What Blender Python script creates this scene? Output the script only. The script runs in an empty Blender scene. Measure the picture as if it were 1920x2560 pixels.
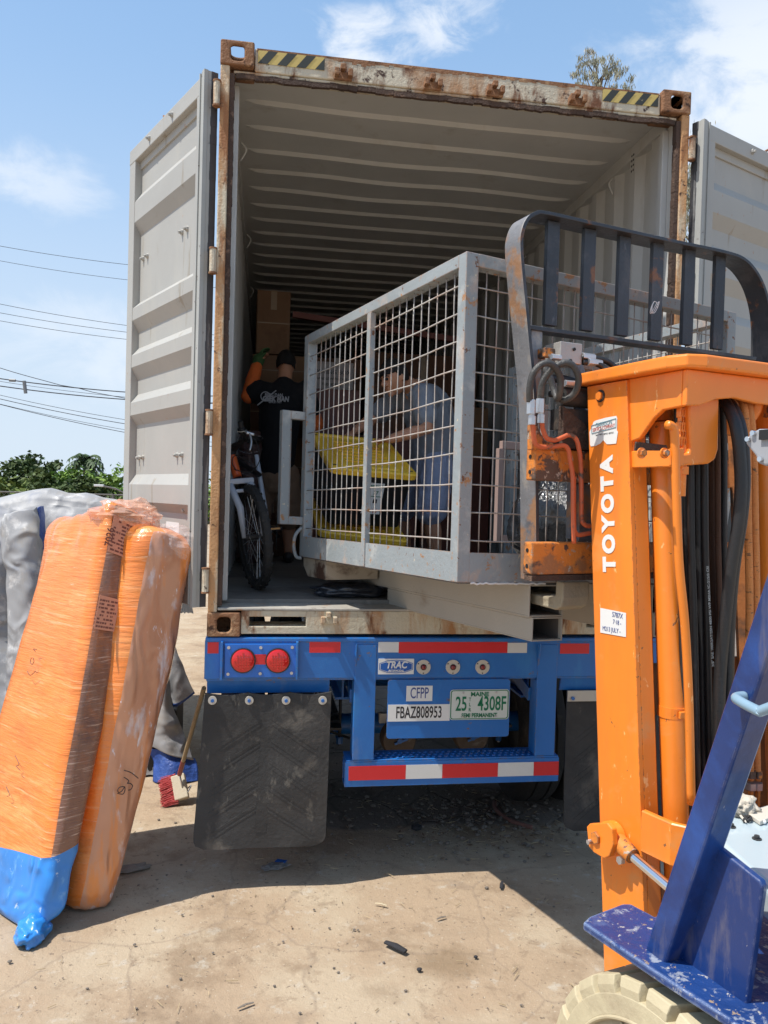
import bpy, bmesh, math, random
import mathutils
from mathutils import Vector as V, Matrix, noise
random.seed(7)
sc = bpy.context.scene
COL = sc.collection
R = math.radians
# ---------------------------------------------------------------- camera
CAM = V((0.25617, -3.92938, 1.96428))
CR = V((0.98814746, -0.15088155, 0.02827282))
CU = V((-0.02482132, 0.02471043, 0.99938646))
CF = V((0.15148761, 0.98824296, -0.02067247))
FPX = 1965.92
cd = bpy.data.cameras.new('camera'); cam = bpy.data.objects.new('camera', cd); COL.objects.link(cam)
cd.sensor_fit = 'VERTICAL'; cd.sensor_height = 24.0; cd.lens = FPX * 24.0 / 2560.0
cd.clip_start = 0.05; cd.clip_end = 3000
cam.matrix_world = Matrix(((CR.x, CU.x, -CF.x, CAM.x), (CR.y, CU.y, -CF.y, CAM.y), (CR.z, CU.z, -CF.z, CAM.z), (0, 0, 0, 1)))
sc.camera = cam
# ---------------------------------------------------------------- light
SUN = V((-0.50, -0.11, 1.0)).normalized()
sd = bpy.data.lights.new('sun', 'SUN'); sd.energy = 4.6; sd.angle = R(0.5); sd.color = (1.0, 0.955, 0.88)
so = bpy.data.objects.new('sun', sd); COL.objects.link(so); so.location = (-8, -3, 14)
so.rotation_euler = SUN.to_track_quat('Z', 'Y').to_euler()
sc.view_settings.view_transform = 'Standard'; sc.view_settings.look = 'None'
sc.view_settings.exposure = 0.30; sc.view_settings.gamma = 1.0
sc.render.engine = 'CYCLES'
def ray(u, v):
    return (CF + CR * ((u - 960) / FPX) - CU * ((v - 1280) / FPX))
world = bpy.data.worlds.new('World'); sc.world = world; world.use_nodes = True
nt = world.node_tree; nt.nodes.clear()
def wn(t, **k):
    n = nt.nodes.new(t)
    for a, b in k.items(): setattr(n, a, b)
    return n
wo = wn('ShaderNodeOutputWorld'); bg = wn('ShaderNodeBackground'); bg.inputs[1].default_value = 0.15
nt.links.new(bg.outputs[0], wo.inputs[0])
sky = wn('ShaderNodeTexSky', sky_type='NISHITA', sun_disc=False, sun_elevation=math.asin(SUN.z), sun_rotation=math.atan2(SUN.x, SUN.y), air_density=1.0, dust_density=1.2, ozone_density=2.0, altitude=20)
tc = wn('ShaderNodeTexCoord')
def cloud(u, v, rad, soft, thr, col_in, scale=7.0, bright=(5.3, 5.55, 5.9), amt=1.0, asp=1.0, seed=0.0):
    d = ray(u, v).normalized()
    vm = wn('ShaderNodeVectorMath', operation='SUBTRACT'); vm.inputs[1].default_value = d
    nt.links.new(tc.outputs['Generated'], vm.inputs[0])
    sc_ = wn('ShaderNodeVectorMath', operation='MULTIPLY'); sc_.inputs[1].default_value = (1.0, 1.0, asp)
    nt.links.new(vm.outputs[0], sc_.inputs[0])
    ln = wn('ShaderNodeVectorMath', operation='LENGTH'); nt.links.new(sc_.outputs[0], ln.inputs[0])
    mr = wn('ShaderNodeMapRange', interpolation_type='SMOOTHSTEP'); mr.inputs[1].default_value = rad; mr.inputs[2].default_value = rad * soft; mr.inputs[3].default_value = 0; mr.inputs[4].default_value = 1
    nt.links.new(ln.outputs['Value'], mr.inputs[0])
    mp = wn('ShaderNodeMapping'); mp.inputs['Scale'].default_value = (1, 1, 1.8); mp.inputs['Location'].default_value = (seed, seed * .7, 0)
    nt.links.new(tc.outputs['Generated'], mp.inputs[0])
    nz = wn('ShaderNodeTexNoise'); nz.inputs['Scale'].default_value = scale; nz.inputs['Detail'].default_value = 9; nz.inputs['Roughness'].default_value = .62; nz.inputs['Distortion'].default_value = .4
    nt.links.new(mp.outputs[0], nz.inputs['Vector'])
    ad = wn('ShaderNodeMath', operation='MULTIPLY_ADD'); ad.inputs[1].default_value = 0.55; nt.links.new(mr.outputs[0], ad.inputs[0]); nt.links.new(nz.outputs['Fac'], ad.inputs[2])
    m2 = wn('ShaderNodeMapRange', interpolation_type='SMOOTHSTEP'); m2.inputs[1].default_value = thr; m2.inputs[2].default_value = thr + .3; m2.inputs[4].default_value = amt
    nt.links.new(ad.outputs[0], m2.inputs[0])
    ml = wn('ShaderNodeMath', operation='MULTIPLY'); nt.links.new(m2.outputs[0], ml.inputs[0]); nt.links.new(mr.outputs[0], ml.inputs[1])
    mx = wn('ShaderNodeMixRGB'); mx.inputs[2].default_value = (*bright, 1)
    nt.links.new(ml.outputs[0], mx.inputs[0]); nt.links.new(col_in, mx.inputs[1])
    return mx.outputs[0]
sz = wn('ShaderNodeSeparateXYZ'); nt.links.new(tc.outputs['Generated'], sz.inputs[0])
def haze(c_in, z0, z1, a0, a1, col):
    hz = wn('ShaderNodeMapRange', interpolation_type='SMOOTHSTEP'); hz.inputs[1].default_value = z0; hz.inputs[2].default_value = z1; hz.inputs[3].default_value = a0; hz.inputs[4].default_value = a1
    nt.links.new(sz.outputs[2], hz.inputs[0])
    hm = wn('ShaderNodeMixRGB'); hm.inputs[2].default_value = (*col, 1); nt.links.new(hz.outputs[0], hm.inputs[0]); nt.links.new(c_in, hm.inputs[1]); return hm.outputs[0]
c_ = sky.outputs[0]
c_ = haze(c_, .9, .1, .45, .75, (1.95, 3.35, 5.3))
c_ = haze(c_, .55, -.02, .0, .85, (4.1, 4.65, 5.2))
c_ = cloud(930, 110, .15, .1, .84, c_, 13, asp=2.2, amt=.85, seed=2.1)
c_ = cloud(1120, 30, .13, .1, .84, c_, 15, asp=1.6, amt=.8, seed=4.4)
c_ = cloud(1900, 230, .30, .08, .76, c_, 8, asp=1.2, amt=.85, seed=1.0)
c_ = cloud(60, 450, .20, .08, .85, c_, 10, asp=2.4, amt=.5, seed=5.0)
c_ = cloud(250, 900, .40, .10, .84, c_, 8, asp=2.6, amt=.4, seed=7.7)
nt.links.new(c_, bg.inputs[0])

# ---------------------------------------------------------------- helpers
ROOTM = {}
def P0(u, v, p0, n):
    d = ray(u, v); n = V(n); return CAM + d * ((V(p0) - CAM).dot(n) / d.dot(n))
def PX_(u, v, x): return P0(u, v, (x, 0, 0), (1, 0, 0))
def PY_(u, v, y): return P0(u, v, (0, y, 0), (0, 1, 0))
def PZ_(u, v, z): return P0(u, v, (0, 0, z), (0, 0, 1))
class Frame:
    def __init__(s, ox, oy, deg):
        s.o = V((ox, oy, 0)); a = R(deg); s.r = V((math.cos(a), math.sin(a), 0)); s.h = V((-math.sin(a), math.cos(a), 0))
        s.M = Matrix.Translation(s.o) @ Matrix.Rotation(a, 4, 'Z'); s.I = s.M.inverted(); s.deg = deg
    def W(s, a, b, c): return s.M @ V((a, b, c))
    def T(s, t, u, v): return s.I @ P0(u, v, s.W(0, t, 0), s.h)
    def S(s, a, u, v): return s.I @ P0(u, v, s.W(a, 0, 0), s.r)
    def Z(s, z, u, v): return s.I @ PZ_(u, v, z)
def thing(name, label, cat, loc=(0, 0, 0), deg=0, group=None):
    o = bpy.data.objects.new(name, None); COL.objects.link(o); o.empty_display_size = .2
    o.location = loc; o.rotation_euler = (0, 0, R(deg)); o['label'] = label; o['category'] = cat
    if group: o['group'] = group
    ROOTM[o.name] = (Matrix.Translation(V(loc)) @ Matrix.Rotation(R(deg), 4, 'Z')).inverted()
    return o
def tag(o, label, cat, group=None, kind=None):
    if label: o['label'] = label
    if cat: o['category'] = cat
    if group: o['group'] = group
    if kind: o['kind'] = kind
    return o
def obj(name, bm, mat, parent=None, smooth=False, bev=0, sub=0, label=None, seg=2, local=False, loc=None):
    bmesh.ops.recalc_face_normals(bm, faces=bm.faces[:])
    me = bpy.data.meshes.new(name); bm.to_mesh(me); bm.free()
    o = bpy.data.objects.new(name, me); COL.objects.link(o)
    if parent is not None:
        inv = ROOTM[parent.name]
        if not local: me.transform(inv)
        o.parent = parent; ROOTM[o.name] = inv
    elif loc is not None:
        me.transform(Matrix.Translation(-V(loc))); o.location = loc
        ROOTM[o.name] = Matrix.Translation(-V(loc))
    mats = mat if isinstance(mat, (list, tuple)) else [mat]
    for m in mats: me.materials.append(m)
    if smooth is True:
        for p in me.polygons: p.use_smooth = True
    elif smooth:
        for p in me.polygons: p.use_smooth = True
        me.set_sharp_from_angle(angle=R(smooth))
    if bev:
        b = o.modifiers.new('bevel', 'BEVEL'); b.width = bev; b.segments = seg; b.limit_method = 'ANGLE'; b.angle_limit = R(35)
        b.harden_normals = False
    if sub:
        s = o.modifiers.new('sub', 'SUBSURF'); s.levels = sub; s.render_levels = sub
    if label: o['label'] = label
    return o
def NB(): return bmesh.new()
def setmat(bm, i0, mi):
    bm.faces.ensure_lookup_table()
    for f in bm.faces[i0:]: f.material_index = mi
def hexa(bm, p, mi=0):
    vs = [bm.verts.new(q) for q in p]
    for f in ((0, 3, 2, 1), (4, 5, 6, 7), (0, 1, 5, 4), (1, 2, 6, 5), (2, 3, 7, 6), (3, 0, 4, 7)):
        bm.faces.new([vs[i] for i in f]).material_index = mi
def box(bm, lo, hi, M=None, mi=0):
    x0, y0, z0 = lo; x1, y1, z1 = hi
    p = [V((x0, y0, z0)), V((x1, y0, z0)), V((x1, y1, z0)), V((x0, y1, z0)), V((x0, y0, z1)), V((x1, y0, z1)), V((x1, y1, z1)), V((x0, y1, z1))]
    if M is not None: p = [M @ q for q in p]
    hexa(bm, p, mi)
def prism(bm, pts, vec, mi=0):
    vec = V(vec); a = [bm.verts.new(V(p)) for p in pts]; b = [bm.verts.new(V(p) + vec) for p in pts]; n = len(a)
    bm.faces.new(a).material_index = mi; bm.faces.new(b[::-1]).material_index = mi
    for i in range(n): bm.faces.new([a[i], b[i], b[(i + 1) % n], a[(i + 1) % n]]).material_index = mi
def quad(bm, pts, mi=0):
    f = bm.faces.new([bm.verts.new(V(p)) for p in pts]); f.material_index = mi; return f
def tube(bm, pts, r, n=8, closed=False, mi=0, cap=True, flat=None):
    pts = [V(p) for p in pts]; N = len(pts); rs = r if isinstance(r, (list, tuple)) else [r] * N
    rings = []; up = None
    for i in range(N):
        if closed: t = pts[(i + 1) % N] - pts[i - 1]
        else: t = pts[min(i + 1, N - 1)] - pts[max(i - 1, 0)]
        t.normalize()
        if up is None:
            up = V((0, 0, 1)) if abs(t.z) < .9 else V((1, 0, 0))
        a = t.cross(up)
        if a.length < 1e-5: a = t.cross(V((0, 1, 0)))
        a.normalize(); b = a.cross(t).normalized(); up = b
        ring = []
        for k in range(n):
            an = 2 * math.pi * (k + .5) / n
            fa, fb = (1, 1) if flat is None else flat
            ring.append(bm.verts.new(pts[i] + a * (math.cos(an) * rs[i] * fa) + b * (math.sin(an) * rs[i] * fb)))
        rings.append(ring)
    m = N if closed else N - 1
    for i in range(m):
        A = rings[i]; B = rings[(i + 1) % N]
        for k in range(n):
            bm.faces.new([A[k], A[(k + 1) % n], B[(k + 1) % n], B[k]]).material_index = mi
    if cap and not closed:
        bm.faces.new(rings[0][::-1]).material_index = mi; bm.faces.new(rings[-1]).material_index = mi
def bar(bm, p0, p1, w, h, up=(0, 0, 1), mi=0):
    p0 = V(p0); p1 = V(p1); t = (p1 - p0).normalized(); a = t.cross(V(up)).normalized(); b = a.cross(t).normalized()
    q = []
    for p in (p0, p1):
        for x, y in ((-1, -1), (1, -1), (1, 1), (-1, 1)): q.append(p + a * (x * w / 2) + b * (y * h / 2))
    hexa(bm, q, mi)
def spline(pts, n=8, closed=False):
    pts = [V(p) for p in pts]; out = []; N = len(pts)
    rng = range(N) if closed else range(N - 1)
    for i in rng:
        if closed: p0, p1, p2, p3 = pts[i - 1], pts[i], pts[(i + 1) % N], pts[(i + 2) % N]
        else: p0, p1, p2, p3 = pts[max(i - 1, 0)], pts[i], pts[i + 1], pts[min(i + 2, N - 1)]
        for k in range(n):
            t = k / n
            out.append(.5 * ((2 * p1) + (p2 - p0) * t + (2 * p0 - 5 * p1 + 4 * p2 - p3) * t * t + (3 * p1 - p0 - 3 * p2 + p3) * t ** 3))
    if not closed: out.append(pts[-1])
    return out
def rrect(w, h, r, n=5):
    out = []
    for cx, cy, a0 in ((w / 2 - r, h / 2 - r, 0), (-w / 2 + r, h / 2 - r, 90), (-w / 2 + r, -h / 2 + r, 180), (w / 2 - r, -h / 2 + r, 270)):
        for k in range(n + 1):
            a = R(a0 + 90 * k / n); out.append((cx + r * math.cos(a), cy + r * math.sin(a)))
    return out
def bm_obj_tmp(bm):
    me = bpy.data.meshes.new('t'); bmesh.ops.recalc_face_normals(bm, faces=bm.faces[:]); bm.to_mesh(me); bm.free(); return bpy.data.objects.new('t', me)
def cut(bm, cutters):
    a = bm_obj_tmp(bm); COL.objects.link(a); cs = []
    for c in cutters:
        o = bm_obj_tmp(c); COL.objects.link(o); cs.append(o)
        m = a.modifiers.new('b', 'BOOLEAN'); m.operation = 'DIFFERENCE'; m.object = o; m.solver = 'EXACT'
    bpy.context.view_layer.update()
    dg = bpy.context.evaluated_depsgraph_get(); me = bpy.data.meshes.new_from_object(a.evaluated_get(dg))
    out = bmesh.new(); out.from_mesh(me); out.faces.ensure_lookup_table()
    for f in out.faces: f.material_index = 0
    for o in cs + [a]: bpy.data.objects.remove(o)
    return out
def text(name, s, size, mat, parent, org, xd, yd, xs=1.0, ys=1.0, align='CENTER', bold=0.0, th=.0006, shear=0, sp=1.0):
    """lettering as thin solid plates standing on a surface"""
    cu = bpy.data.curves.new('t', 'FONT'); cu.body = s; cu.size = size; cu.align_x = align; cu.align_y = 'CENTER'; cu.extrude = th; cu.offset = bold; cu.shear = shear; cu.space_character = sp; cu.resolution_u = 4
    o = bpy.data.objects.new('t', cu); COL.objects.link(o); bpy.context.view_layer.update()
    dg = bpy.context.evaluated_depsgraph_get(); me = bpy.data.meshes.new_from_object(o.evaluated_get(dg)); bpy.data.objects.remove(o)
    X = V(xd).normalized(); Y = V(yd); Y = (Y - X * X.dot(Y)).normalized(); Z = X.cross(Y)
    M = Matrix(((X.x * xs, Y.x * ys, Z.x, org[0]), (X.y * xs, Y.y * ys, Z.y, org[1]), (X.z * xs, Y.z * ys, Z.z, org[2]), (0, 0, 0, 1)))
    me.transform(M); bm = bmesh.new(); bm.from_mesh(me)
    return obj(name, bm, mat, parent)
# ---------------------------------------------------------------- materials
def rgb(h):
    c = [int(h[i:i + 2], 16) / 255 for i in (0, 2, 4)]
    return tuple(x / 12.92 if x <= .04045 else ((x + .055) / 1.055) ** 2.4 for x in c)
def mat(name, col, rough=.6, metal=0.0, var=.12, vs=2.5, spots=(), bump=0.0, bs=60.0, coat=0.0, bstretch=(1, 1, 1), spec=.5, alpha=1.0, trans=0.0, sss=0.0, wave=None, bdist=.01, emis=None, edge=None, ridged=False):
    m = bpy.data.materials.new(name); m.use_nodes = True; t = m.node_tree; N = t.nodes; L = t.links
    b = N['Principled BSDF']; b.inputs['Roughness'].default_value = rough; b.inputs['Metallic'].default_value = metal
    b.inputs['Specular IOR Level'].default_value = spec
    if coat: b.inputs['Coat Weight'].default_value = coat; b.inputs['Coat Roughness'].default_value = .08
    if alpha < 1: b.inputs['Alpha'].default_value = alpha
    if trans: b.inputs['Transmission Weight'].default_value = trans
    if sss: b.inputs['Subsurface Weight'].default_value = sss; b.inputs['Subsurface Radius'].default_value = (.02, .008, .004)
    if emis: b.inputs['Emission Color'].default_value = (*emis[:3], 1); b.inputs['Emission Strength'].default_value = emis[3]
    tcn = N.new('ShaderNodeTexCoord'); co = tcn.outputs['Object']
    def noi(scale, stretch=(1, 1, 1), detail=6, ro=.6, off=0, dist=0):
        mp = N.new('ShaderNodeMapping'); mp.inputs['Scale'].default_value = stretch; mp.inputs['Location'].default_value = (off, off * 1.3, off * .7)
        L.new(co, mp.inputs[0]); n = N.new('ShaderNodeTexNoise'); n.inputs['Scale'].default_value = scale; n.inputs['Detail'].default_value = detail; n.inputs['Roughness'].default_value = ro; n.inputs['Distortion'].default_value = dist
        L.new(mp.outputs[0], n.inputs['Vector']); return n.outputs['Fac']
    base = N.new('ShaderNodeMixRGB'); base.inputs[1].default_value = (*[c * (1 - var) for c in col], 1); base.inputs[2].default_value = (*[min(1, c * (1 + var)) for c in col], 1)
    mr = N.new('ShaderNodeMapRange'); mr.inputs[1].default_value = .3; mr.inputs[2].default_value = .7
    L.new(noi(vs, off=3.3), mr.inputs[0]); L.new(mr.outputs[0], base.inputs[0]); cur = base.outputs[0]; rcur = None
    for k, s in enumerate(spots):
        c2, scale, thr, soft = s[:4]; thr = .5 + (thr - .5) * .86; stretch = s[4] if len(s) > 4 and s[4] else (1, 1, 1); r2 = s[5] if len(s) > 5 else None
        f = noi(scale, stretch, 8, .65, off=11.7 * (k + 1), dist=.3)
        m2 = N.new('ShaderNodeMapRange'); m2.inputs[1].default_value = thr; m2.inputs[2].default_value = thr + soft; L.new(f, m2.inputs[0])
        mx = N.new('ShaderNodeMixRGB'); mx.inputs[2].default_value = (*c2, 1); L.new(m2.outputs[0], mx.inputs[0]); L.new(cur, mx.inputs[1]); cur = mx.outputs[0]
        if r2 is not None:
            rm = N.new('ShaderNodeMapRange'); rm.inputs[3].default_value = rough; rm.inputs[4].default_value = r2
            L.new(m2.outputs[0], rm.inputs[0])
            if rcur is None: rcur = rm.outputs[0]
            else:
                mm = N.new('ShaderNodeMath'); mm.operation = 'MAXIMUM'; L.new(rcur, mm.inputs[0]); L.new(rm.outputs[0], mm.inputs[1]); rcur = mm.outputs[0]
    if edge:
        ecol, erad, ethr = edge
        bv = N.new('ShaderNodeBevel'); bv.samples = 4; bv.inputs['Radius'].default_value = erad
        ge = N.new('ShaderNodeNewGeometry'); dt = N.new('ShaderNodeVectorMath'); dt.operation = 'DOT_PRODUCT'; L.new(bv.outputs[0], dt.inputs[0]); L.new(ge.outputs['Normal'], dt.inputs[1])
        em = N.new('ShaderNodeMapRange'); em.inputs[1].default_value = .995; em.inputs[2].default_value = .90; L.new(dt.outputs['Value'], em.inputs[0])
        en = N.new('ShaderNodeMapRange'); en.inputs[1].default_value = ethr; en.inputs[2].default_value = ethr + .06; L.new(noi(38, (1, 1, 1), 6, .7, 41), en.inputs[0])
        ml = N.new('ShaderNodeMath'); ml.operation = 'MULTIPLY'; L.new(em.outputs[0], ml.inputs[0]); L.new(en.outputs[0], ml.inputs[1])
        mx = N.new('ShaderNodeMixRGB'); mx.inputs[2].default_value = (*ecol, 1); L.new(ml.outputs[0], mx.inputs[0]); L.new(cur, mx.inputs[1]); cur = mx.outputs[0]
    L.new(cur, b.inputs['Base Color'])
    if rcur is not None: L.new(rcur, b.inputs['Roughness'])
    if bump:
        bn = N.new('ShaderNodeBump'); bn.inputs['Strength'].default_value = bump; bn.inputs['Distance'].default_value = bdist
        if ridged:
            mp = N.new('ShaderNodeMapping'); mp.inputs['Scale'].default_value = bstretch; L.new(co, mp.inputs[0]); rn = N.new('ShaderNodeTexNoise'); rn.noise_type = 'RIDGED_MULTIFRACTAL'; rn.normalize = True
            rn.inputs['Scale'].default_value = bs; rn.inputs['Detail'].default_value = 3; rn.inputs['Distortion'].default_value = .8; L.new(mp.outputs[0], rn.inputs['Vector']); src = rn.outputs['Fac']
        else: src = noi(bs, bstretch, 5, .6, off=1.9)
        L.new(src, bn.inputs['Height']); L.new(bn.outputs[0], b.inputs['Normal'])
    m['nodes'] = 1
    return m
RUST = (.16, .062, .022); RUSTD = (.06, .026, .014); RUSTL = (.38, .19, .08)
m_cont_in = mat('container_paint_inside', (.53, .525, .50), .6, var=.06, spots=[((.44, .415, .37), 5, .58, .2, (1, 1, .3))], bump=.15, bs=25)
m_door = mat('door_paint', (.37, .362, .335), .55, var=.05, spots=[((.43, .41, .36), 3, .56, .2, (1, 1, .3)), ((.30, .27, .22), 9, .64, .05, (1, 1, .12)), (RUSTL, 24, .70, .03, (1, 1, .5))], bump=.08, bs=14)
m_frame = mat('rusty_frame_paint', (.56, .50, .38), .65, var=.12, spots=[(RUSTL, 5, .50, .16, (1, 1, .35)), (RUST, 8, .53, .10, (1, 1, .3)), (RUSTD, 14, .60, .06)], bump=.5, bs=60)
m_sill = mat('rusty_sill_paint', (.50, .45, .34), .7, var=.12, spots=[(RUSTL, 8, .50, .16, (1, 1, .25)), (RUST, 11, .55, .10, (1, 1, .3)), ((.62, .60, .53), 7, .64, .08)], bump=.5, bs=60)
m_post = mat('rusty_post', (.50, .27, .12), .75, var=.2, spots=[((.60, .52, .38), 6, .53, .08, (1, 1, .2)), ((.30, .13, .05), 8, .54, .1, (1, 1, .3)), (RUSTD, 20, .62, .06)], bump=.6, bs=70)
m_rust = mat('rusty_casting', (.24, .115, .055), .85, var=.25, spots=[((.40, .24, .13), 12, .56, .12), (RUSTD, 16, .58, .1)], bump=.9, bs=60)
m_rustdark = mat('dark_rust', (.075, .045, .032), .9, var=.35, spots=[((.20, .12, .08), 18, .58, .12)], bump=1.0, bs=80)
m_gasket = mat('door_gasket', (.055, .055, .06), .7, var=.3, spots=[((.30, .30, .29), 9, .6, .1, (1, 1, .1)), (RUST, 12, .66, .05)], bump=.3, bs=50)
m_floor = mat('container_floor', (.20, .185, .165), .6, var=.2, spots=[((.09, .08, .075), 4, .55, .2), ((.32, .30, .27), 9, .62, .12)], bump=.3, bs=40)
m_black = mat('black', (.012, .012, .013), .6, var=.2)
m_dark = mat('dark_metal', (.03, .028, .027), .55, var=.3, spots=[((.09, .07, .055), 8, .58, .1)], bump=.3)
m_yel = mat('hazard_yellow', (.56, .42, .13), .6, var=.12, spots=[((.45, .30, .14), 14, .64, .08)])
m_hblk = mat('hazard_black', (.035, .038, .032), .6, var=.2, spots=[((.42, .36, .22), 22, .68, .04)])
m_blue = mat('chassis_blue', (.010, .135, .44), .42, var=.12, spots=[((.024, .20, .50), 5, .56, .2, (1, 1, .4)), ((.10, .17, .32), 4, .60, .14, (1, 1, .35)), ((.16, .10, .065), 9, .69, .03)], bump=.12, bs=35, spec=.6, edge=((.16, .11, .08), .006, .50))
m_tred = mat('tape_red', (.62, .022, .028), .35, var=.06, bump=.15, bs=150)
m_twht = mat('tape_white', (.66, .66, .64), .35, var=.04, bump=.15, bs=150, spots=[((.5, .48, .42), 9, .68, .1)])
m_lens = mat('lamp_red_lens', (.60, .012, .012), .18, var=.1, coat=.6)
m_lensd = mat('lamp_dark_red_lens', (.22, .012, .015), .2, var=.1, coat=.6)
m_beige = mat('beige_plate', (.55, .50, .42), .5, var=.05)
m_sign = mat('sign_white', (.72, .72, .70), .4, var=.03)
m_ink = mat('ink_dark', (.02, .02, .025), .5)
m_inkb = mat('ink_blue', (.06, .09, .26), .5)
m_inkg = mat('ink_green', (.0, .16, .075), .4)
m_logob = mat('logo_blue', (.01, .10, .40), .4)
m_rubber = mat('mudflap_rubber', (.036, .035, .034), .75, var=.3, spots=[((.065, .06, .055), 3.0, .50, .2), ((.16, .14, .115), 2.4, .60, .14), ((.11, .10, .085), 14, .63, .06, (1, 1, .5))], bump=.4, bs=40)
m_tyre = mat('tyre_rubber', (.025, .024, .023), .85, var=.3, spots=[((.10, .085, .065), 5, .55, .2)], bump=.5, bs=50)
m_zinc = mat('zinc', (.55, .56, .58), .35, .8, var=.15, bump=.2)
m_steel = mat('bright_steel', (.72, .73, .75), .14, 1.0, var=.05)
# ================================================================ ground
def gz(x, y):
    return 0.0
bm = NB()
def axis(lo, hi, fine_lo, fine_hi, step, grow=1.35):
    a = [fine_lo]; 
    while a[-1] < fine_hi: a.append(a[-1] + step)
    s = step
    while a[-1] < hi: s *= grow; a.append(a[-1] + s)
    s = step; b = [fine_lo]
    while b[-1] > lo: s *= grow; b.append(b[-1] - s)
    return b[:0:-1] + a
xs = axis(-900, 900, -3, 4, .06); ys = axis(-60, 1500, -4, 4, .06)
gv = []
for y in ys:
    row = []
    for x in xs:
        h = 0
        if -4 < x < 5 and -5 < y < 5: h = .006 * noise.noise(V((x * 1.7, y * 1.7, 0))) + .003 * noise.noise(V((x * 7, y * 7, 3)))
        row.append(bm.verts.new((x, y, h - .006)))
    gv.append(row)
for j in range(len(ys) - 1):
    for i in range(len(xs) - 1): bm.faces.new([gv[j][i], gv[j][i + 1], gv[j + 1][i + 1], gv[j + 1][i]])
def ground_mat():
    m = bpy.data.materials.new('dusty_concrete'); m.use_nodes = True; t = m.node_tree; N = t.nodes; L = t.links; b = N['Principled BSDF']
    tcn = N.new('ShaderNodeTexCoord'); co = tcn.outputs['Object']
    def noi(s, d=8, r=.6, st=(1, 1, 1), off=0, dist=0):
        mp = N.new('ShaderNodeMapping'); mp.inputs['Scale'].default_value = st; mp.inputs['Location'].default_value = (off, off, 0); L.new(co, mp.inputs[0])
        n = N.new('ShaderNodeTexNoise'); n.inputs['Scale'].default_value = s; n.inputs['Detail'].default_value = d; n.inputs['Roughness'].default_value = r; n.inputs['Distortion'].default_value = dist; L.new(mp.outputs[0], n.inputs['Vector']); return n.outputs['Fac']
    def ramp(f, a, bb):
        r = N.new('ShaderNodeMapRange'); r.interpolation_type = 'SMOOTHSTEP'; r.inputs[1].default_value = a; r.inputs[2].default_value = bb; L.new(f, r.inputs[0]); return r.outputs[0]
    def mix(c, col, f, amt=1.0):
        x = N.new('ShaderNodeMixRGB'); x.inputs[2].default_value = (*col, 1); L.new(c, x.inputs[1])
        if amt != 1.0:
            q = N.new('ShaderNodeMath'); q.operation = 'MULTIPLY'; q.inputs[1].default_value = amt; L.new(f, q.inputs[0]); f = q.outputs[0]
        L.new(f, x.inputs[0]); return x.outputs[0]
    def mul(a, c):
        q = N.new('ShaderNodeMath'); q.operation = 'MULTIPLY'; L.new(a, q.inputs[0]); L.new(c, q.inputs[1]); return q.outputs[0]
    rgbn = N.new('ShaderNodeRGB'); rgbn.outputs[0].default_value = (.385, .285, .19, 1); c = rgbn.outputs[0]
    c = mix(c, (.44, .35, .245), ramp(noi(1.3, off=3), .44, .60))
    c = mix(c, (.27, .19, .12), ramp(noi(1.8, 10, .7, off=8), .50, .64), .8)
    c = mix(c, (.22, .155, .10), ramp(noi(5.5, 10, .75, off=15, dist=.5), .54, .66), .6)
    c = mix(c, (.50,.46,.39), ramp(noi(9, 8, .7, off=22), .56, .68), .55)
    c = mix(c, (.12, .09, .065), ramp(noi(42, 4, .6, off=31), .63, .69), .7)
    c = mix(c, (.62, .56, .45), ramp(noi(70, 3, .6, off=37), .66, .72), .5)
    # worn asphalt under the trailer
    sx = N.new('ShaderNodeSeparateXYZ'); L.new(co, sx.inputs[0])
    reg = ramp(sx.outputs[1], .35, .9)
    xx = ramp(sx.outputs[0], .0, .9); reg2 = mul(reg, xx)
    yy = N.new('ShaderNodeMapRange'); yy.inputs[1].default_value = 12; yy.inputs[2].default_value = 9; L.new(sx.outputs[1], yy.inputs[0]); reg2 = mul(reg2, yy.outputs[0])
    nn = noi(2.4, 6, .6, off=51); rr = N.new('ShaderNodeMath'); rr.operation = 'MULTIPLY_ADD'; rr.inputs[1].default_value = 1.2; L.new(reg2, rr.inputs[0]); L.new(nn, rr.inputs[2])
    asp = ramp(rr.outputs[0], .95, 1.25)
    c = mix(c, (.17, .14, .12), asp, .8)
    mpv = N.new('ShaderNodeMapping'); L.new(co, mpv.inputs[0]); mpv.inputs['Scale'].default_value = (2.6, 2.6, 0)
    wob = N.new('ShaderNodeTexNoise'); wob.inputs['Scale'].default_value = 5; L.new(co, wob.inputs['Vector'])
    ad = N.new('ShaderNodeMixRGB'); ad.blend_type = 'ADD'; ad.inputs[0].default_value = .35; L.new(mpv.outputs[0], ad.inputs[1]); L.new(wob.outputs['Color'], ad.inputs[2])
    vo = N.new('ShaderNodeTexVoronoi'); vo.feature = 'DISTANCE_TO_EDGE'; vo.inputs['Scale'].default_value = 1.0; L.new(ad.outputs[0], vo.inputs['Vector'])
    ck = N.new('ShaderNodeMapRange'); ck.inputs[1].default_value = .05; ck.inputs[2].default_value = .0; L.new(vo.outputs['Distance'], ck.inputs[0]); crack = mul(ck.outputs[0], asp)
    c = mix(c, (.09, .07, .055), crack, .6)
    # sparse hairline cracks everywhere
    v2 = N.new('ShaderNodeTexVoronoi'); v2.feature = 'DISTANCE_TO_EDGE'; v2.inputs['Scale'].default_value = .45; L.new(ad.outputs[0], v2.inputs['Vector'])
    c2 = N.new('ShaderNodeMapRange'); c2.inputs[1].default_value = .012; c2.inputs[2].default_value = .0; L.new(v2.outputs['Distance'], c2.inputs[0]); c = mix(c, (.24, .18, .13), c2.outputs[0], .45)
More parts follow.
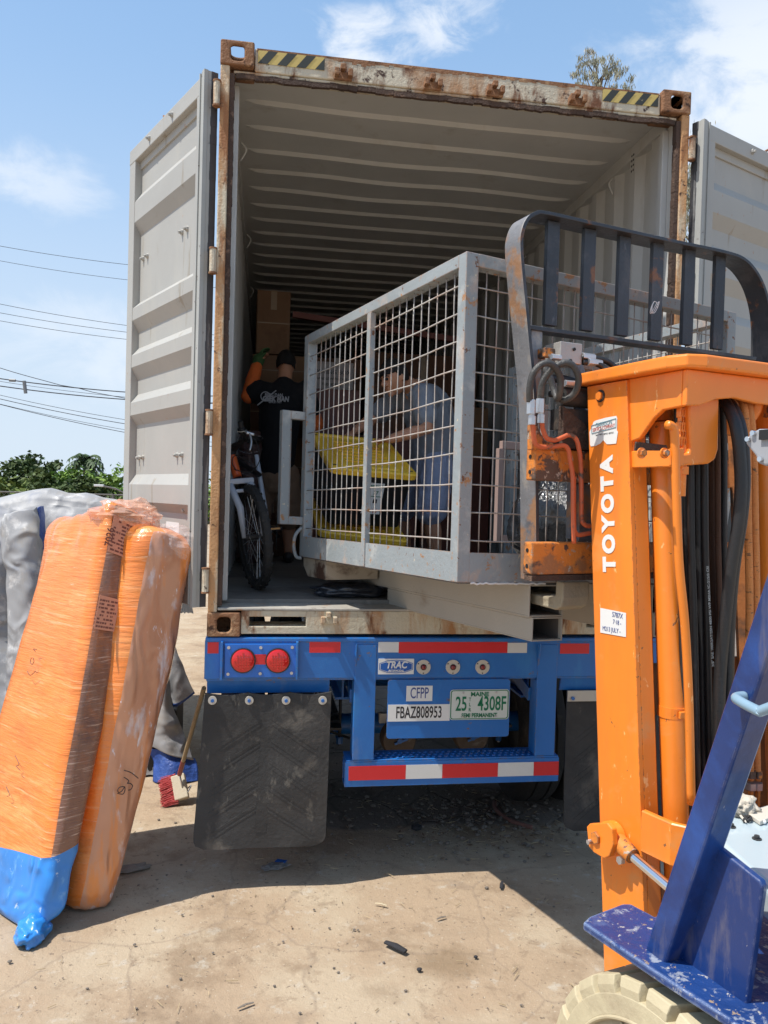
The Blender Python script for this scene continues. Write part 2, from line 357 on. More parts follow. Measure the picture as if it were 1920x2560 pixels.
    c = mix(c, (.27, .20, .135), ramp(noi(1.1, 9, .7, (.35, 2.2, 1), off=61), .50, .66), .35)
    # oily stain
    def spot(x, y, r, amt, col, sxx=1.0):
        nonlocal c
        s = N.new('ShaderNodeVectorMath'); s.operation = 'SUBTRACT'; s.inputs[1].default_value = (x, y, 0); L.new(co, s.inputs[0])
        s2 = N.new('ShaderNodeVectorMath'); s2.operation = 'MULTIPLY'; s2.inputs[1].default_value = (1, sxx, 0); L.new(s.outputs[0], s2.inputs[0])
        l = N.new('ShaderNodeVectorMath'); l.operation = 'LENGTH'; L.new(s2.outputs[0], l.inputs[0])
        a = N.new('ShaderNodeMath'); a.operation = 'MULTIPLY_ADD'; a.inputs[1].default_value = .35; L.new(noi(6, 6, .7, off=77), a.inputs[0]); L.new(l.outputs['Value'], a.inputs[2])
        r2 = N.new('ShaderNodeMapRange'); r2.interpolation_type = 'SMOOTHSTEP'; r2.inputs[1].default_value = r + .17; r2.inputs[2].default_value = r * .4 + .1; L.new(a.outputs[0], r2.inputs[0]); c = mix(c, col, r2.outputs[0], amt)
    q1 = PZ_(1120, 2400, 0); spot(q1.x, q1.y, .24, .65, (.20, .135, .075), 1.3)
    q1 = PZ_(960, 2480, 0); spot(q1.x, q1.y, .13, .5, (.22, .15, .09), 1.3)
    q1 = PZ_(560, 2330, 0); spot(q1.x, q1.y, .18, .35, (.26, .19, .12), 1.3)
    L.new(c, b.inputs['Base Color']); b.inputs['Roughness'].default_value = .92
    h = N.new('ShaderNodeMath'); h.operation = 'MULTIPLY_ADD'; h.inputs[1].default_value = -.9; L.new(crack, h.inputs[0]); L.new(noi(30, 10, .75, off=5), h.inputs[2])
    bn = N.new('ShaderNodeBump'); bn.inputs['Strength'].default_value = .55; bn.inputs['Distance'].default_value = .02; L.new(h.outputs[0], bn.inputs['Height'])
    bn2 = N.new('ShaderNodeBump'); bn2.inputs['Strength'].default_value = .35; bn2.inputs['Distance'].default_value = .03; L.new(noi(6, 6, .6, off=9), bn2.inputs['Height']); L.new(bn.outputs[0], bn2.inputs['Normal'])
    L.new(bn2.outputs[0], b.inputs['Normal']); return m
g = obj('ground', bm, ground_mat(), smooth=True); tag(g, None, None, kind='structure')

# ================================================================ container
CZ = 1.25; CW = 2.438; CL = 12.19; CH = 2.896
cont = thing('shipping_container', 'pale grey and rusty shipping container with its doors open, loaded on the blue trailer', 'shipping container', (CW / 2, CL / 2, CZ))
def casting(x0, y0, z0, top, left, rear):
    b = NB(); box(b, (x0, y0, z0), (x0 + .162, y0 + .178, z0 + .118))
    cs = []
    c = NB(); box(c, (x0 + .018, y0 + .018, z0 + .018), (x0 + .144, y0 + .16, z0 + .100)); cs.append(c)
    c = NB(); sgn = -1 if rear else 1
    yy = y0 - .02 if rear else y0 + .12
    prism(c, [(x0 + .081 + a, yy, z0 + .059 + q) for a, q in rrect(.066, .074, .02)], (0, .08, 0)); cs.append(c)
    c = NB(); prism(c, [(x0 + .081 + a, y0 + .089 + q, (z0 + .08) if top else (z0 - .03)) for a, q in rrect(.07, .12, .03)], (0, 0, .08)); cs.append(c)
    c = NB(); xx = x0 - .03 if left else x0 + .12
    prism(c, [(xx, y0 + .089 + a, z0 + .059 + q) for a, q in rrect(.09, .062, .025)], (.08, 0, 0)); cs.append(c)
    return cut(b, cs)
for rear in (True, False):
    for left in (True, False):
        for top in (True, False):
            x0 = -.004 if left else CW - .158; y0 = -.01 if rear else CL - .17; z0 = CZ + CH - .118 if top else CZ
            obj('corner_casting', casting(x0, y0, z0, top, left, rear), m_rust, cont, bev=.008, seg=2)
# rear header
ZH0 = CZ + 2.768
b = NB(); box(b, (.16, .015, ZH0), (CW - .16, .13, ZH0 + .112)); box(b, (.06, .022, ZH0 - .016), (CW - .06, .06, ZH0)); obj('header', b, m_frame, cont, bev=.006)
b = NB()
for i in range(90):
    x = .17 + i * (CW - .34) / 90; d = .008 + .030 * max(0, noise.noise(V((x * 5, 0, 0)))) + .012 * random.random(); box(b, (x, .0135, ZH0 + .112 - d), (x + (CW - .34) / 90, .0149, ZH0 + .1125))
obj('rust_bloom', b, m_rust, cont)
b = NB()
for i in range(50):
    x = .07 + i * (CW - .14) / 50; bar(b, (x, .028, ZH0 - .028 + random.uniform(-.005, .005)), (x + (CW - .14) / 50, .028, ZH0 - .028 + random.uniform(-.005, .005)), .02, .024)
obj('header_gasket', b, m_rustdark, cont)
def hazard(x0, x1, name='hazard_tape'):
    b = NB(); z0 = ZH0 + .040; z1 = ZH0 + .103; y = .0125
    n = int(round((x1 - x0) / .045)); w = (x1 - x0) / n; sh = .05
    quad(b, [(x0, y, z0), (x1, y, z0), (x1, y, z1), (x0, y, z1)], 0)
    for k in range(-2, n):
        if k % 2: continue
        p = [(x0 + k * w, z0), (x0 + (k + 1) * w, z0), (x0 + (k + 1) * w + sh, z1), (x0 + k * w + sh, z1)]
        def clipx(pp, xc, keep):
            out = []
            for i in range(len(pp)):
                a, c = pp[i], pp[(i + 1) % len(pp)]; ia = (a[0] - xc) * keep >= 0; ic = (c[0] - xc) * keep >= 0
                if ia: out.append(a)
                if ia != ic: tt = (xc - a[0]) / (c[0] - a[0]); out.append((xc, a[1] + tt * (c[1] - a[1])))
            return out
        p = clipx(p, x0, 1)
        if len(p) > 2: p = clipx(p, x1, -1)
        if len(p) > 2: quad(b, [(q[0], y - .0015, q[1]) for q in p], 1)
    obj(name, b, [m_yel, m_hblk], cont)
hazard(.175, .50); hazard(CW - .485, CW - .175)
def lug(x, z, y=.015, m=m_rust, par=cont, name='cam_keeper', s=1.0):
    b = NB(); box(b, (x - .045 * s, y - .018 * s, z - .028 * s), (x + .045 * s, y, z + .012 * s)); box(b, (x - .045 * s, y - .050 * s, z - .02 * s), (x - .022 * s, y - .017 * s, z + .016 * s)); box(b, (x + .022 * s, y - .050 * s, z - .02 * s), (x + .045 * s, y - .017 * s, z + .016 * s))
    box(b, (x - .016 * s, y - .045 * s, z + .012 * s), (x + .01 * s, y, z + .04 * s))
    obj(name, b, m, par, bev=.004)
for px in (858, 1082, 1238, 1444): lug(PY_(px, 200, .0).x, ZH0 + .025)
# sill
b = NB(); box(b, (.16, .0, CZ + .012), (CW - .16, .16, CZ + .128))
c = NB(); box(c, (.20, -.1, CZ + .05), (.48, .2, CZ + .098)); c2 = NB(); box(c2, (CW - .48, -.1, CZ + .05), (CW - .20, .2, CZ + .098))
b = cut(b, [c, c2]); obj('sill', b, m_sill, cont, bev=.004)
b = NB(); box(b, (.045, -.004, CZ + .129), (CW - .045, .19, CZ + .141)); obj('threshold_plate', b, mat('threshold_paint', (.36, .34, .30), .6, var=.15, spots=[(RUSTL, 9, .58, .12), ((.55, .53, .48), 6, .6, .1), ((.14, .10, .08), 12, .62, .1)], bump=.3), cont, bev=.003)
for px in (822, 1310): lug(PY_(px, 1540, 0).x, CZ + .09, y=.0, m=m_sill, s=.9)
b = NB(); box(b, (.03, .19, CZ + .10), (CW - .03, CL - .1, CZ + .16)); obj('floor', b, m_floor, cont)
# corner posts
for sx in (0, 1):
    def X(a, c): return (a, c) if sx == 0 else (CW - c, CW - a)
    b = NB(); a, c = X(-.002, .042); box(b, (a, .0, CZ + .118), (c, .06, CZ + CH - .118)); obj('corner_post', b, m_post, cont, bev=.005)
    b = NB(); a, c = X(.043, .064); 
    n = 70; H = CH - .30
    for i in range(n):
        w = .003 * random.random(); z = CZ + .15 + i * H / n; box(b, (a - w, .01, z), (c + w, .05, z + H / n))
    obj('post_gasket', b, m_rustdark, cont)
    b = NB(); a, c = X(.02, .05); box(b, (a, .061, CZ + .142), (c, .26, CZ + CH - .13)); a, c = X(.0501, .085); box(b, (a, .12, CZ + .161), (c, .16, CZ + CH - .15)); obj('post_web', b, m_cont_in, cont, bev=.004)
    # corrugated side wall
    xi = .040 if sx == 0 else CW - .040; dd = .034 if sx == 0 else -.034
    b = NB(); prof = []; y = .26; per = .276
    while y < CL + .02:
        for yy, dp in ((0, 0), (.072, 0), (.138, 1), (.21, 1)): prof.append((y + yy, xi - dd * dp + (dd * .0)))
        y += per
    va = [b.verts.new((x, y, CZ + .13)) for y, x in prof]; vb = [b.verts.new((x, y, CZ + CH - .10)) for y, x in prof]
    for i in range(len(prof) - 1): b.faces.new([va[i], va[i + 1], vb[i + 1], vb[i]])
    obj('side_wall', b, m_cont_in, cont)
    b = NB(); a, c = X(-.001, .055); box(b, (a, .17, CZ + CH - .125), (c, CL - .17, CZ + CH - .045)); a, c = X(-.001, .042); box(b, (a, .17, CZ + .02), (c, CL - .17, CZ + .15)); obj('side_rail', b, m_cont_in, cont, bev=.004)
    for yy in (.75, 2.4, 4.0):
        xx = .075 if sx == 0 else CW - .075
        b = NB(); tube(b, spline([(xx, yy, CZ + CH - .16), (xx - (.03 if sx else -.03), yy, CZ + CH - .20), (xx, yy + .01, CZ + CH - .26)], 5), .006, 6); obj('lashing_ring', b, m_cont_in, cont, smooth=True)
# roof with swages, one plate slightly buckled
b = NB(); RZ = CZ + CH - .052; y = .14; rows = []
def roofrow(y, dz):
    row = []
    for i in range(41):
        x = .04 + (CW - .08) * i / 40; k = min(1, min(x - .12, CW - .12 - x) / .05); k = max(0, k)
        z = RZ + dz * k
        dy = .03 * noise.noise(V((x * 1.1, y * .8, 2))) if y < 1.6 else 0
        z += .012 * noise.noise(V((x * 1.6, y * 1.7, 5))) * (1 if y < 2 else .3)
        row.append(b.verts.new((x, y + dy * k, z)))
    rows.append(row)
roofrow(.12, 0)
y = .46
while y < CL - .25:
    for yy, d in ((0, 0), (.018, -.020), (.038, -.020), (.056, 0)): roofrow(y + yy, d)
    y += .308
roofrow(CL - .1, 0)
for j in range(len(rows) - 1):
    for i in range(40): b.faces.new([rows[j][i], rows[j][i + 1], rows[j + 1][i + 1], rows[j + 1][i]])
obj('roof', b, m_cont_in, cont)
b = NB(); box(b, (.162, .10, CZ + CH - .022), (CW - .162, CL - .1, CZ + CH - .012)); obj('roof_skin', b, m_frame, cont)
b = NB()
x = .04; pr = []
while x < CW - .03:
    for xx, d in ((0, 0), (.09, 0), (.13, .04), (.2, .04)): pr.append((min(x + xx, CW - .04), CL - .12 + d))
    x += .25
va = [b.verts.new((x, y, CZ + .13)) for x, y in pr]; vb = [b.verts.new((x, y, CZ + CH - .05)) for x, y in pr]
for i in range(len(pr) - 1): b.faces.new([va[i], va[i + 1], vb[i + 1], vb[i]])
obj('front_wall', b, m_cont_in, cont)
# under-side cross members
b = NB(); yy = .5
while yy < CL - .3: box(b, (.05, yy, CZ + .03), (CW - .05, yy + .045, CZ + .098)); yy += .3
obj('cross_members', b, m_dark, cont)
# ventilator on the right wall
q = PX_(1583, 425, CW - .08); b = NB()
for i in range(4):
    for j in range(2): tube(b, [(CW - .081, q.y + j * .022, q.z + i * .03), (CW - .0795, q.y + j * .022, q.z + i * .03)], .007, 8)
obj('ventilator_holes', b, m_black, cont)
# ---- doors
def door(hx, hy, dx, dy, wid, name, side, lab):
    D = V((dx, dy, 0)).normalized(); Nn = V((D.y, -D.x, 0))   # inner-face normal
    if Nn.dot(CAM - V((hx, hy, 0))) < 0: Nn = -Nn
    Z = V((0, 0, 1)); H = V((hx, hy, 0)); z0 = CZ + .14; z1 = 4.0
    def P(a, n, z): return H + D * a + Nn * n + Z * z
    def B(bm, a0, a1, n0, n1, zz0, zz1, mi=0):
        hexa(bm, [P(a0, n0, zz0), P(a1, n0, zz0), P(a1, n1, zz0), P(a0, n1, zz0), P(a0, n0, zz1), P(a1, n0, zz1), P(a1, n1, zz1), P(a0, n1, zz1)], mi)
    b = NB()
    # panel profile (z, depth) ribs stand towards the viewer
    rec = -.042; base = [(z0 + .08, rec)]
    if side == 'L':
        q = [P0(280 + x * .3256, 600 + y * .3255, H, Nn).z for x, y in ((597, 225), (597, 285), (592, 395), (588, 500), (587, 643), (587, 715), (584, 822), (581, 930), (575, 1065), (575, 1145), (570, 1258), (568, 1345))]
        ribs = [(q[3], q[2], q[1], q[0]), (q[7], q[6], q[5], q[4]), (q[11], q[10], q[9], q[8])]
        k = [P0(280 + x * .494, 60 + y * .494, H, Nn).z for x, y in ((415, 540), (414, 625), (412, 700))]
    else:
        s = [(2.40, 2.47, 2.60, 2.66), (2.78, 2.86, 2.98, 3.04), (3.14, 3.22, 3.33, 3.39)]; ribs = [(a, bb, c, d) for a, bb, c, d in s][::-1]
    allr = sorted([tuple(sorted(r)) for r in ribs])
    low = [(z0 + .45, z0 + .50, z0 + .60, z0 + .66)]
    hi = [(z1 - .52, z1 - .45, z1 - .33, z1 - .27)]
    prof = [(z0 + .085, rec)]
    for r in sorted(low + allr + hi):
        prof += [(r[0], rec), (r[1], -.003), (r[2], -.003), (r[3], rec)]
    prof.append((z1 - .085, rec))
    a0, a1 = .135, wid - .10
    va = [b.verts.new(P(a0, n, z)) for z, n in prof]; vb = [b.verts.new(P(a1, n, z)) for z, n in prof]
    vc = [b.verts.new(P(a0, -.055, z)) for z, n in prof]; vd = [b.verts.new(P(a1, -.055, z)) for z, n in prof]
    for i in range(len(prof) - 1):
        b.faces.new([va[i], vb[i], vb[i + 1], va[i + 1]]); b.faces.new([vc[i], vc[i + 1], vd[i + 1], vd[i]])
    dr = obj(name, b, m_door, cont, label=lab)
    b = NB(); B(b, wid - .10, wid, -.06, .0, z0, z1); obj('edge_tube', b, m_door, dr, bev=.004)
    b = NB(); B(b, .03, wid, -.058, .002, z1 - .085, z1 + .001); B(b, .136, wid - .1, -.055, -.03, z1 - .13, z1 - .084); obj('top_rail', b, m_door, dr, bev=.004)
    b = NB(); B(b, .03, wid, -.058, .002, z0 - .001, z0 + .085); obj('bottom_rail', b, m_door, dr, bev=.004)
    b = NB(); B(b, .045, .135, -.057, .001, z0 + .02, z1 - .02); obj('hinge_tube', b, m_door, dr, bev=.004)
    b = NB(); B(b, .028, .044, -.05, .016, z0, z1); B(b, .046, .056, .003, .022, z0 + .01, z1 - .005); B(b, .004, .026, -.020, -.002, z0, z1); B(b, .0, .026, .000, .020, z0, z1); obj('gasket_lip', b, mat('gasket_grey', (.36, .365, .345), .6, var=.1, spots=[(RUSTD, 16, .66, .06)]), dr)
    b = NB()
    n = 60
    for i in range(n):
        zz = z0 + (z1 - z0) * i / n; w = .004 * random.random(); B(b, .002 - w * .5, .027, -.052, -.021 + w, zz, zz + (z1 - z0) / n)
    B(b, wid + .0015, wid + .005, -.05, -.01, z0, z1)
    obj('gasket', b, m_gasket, dr)
    for zz in (CZ + .14 + .03, CZ + .66, CZ + 1.26, CZ + 1.93, CZ + 2.60) if side == 'R' else [P0(538, v, H, Nn).z for v in (1462, 1050, 637, 218)]:
        b = NB(); xh = -.016 if side == 'L' else CW + .016
        tube(b, [(xh, -.008, zz - .055), (xh, -.008, zz + .055)], .017, 10)
        hexa(b, [V((xh, -.006, zz - .04)), P(.05, -.03, zz - .04), P(.05, -.018, zz - .04), V((xh, .006, zz - .04)), V((xh, -.006, zz + .04)), P(.05, -.03, zz + .04), P(.05, -.018, zz + .04), V((xh, .006, zz + .04))])
        hh = obj('hinge', b, m_frame, dr)
        for w0, w1 in ((-.063, -.055), (.055, .063)): b = NB(); tube(b, [(xh, -.008, zz + w0), (xh, -.008, zz + w1)], .02, 10); obj('washer', b, m_rust, hh)
    # rivet nuts of the locking bars
    for a, z in ([(wid * .28, 3.33), (wid * .34, 3.33), (wid * .80, 3.33), (wid * .86, 3.33), (wid * .28, 2.15), (wid * .34, 2.15), (wid * .80, 2.15), (wid * .86, 2.15), (wid * .22, 1.86), (wid * .22, 1.72), (wid*.4, z1-.04),(wid*.7,z1-.04)]):
        b = NB(); n0 = -.043 if z < z1 - .1 else .0; tube(b, [P(a, n0, z), P(a, n0 + .012, z)], [.017, .013], 8); tube(b, [P(a, n0 + .012, z), P(a, n0 + .024, z - .004)], .008, 6); obj('bolt', b, m_door, dr)
    if side == 'L':
        b = NB(); B(b, wid * .30, wid * .46, -.0418, -.041, z0 + .30, z0 + .40); obj('blank_sticker', b, m_sign, dr)
    b = NB(); c = P(wid * .52, -.02, z1); tube(b, [c, c + V((0, 0, .012)) + D * .02, c + V((0, 0, .03)) + D * .05], .007, 6); obj('rod_guide', b, m_rust, dr)
    return dr
door(-.060, .012, -.556, 1.092, 1.18, 'left_door', 'L', 'left container door swung fully open, pale grey inner face with pressed ribs')
door(CW + .056, -.018, .614, .294, 1.20, 'right_door', 'R', 'right container door swung open, bluish grey inner face in shade')
# ================================================================ trailer chassis
ch = thing('trailer_chassis', 'bright blue trailer chassis with mud flaps and red tail lamps under the container', 'trailer', (CW / 2, 5, 0))
def c7(x, y, yy=0.0): return PY_(480 + x * .6148, 1450 + y * .6148, yy)
BX0, BX1 = -.012, CW + .012
b = NB(); box(b, (BX0, .0, 1.036), (BX1, .24, 1.232)); box(b, (BX0 + .002, -.006, 1.222), (BX1 - .002, .25, 1.245)); obj('rear_bolster', b, m_blue, ch, bev=.006)
b = NB(); box(b, (BX0 + .01, .01, 1.028), (BX1 - .01, .24, 1.0355)); obj('bolster_flange', b, m_blue, ch)
for x0, x1 in ((BX0 + .012, c7(562, 440).x), (CW - .60, BX1 - .012)):
    b = NB(); prism(b, [(x0, .03, 1.03), (x0, .05, .955), (x0, .06, .955), (x0, .045, 1.03)], (x1 - x0, 0, 0)); obj('flap_bracket', b, m_blue, ch, bev=.003)
# tail-lamp panel
a = c7(135, 258); c = c7(425, 392)
b = NB(); box(b, (a.x, -.016, c.z), (c.x, -.0005, a.z)); lp = obj('lamp_panel', b, mat('lamp_panel_blue', (.02, .15, .55), .3, var=.06), ch, bev=.002)
for px in (428, 123):
    q = c7(px, 250); b = NB(); box(b, (q.x - .006, -.03, c.z - .01), (q.x + .006, -.0004, a.z + .012)); obj('lamp_guard', b, m_blue, ch, bev=.002)
for px in (208, 349):
    q = c7(px, 324); b = NB(); tube(b, [(q.x, -.017, q.z), (q.x, -.026, q.z)], .062, 32); lo = obj('lamp_rim', b, m_dark, lp, smooth=40)
    b = NB(); tube(b, [(q.x, -.024, q.z), (q.x, -.034, q.z), (q.x, -.040, q.z)], [.056, .055, .046], 32); obj('tail_lamp', b, m_lens, lp, smooth=40)
    b = NB()
    for i in range(-3, 4):
        for j in range(-3, 4):
            if i * i + j * j < 10: tube(b, [(q.x + i * .013, -.0395, q.z + j * .013), (q.x + i * .013, -.0418, q.z + j * .013)], .005, 6)
    obj('lens_pattern', b, m_lens, lp)
q = c7(278, 320); b = NB(); box(b, (q.x - .028, -.018, q.z - .025), (q.x + .028, -.0165, q.z + .025)); obj('reflector', b, m_tred, lp)
for px, py in ((150, 272), (280, 272), (407, 271), (147, 379), (277, 377), (404, 375)):
    q = c7(px, py); b = NB(); tube(b, [(q.x, -.0165, q.z), (q.x, -.022, q.z)], .008, 8); obj('screw', b, m_zinc, lp)
def tape(x0, x1, zt, zb, m, y=-.0015):
    A = c7(x0, zt); B = c7(x1, zb); b = NB(); box(b, (A.x, y - .001, B.z), (B.x, y, A.z)); obj('reflective_tape', b, m, ch)
tape(64, 108, 253, 298, m_tred); tape(478, 603, 251, 295, m_tred)
tape(758, 840, 252, 294, m_twht); tape(841, 1282, 252, 296, m_tred); tape(1283, 1361, 255, 296, m_twht); tape(1497, 1614, 258, 299, m_tred)
# company plate
A = c7(758, 320); B = c7(901, 382)
b = NB(); box(b, (A.x, -.004, B.z), (B.x, -.0005, A.z)); cp = obj('company_plate', b, m_sign, ch)
cx, cz = (A.x + B.x) / 2, (A.z + B.z) / 2; w, h = B.x - A.x, A.z - B.z
def badge(sx, sz):
    return [(cx + w * sx * x, cz + h * sz * z) for x, z in ((-.46, -.18), (-.46, .18), (-.25, .34), (0, .38), (.25, .34), (.46, .18), (.46, -.18), (.25, -.34), (0, -.38), (-.25, -.34))]
b = NB(); quad(b, [(x, -.0046, z) for x, z in badge(1.03, 1.15)]); obj('badge', b, m_logob, cp)
b = NB(); quad(b, [(x, -.0052, z) for x, z in badge(.985, 1.03)]); obj('badge', b, m_sign, cp)
b = NB(); quad(b, [(x, -.0058, z) for x, z in badge(.955, .95)]); obj('badge', b, m_logob, cp)
text('lettering', 'TRAC', h * .62, m_sign, cp, (cx, -.0064, cz + h * .09), (1, 0, 0), (0, 0, 1), xs=.86, bold=.0016, shear=.2, th=.0003)
text('lettering', 'INTERMODAL', h * .18, m_sign, cp, (cx, -.0064, cz - h * .27), (1, 0, 0), (0, 0, 1), xs=.9, bold=.0004, shear=.2, th=.0003)
for px in (940, 1060, 1180):
    q = c7(px, 353); b = NB(); tube(b, [(q.x, -.001, q.z), (q.x, -.008, q.z)], .0375, 28); lm = obj('marker_plate', b, m_beige, ch, smooth=40)
    b = NB(); tube(b, [(q.x, -.0075, q.z), (q.x, -.012, q.z)], .0155, 18); obj('marker_ring', b, m_dark, lm, smooth=40)
    b = NB(); tube(b, [(q.x, -.011, q.z), (q.x, -.016, q.z), (q.x, -.019, q.z)], [.0125, .011, .006], 16); obj('marker_lamp', b, m_lensd, lm, smooth=True)
    for dx, dz in ((-.027, .018), (.028, .018), (0, -.031)):
        b = NB(); tube(b, [(q.x + dx, -.008, q.z + dz), (q.x + dx, -.010, q.z + dz)], .0035, 6); obj('rivet', b, m_dark, lm)
# number panel
A = c7(797, 408); B = c7(1287, 636)
b = NB(); w = B.x - A.x; h = 1.029 - B.z; prism(b, [((A.x + B.x) / 2 + x, -.002, B.z + h / 2 + z) for x, z in rrect(w, h, .015, 3)], (0, .006, 0)); npn = obj('number_panel', b, m_blue, ch, bev=.001)
def label(x0, y0, x1, y1, s, m, size, xs, nm='sign', mm=m_sign, ofs=(0, 0), bold=.0008):
    A = c7(x0, y0); B = c7(x1, y1); b = NB(); box(b, (A.x, -.0045, B.z), (B.x, -.0025, A.z)); o = obj(nm, b, mm, npn)
    text('lettering', s, (A.z - B.z) * size, m, o, ((A.x + B.x) / 2 + ofs[0], -.0049, (A.z + B.z) / 2 + ofs[1]), (1, 0, 0), (0, 0, 1), xs=xs, bold=bold, th=.0002)
label(872, 430, 976, 491, 'CFPP', m_inkb, 1.0, .56)
label(797, 507, 1046, 571, 'FBAZ808953', m_ink, .98, .54, bold=.0012)
A = c7(1049, 445); B = c7(1285, 564); w, h = B.x - A.x, A.z - B.z; cx, cz = (A.x + B.x) / 2, (A.z + B.z) / 2
b = NB(); prism(b, [(cx + x, -.008, cz + z) for x, z in rrect(w, h, .016)], (0, .004, 0)); lic = obj('licence_plate', b, mat('plate_white', (.60, .64, .60), .4, var=.03), npn)
b = NB(); o_ = rrect(w * .98, h * .96, .014); i_ = rrect(w * .95, h * .91, .011)
for k in range(len(o_)):
    k2 = (k + 1) % len(o_); quad(b, [(cx + o_[k][0], -.0086, cz + o_[k][1]), (cx + o_[k2][0], -.0086, cz + o_[k2][1]), (cx + i_[k2][0], -.0086, cz + i_[k2][1]), (cx + i_[k][0], -.0086, cz + i_[k][1])])
obj('plate_border', b, m_inkg, lic)
def plt(s, x, z, size, xs, bold=.001): text('lettering', s, size, m_inkg, lic, (cx + x * w, -.009, cz + z * h), (1, 0, 0), (0, 0, 1), xs=xs, bold=bold, th=.0002)
plt('MAINE', 0, .34, h * .20, 1.05); plt('25', -.31, 0.01, h * .66, .60, .0016); plt('4308F', .21, .01, h * .66, .60, .0016); plt('SEMI PERMANENT', 0, -.36, h * .19, .80)
for i, s in enumerate('TLR'): plt(s, -.165, .17 - i * .17, h * .17, .8, .0004)
for x, z in ((-.28, .40), (.28, .40), (-.28, -.39), (.28, -.39)):
    b = NB(); tube(b, [(cx + x * w, -.008, cz + z * h), (cx + x * w, -.012, cz + z * h)], .005, 8); obj('screw', b, m_zinc, lic)
# bumper guard
xL, xR = c7(620, 800).x, c7(1490, 800).x; zT, zB = .622, .484
for px0, px1 in ((655, 742), (1396, 1476)):
    x0, x1 = c7(px0, 600).x, c7(px1, 600).x
    b = NB(); box(b, (x0, -.004, zT), (x1, .008, 1.21)); box(b, (x0, .0082, zT), (x0 + .01, .10, 1.02)); box(b, (x1 - .01, .0082, zT), (x1, .10, 1.02)); prism(b, [(x0 + .001, -.0045, 1.21), (x0 + .001, -.0045, 1.10), (x0 + .001, -.03, 1.22)], (.008, 0, 0)); obj('bumper_upright', b, m_blue, ch, bev=.003)
    sx = x0 - .004 if px0 < 900 else x0 - .004
    b = NB(); bar(b, (sx, .10, zT + .30), (sx + .02, .62, 1.0), .012, .07); obj('brace', b, m_blue, ch)
b = NB(); box(b, (xL, .0, zB), (xR, .105, zT - .012)); c = NB(); box(c, (xL - .02, .012, zB + .012), (xR + .02, .093, zT - .024)); b = cut(b, [c]); bp = obj('bumper_bar', b, m_blue, ch, bev=.002)
b = NB(); box(b, (xL + .005, .001, zT - .0115), (xR - .005, .15, zT - .002)); st = obj('step_plate', b, m_blue, bp, bev=.002)
b = NB()
x = xL + .05
while x < xR - .04:
    for yy in (.03, .065, .10): tube(b, [(x + (.015 if yy == .065 else 0), yy, zT - .003), (x + (.015 if yy == .065 else 0), yy, zT + .003)], [.011, .007], 8)
    x += .032
obj('step_studs', b, m_blue, st)
for x0, x1, m in ((637, 868, m_tred), (869, 1016, m_twht), (1017, 1242, m_tred), (1243, 1387, m_twht), (1388, 1488, m_tred)):
    A = c7(x0, 772); B = c7(x1, 822); b = NB(); box(b, (A.x, -.003, .518), (B.x, -.001, .590)); obj('reflective_tape', b, m, bp)
# mud flaps
def flap(x0, x1, zt, zb, y, waves, name='mud_flap'):
    b = NB(); nx, nz = 30, 40; r = .055; g = []
    for j in range(nz + 1):
        row = []; t = j / nz
        for i in range(nx + 1):
            s = i / nx; z = zt + (zb - zt) * t; x = x0 + (x1 - x0) * s
            # rounded bottom corners
            dzb = z - zb
            if dzb < r:
                inset = r - math.sqrt(max(0, r * r - (r - dzb) ** 2)); x = x0 + inset + (x1 - x0 - 2 * inset) * s
            zz = z + (.012 * abs(math.sin(s * math.pi * 3)) * -1 + .006 if j == 0 and waves else 0)
            yy = y + .012 * math.sin(t * 3.0) * math.sin(s * 5 + 1) - .02 * t + .006 * noise.noise(V((s * 3, t * 4, 1)))
            xx = x - .030 * t * (1 - s) * (1 if x0 < 1 else 0) - .012 * t * (1 if x0 < 1 else 0)
            row.append((xx, yy, zz))
        g.append(row)
    def S(s, t):
        i = min(nx - 1, int(s * nx)); j = min(nz - 1, int(t * nz)); fs, ft = s * nx - i, t * nz - j
        a = V(g[j][i]).lerp(V(g[j][i + 1]), fs); c = V(g[j + 1][i]).lerp(V(g[j + 1][i + 1]), fs); return a.lerp(c, ft)
    F = [[b.verts.new(p) for p in row] for row in g]; K = [[b.verts.new((p[0], p[1] + .012, p[2])) for p in row] for row in g]
    for j in range(nz):
        for i in range(nx):
            b.faces.new([F[j][i], F[j][i + 1], F[j + 1][i + 1], F[j + 1][i]]); b.faces.new([K[j][i], K[j + 1][i], K[j + 1][i + 1], K[j][i + 1]])
    for j in range(nz): b.faces.new([F[j][0], F[j + 1][0], K[j + 1][0], K[j][0]]); b.faces.new([F[j][nx], K[j][nx], K[j + 1][nx], F[j + 1][nx]])
    for i in range(nx): b.faces.new([F[0][i], K[0][i], K[0][i + 1], F[0][i + 1]]); b.faces.new([F[nz][i], F[nz][i + 1], K[nz][i + 1], K[nz][i]])
    # moulded spine and chevron ribs
    def rib(s0, t0, s1, t1, w):
        n = 8
        for k in range(n):
            p = S(s0 + (s1 - s0) * k / n, t0 + (t1 - t0) * k / n); q = S(s0 + (s1 - s0) * (k + 1) / n, t0 + (t1 - t0) * (k + 1) / n)
            bar(b, p, q, .010, w, up=(0, 1, 0)) if False else bar(b, p, q, w, .003, up=(0, 1, 0))
    rib(.50, .12, .50, .90, .055)
    for k in range(5):
        t = .16 + k * .14
        rib(.46, t, .10, t + .20, .014); rib(.54, t, .90, t + .20, .014)
        rib(.46, t + .035, .10, t + .235, .008); rib(.54, t + .035, .90, t + .235, .008)
    return obj(name, b, m_rubber, ch, smooth=30)
fx0, fx1 = c7(50, 600).x, c7(562, 600).x
fl = flap(fx0, fx1, .967, .205, -.012, True)
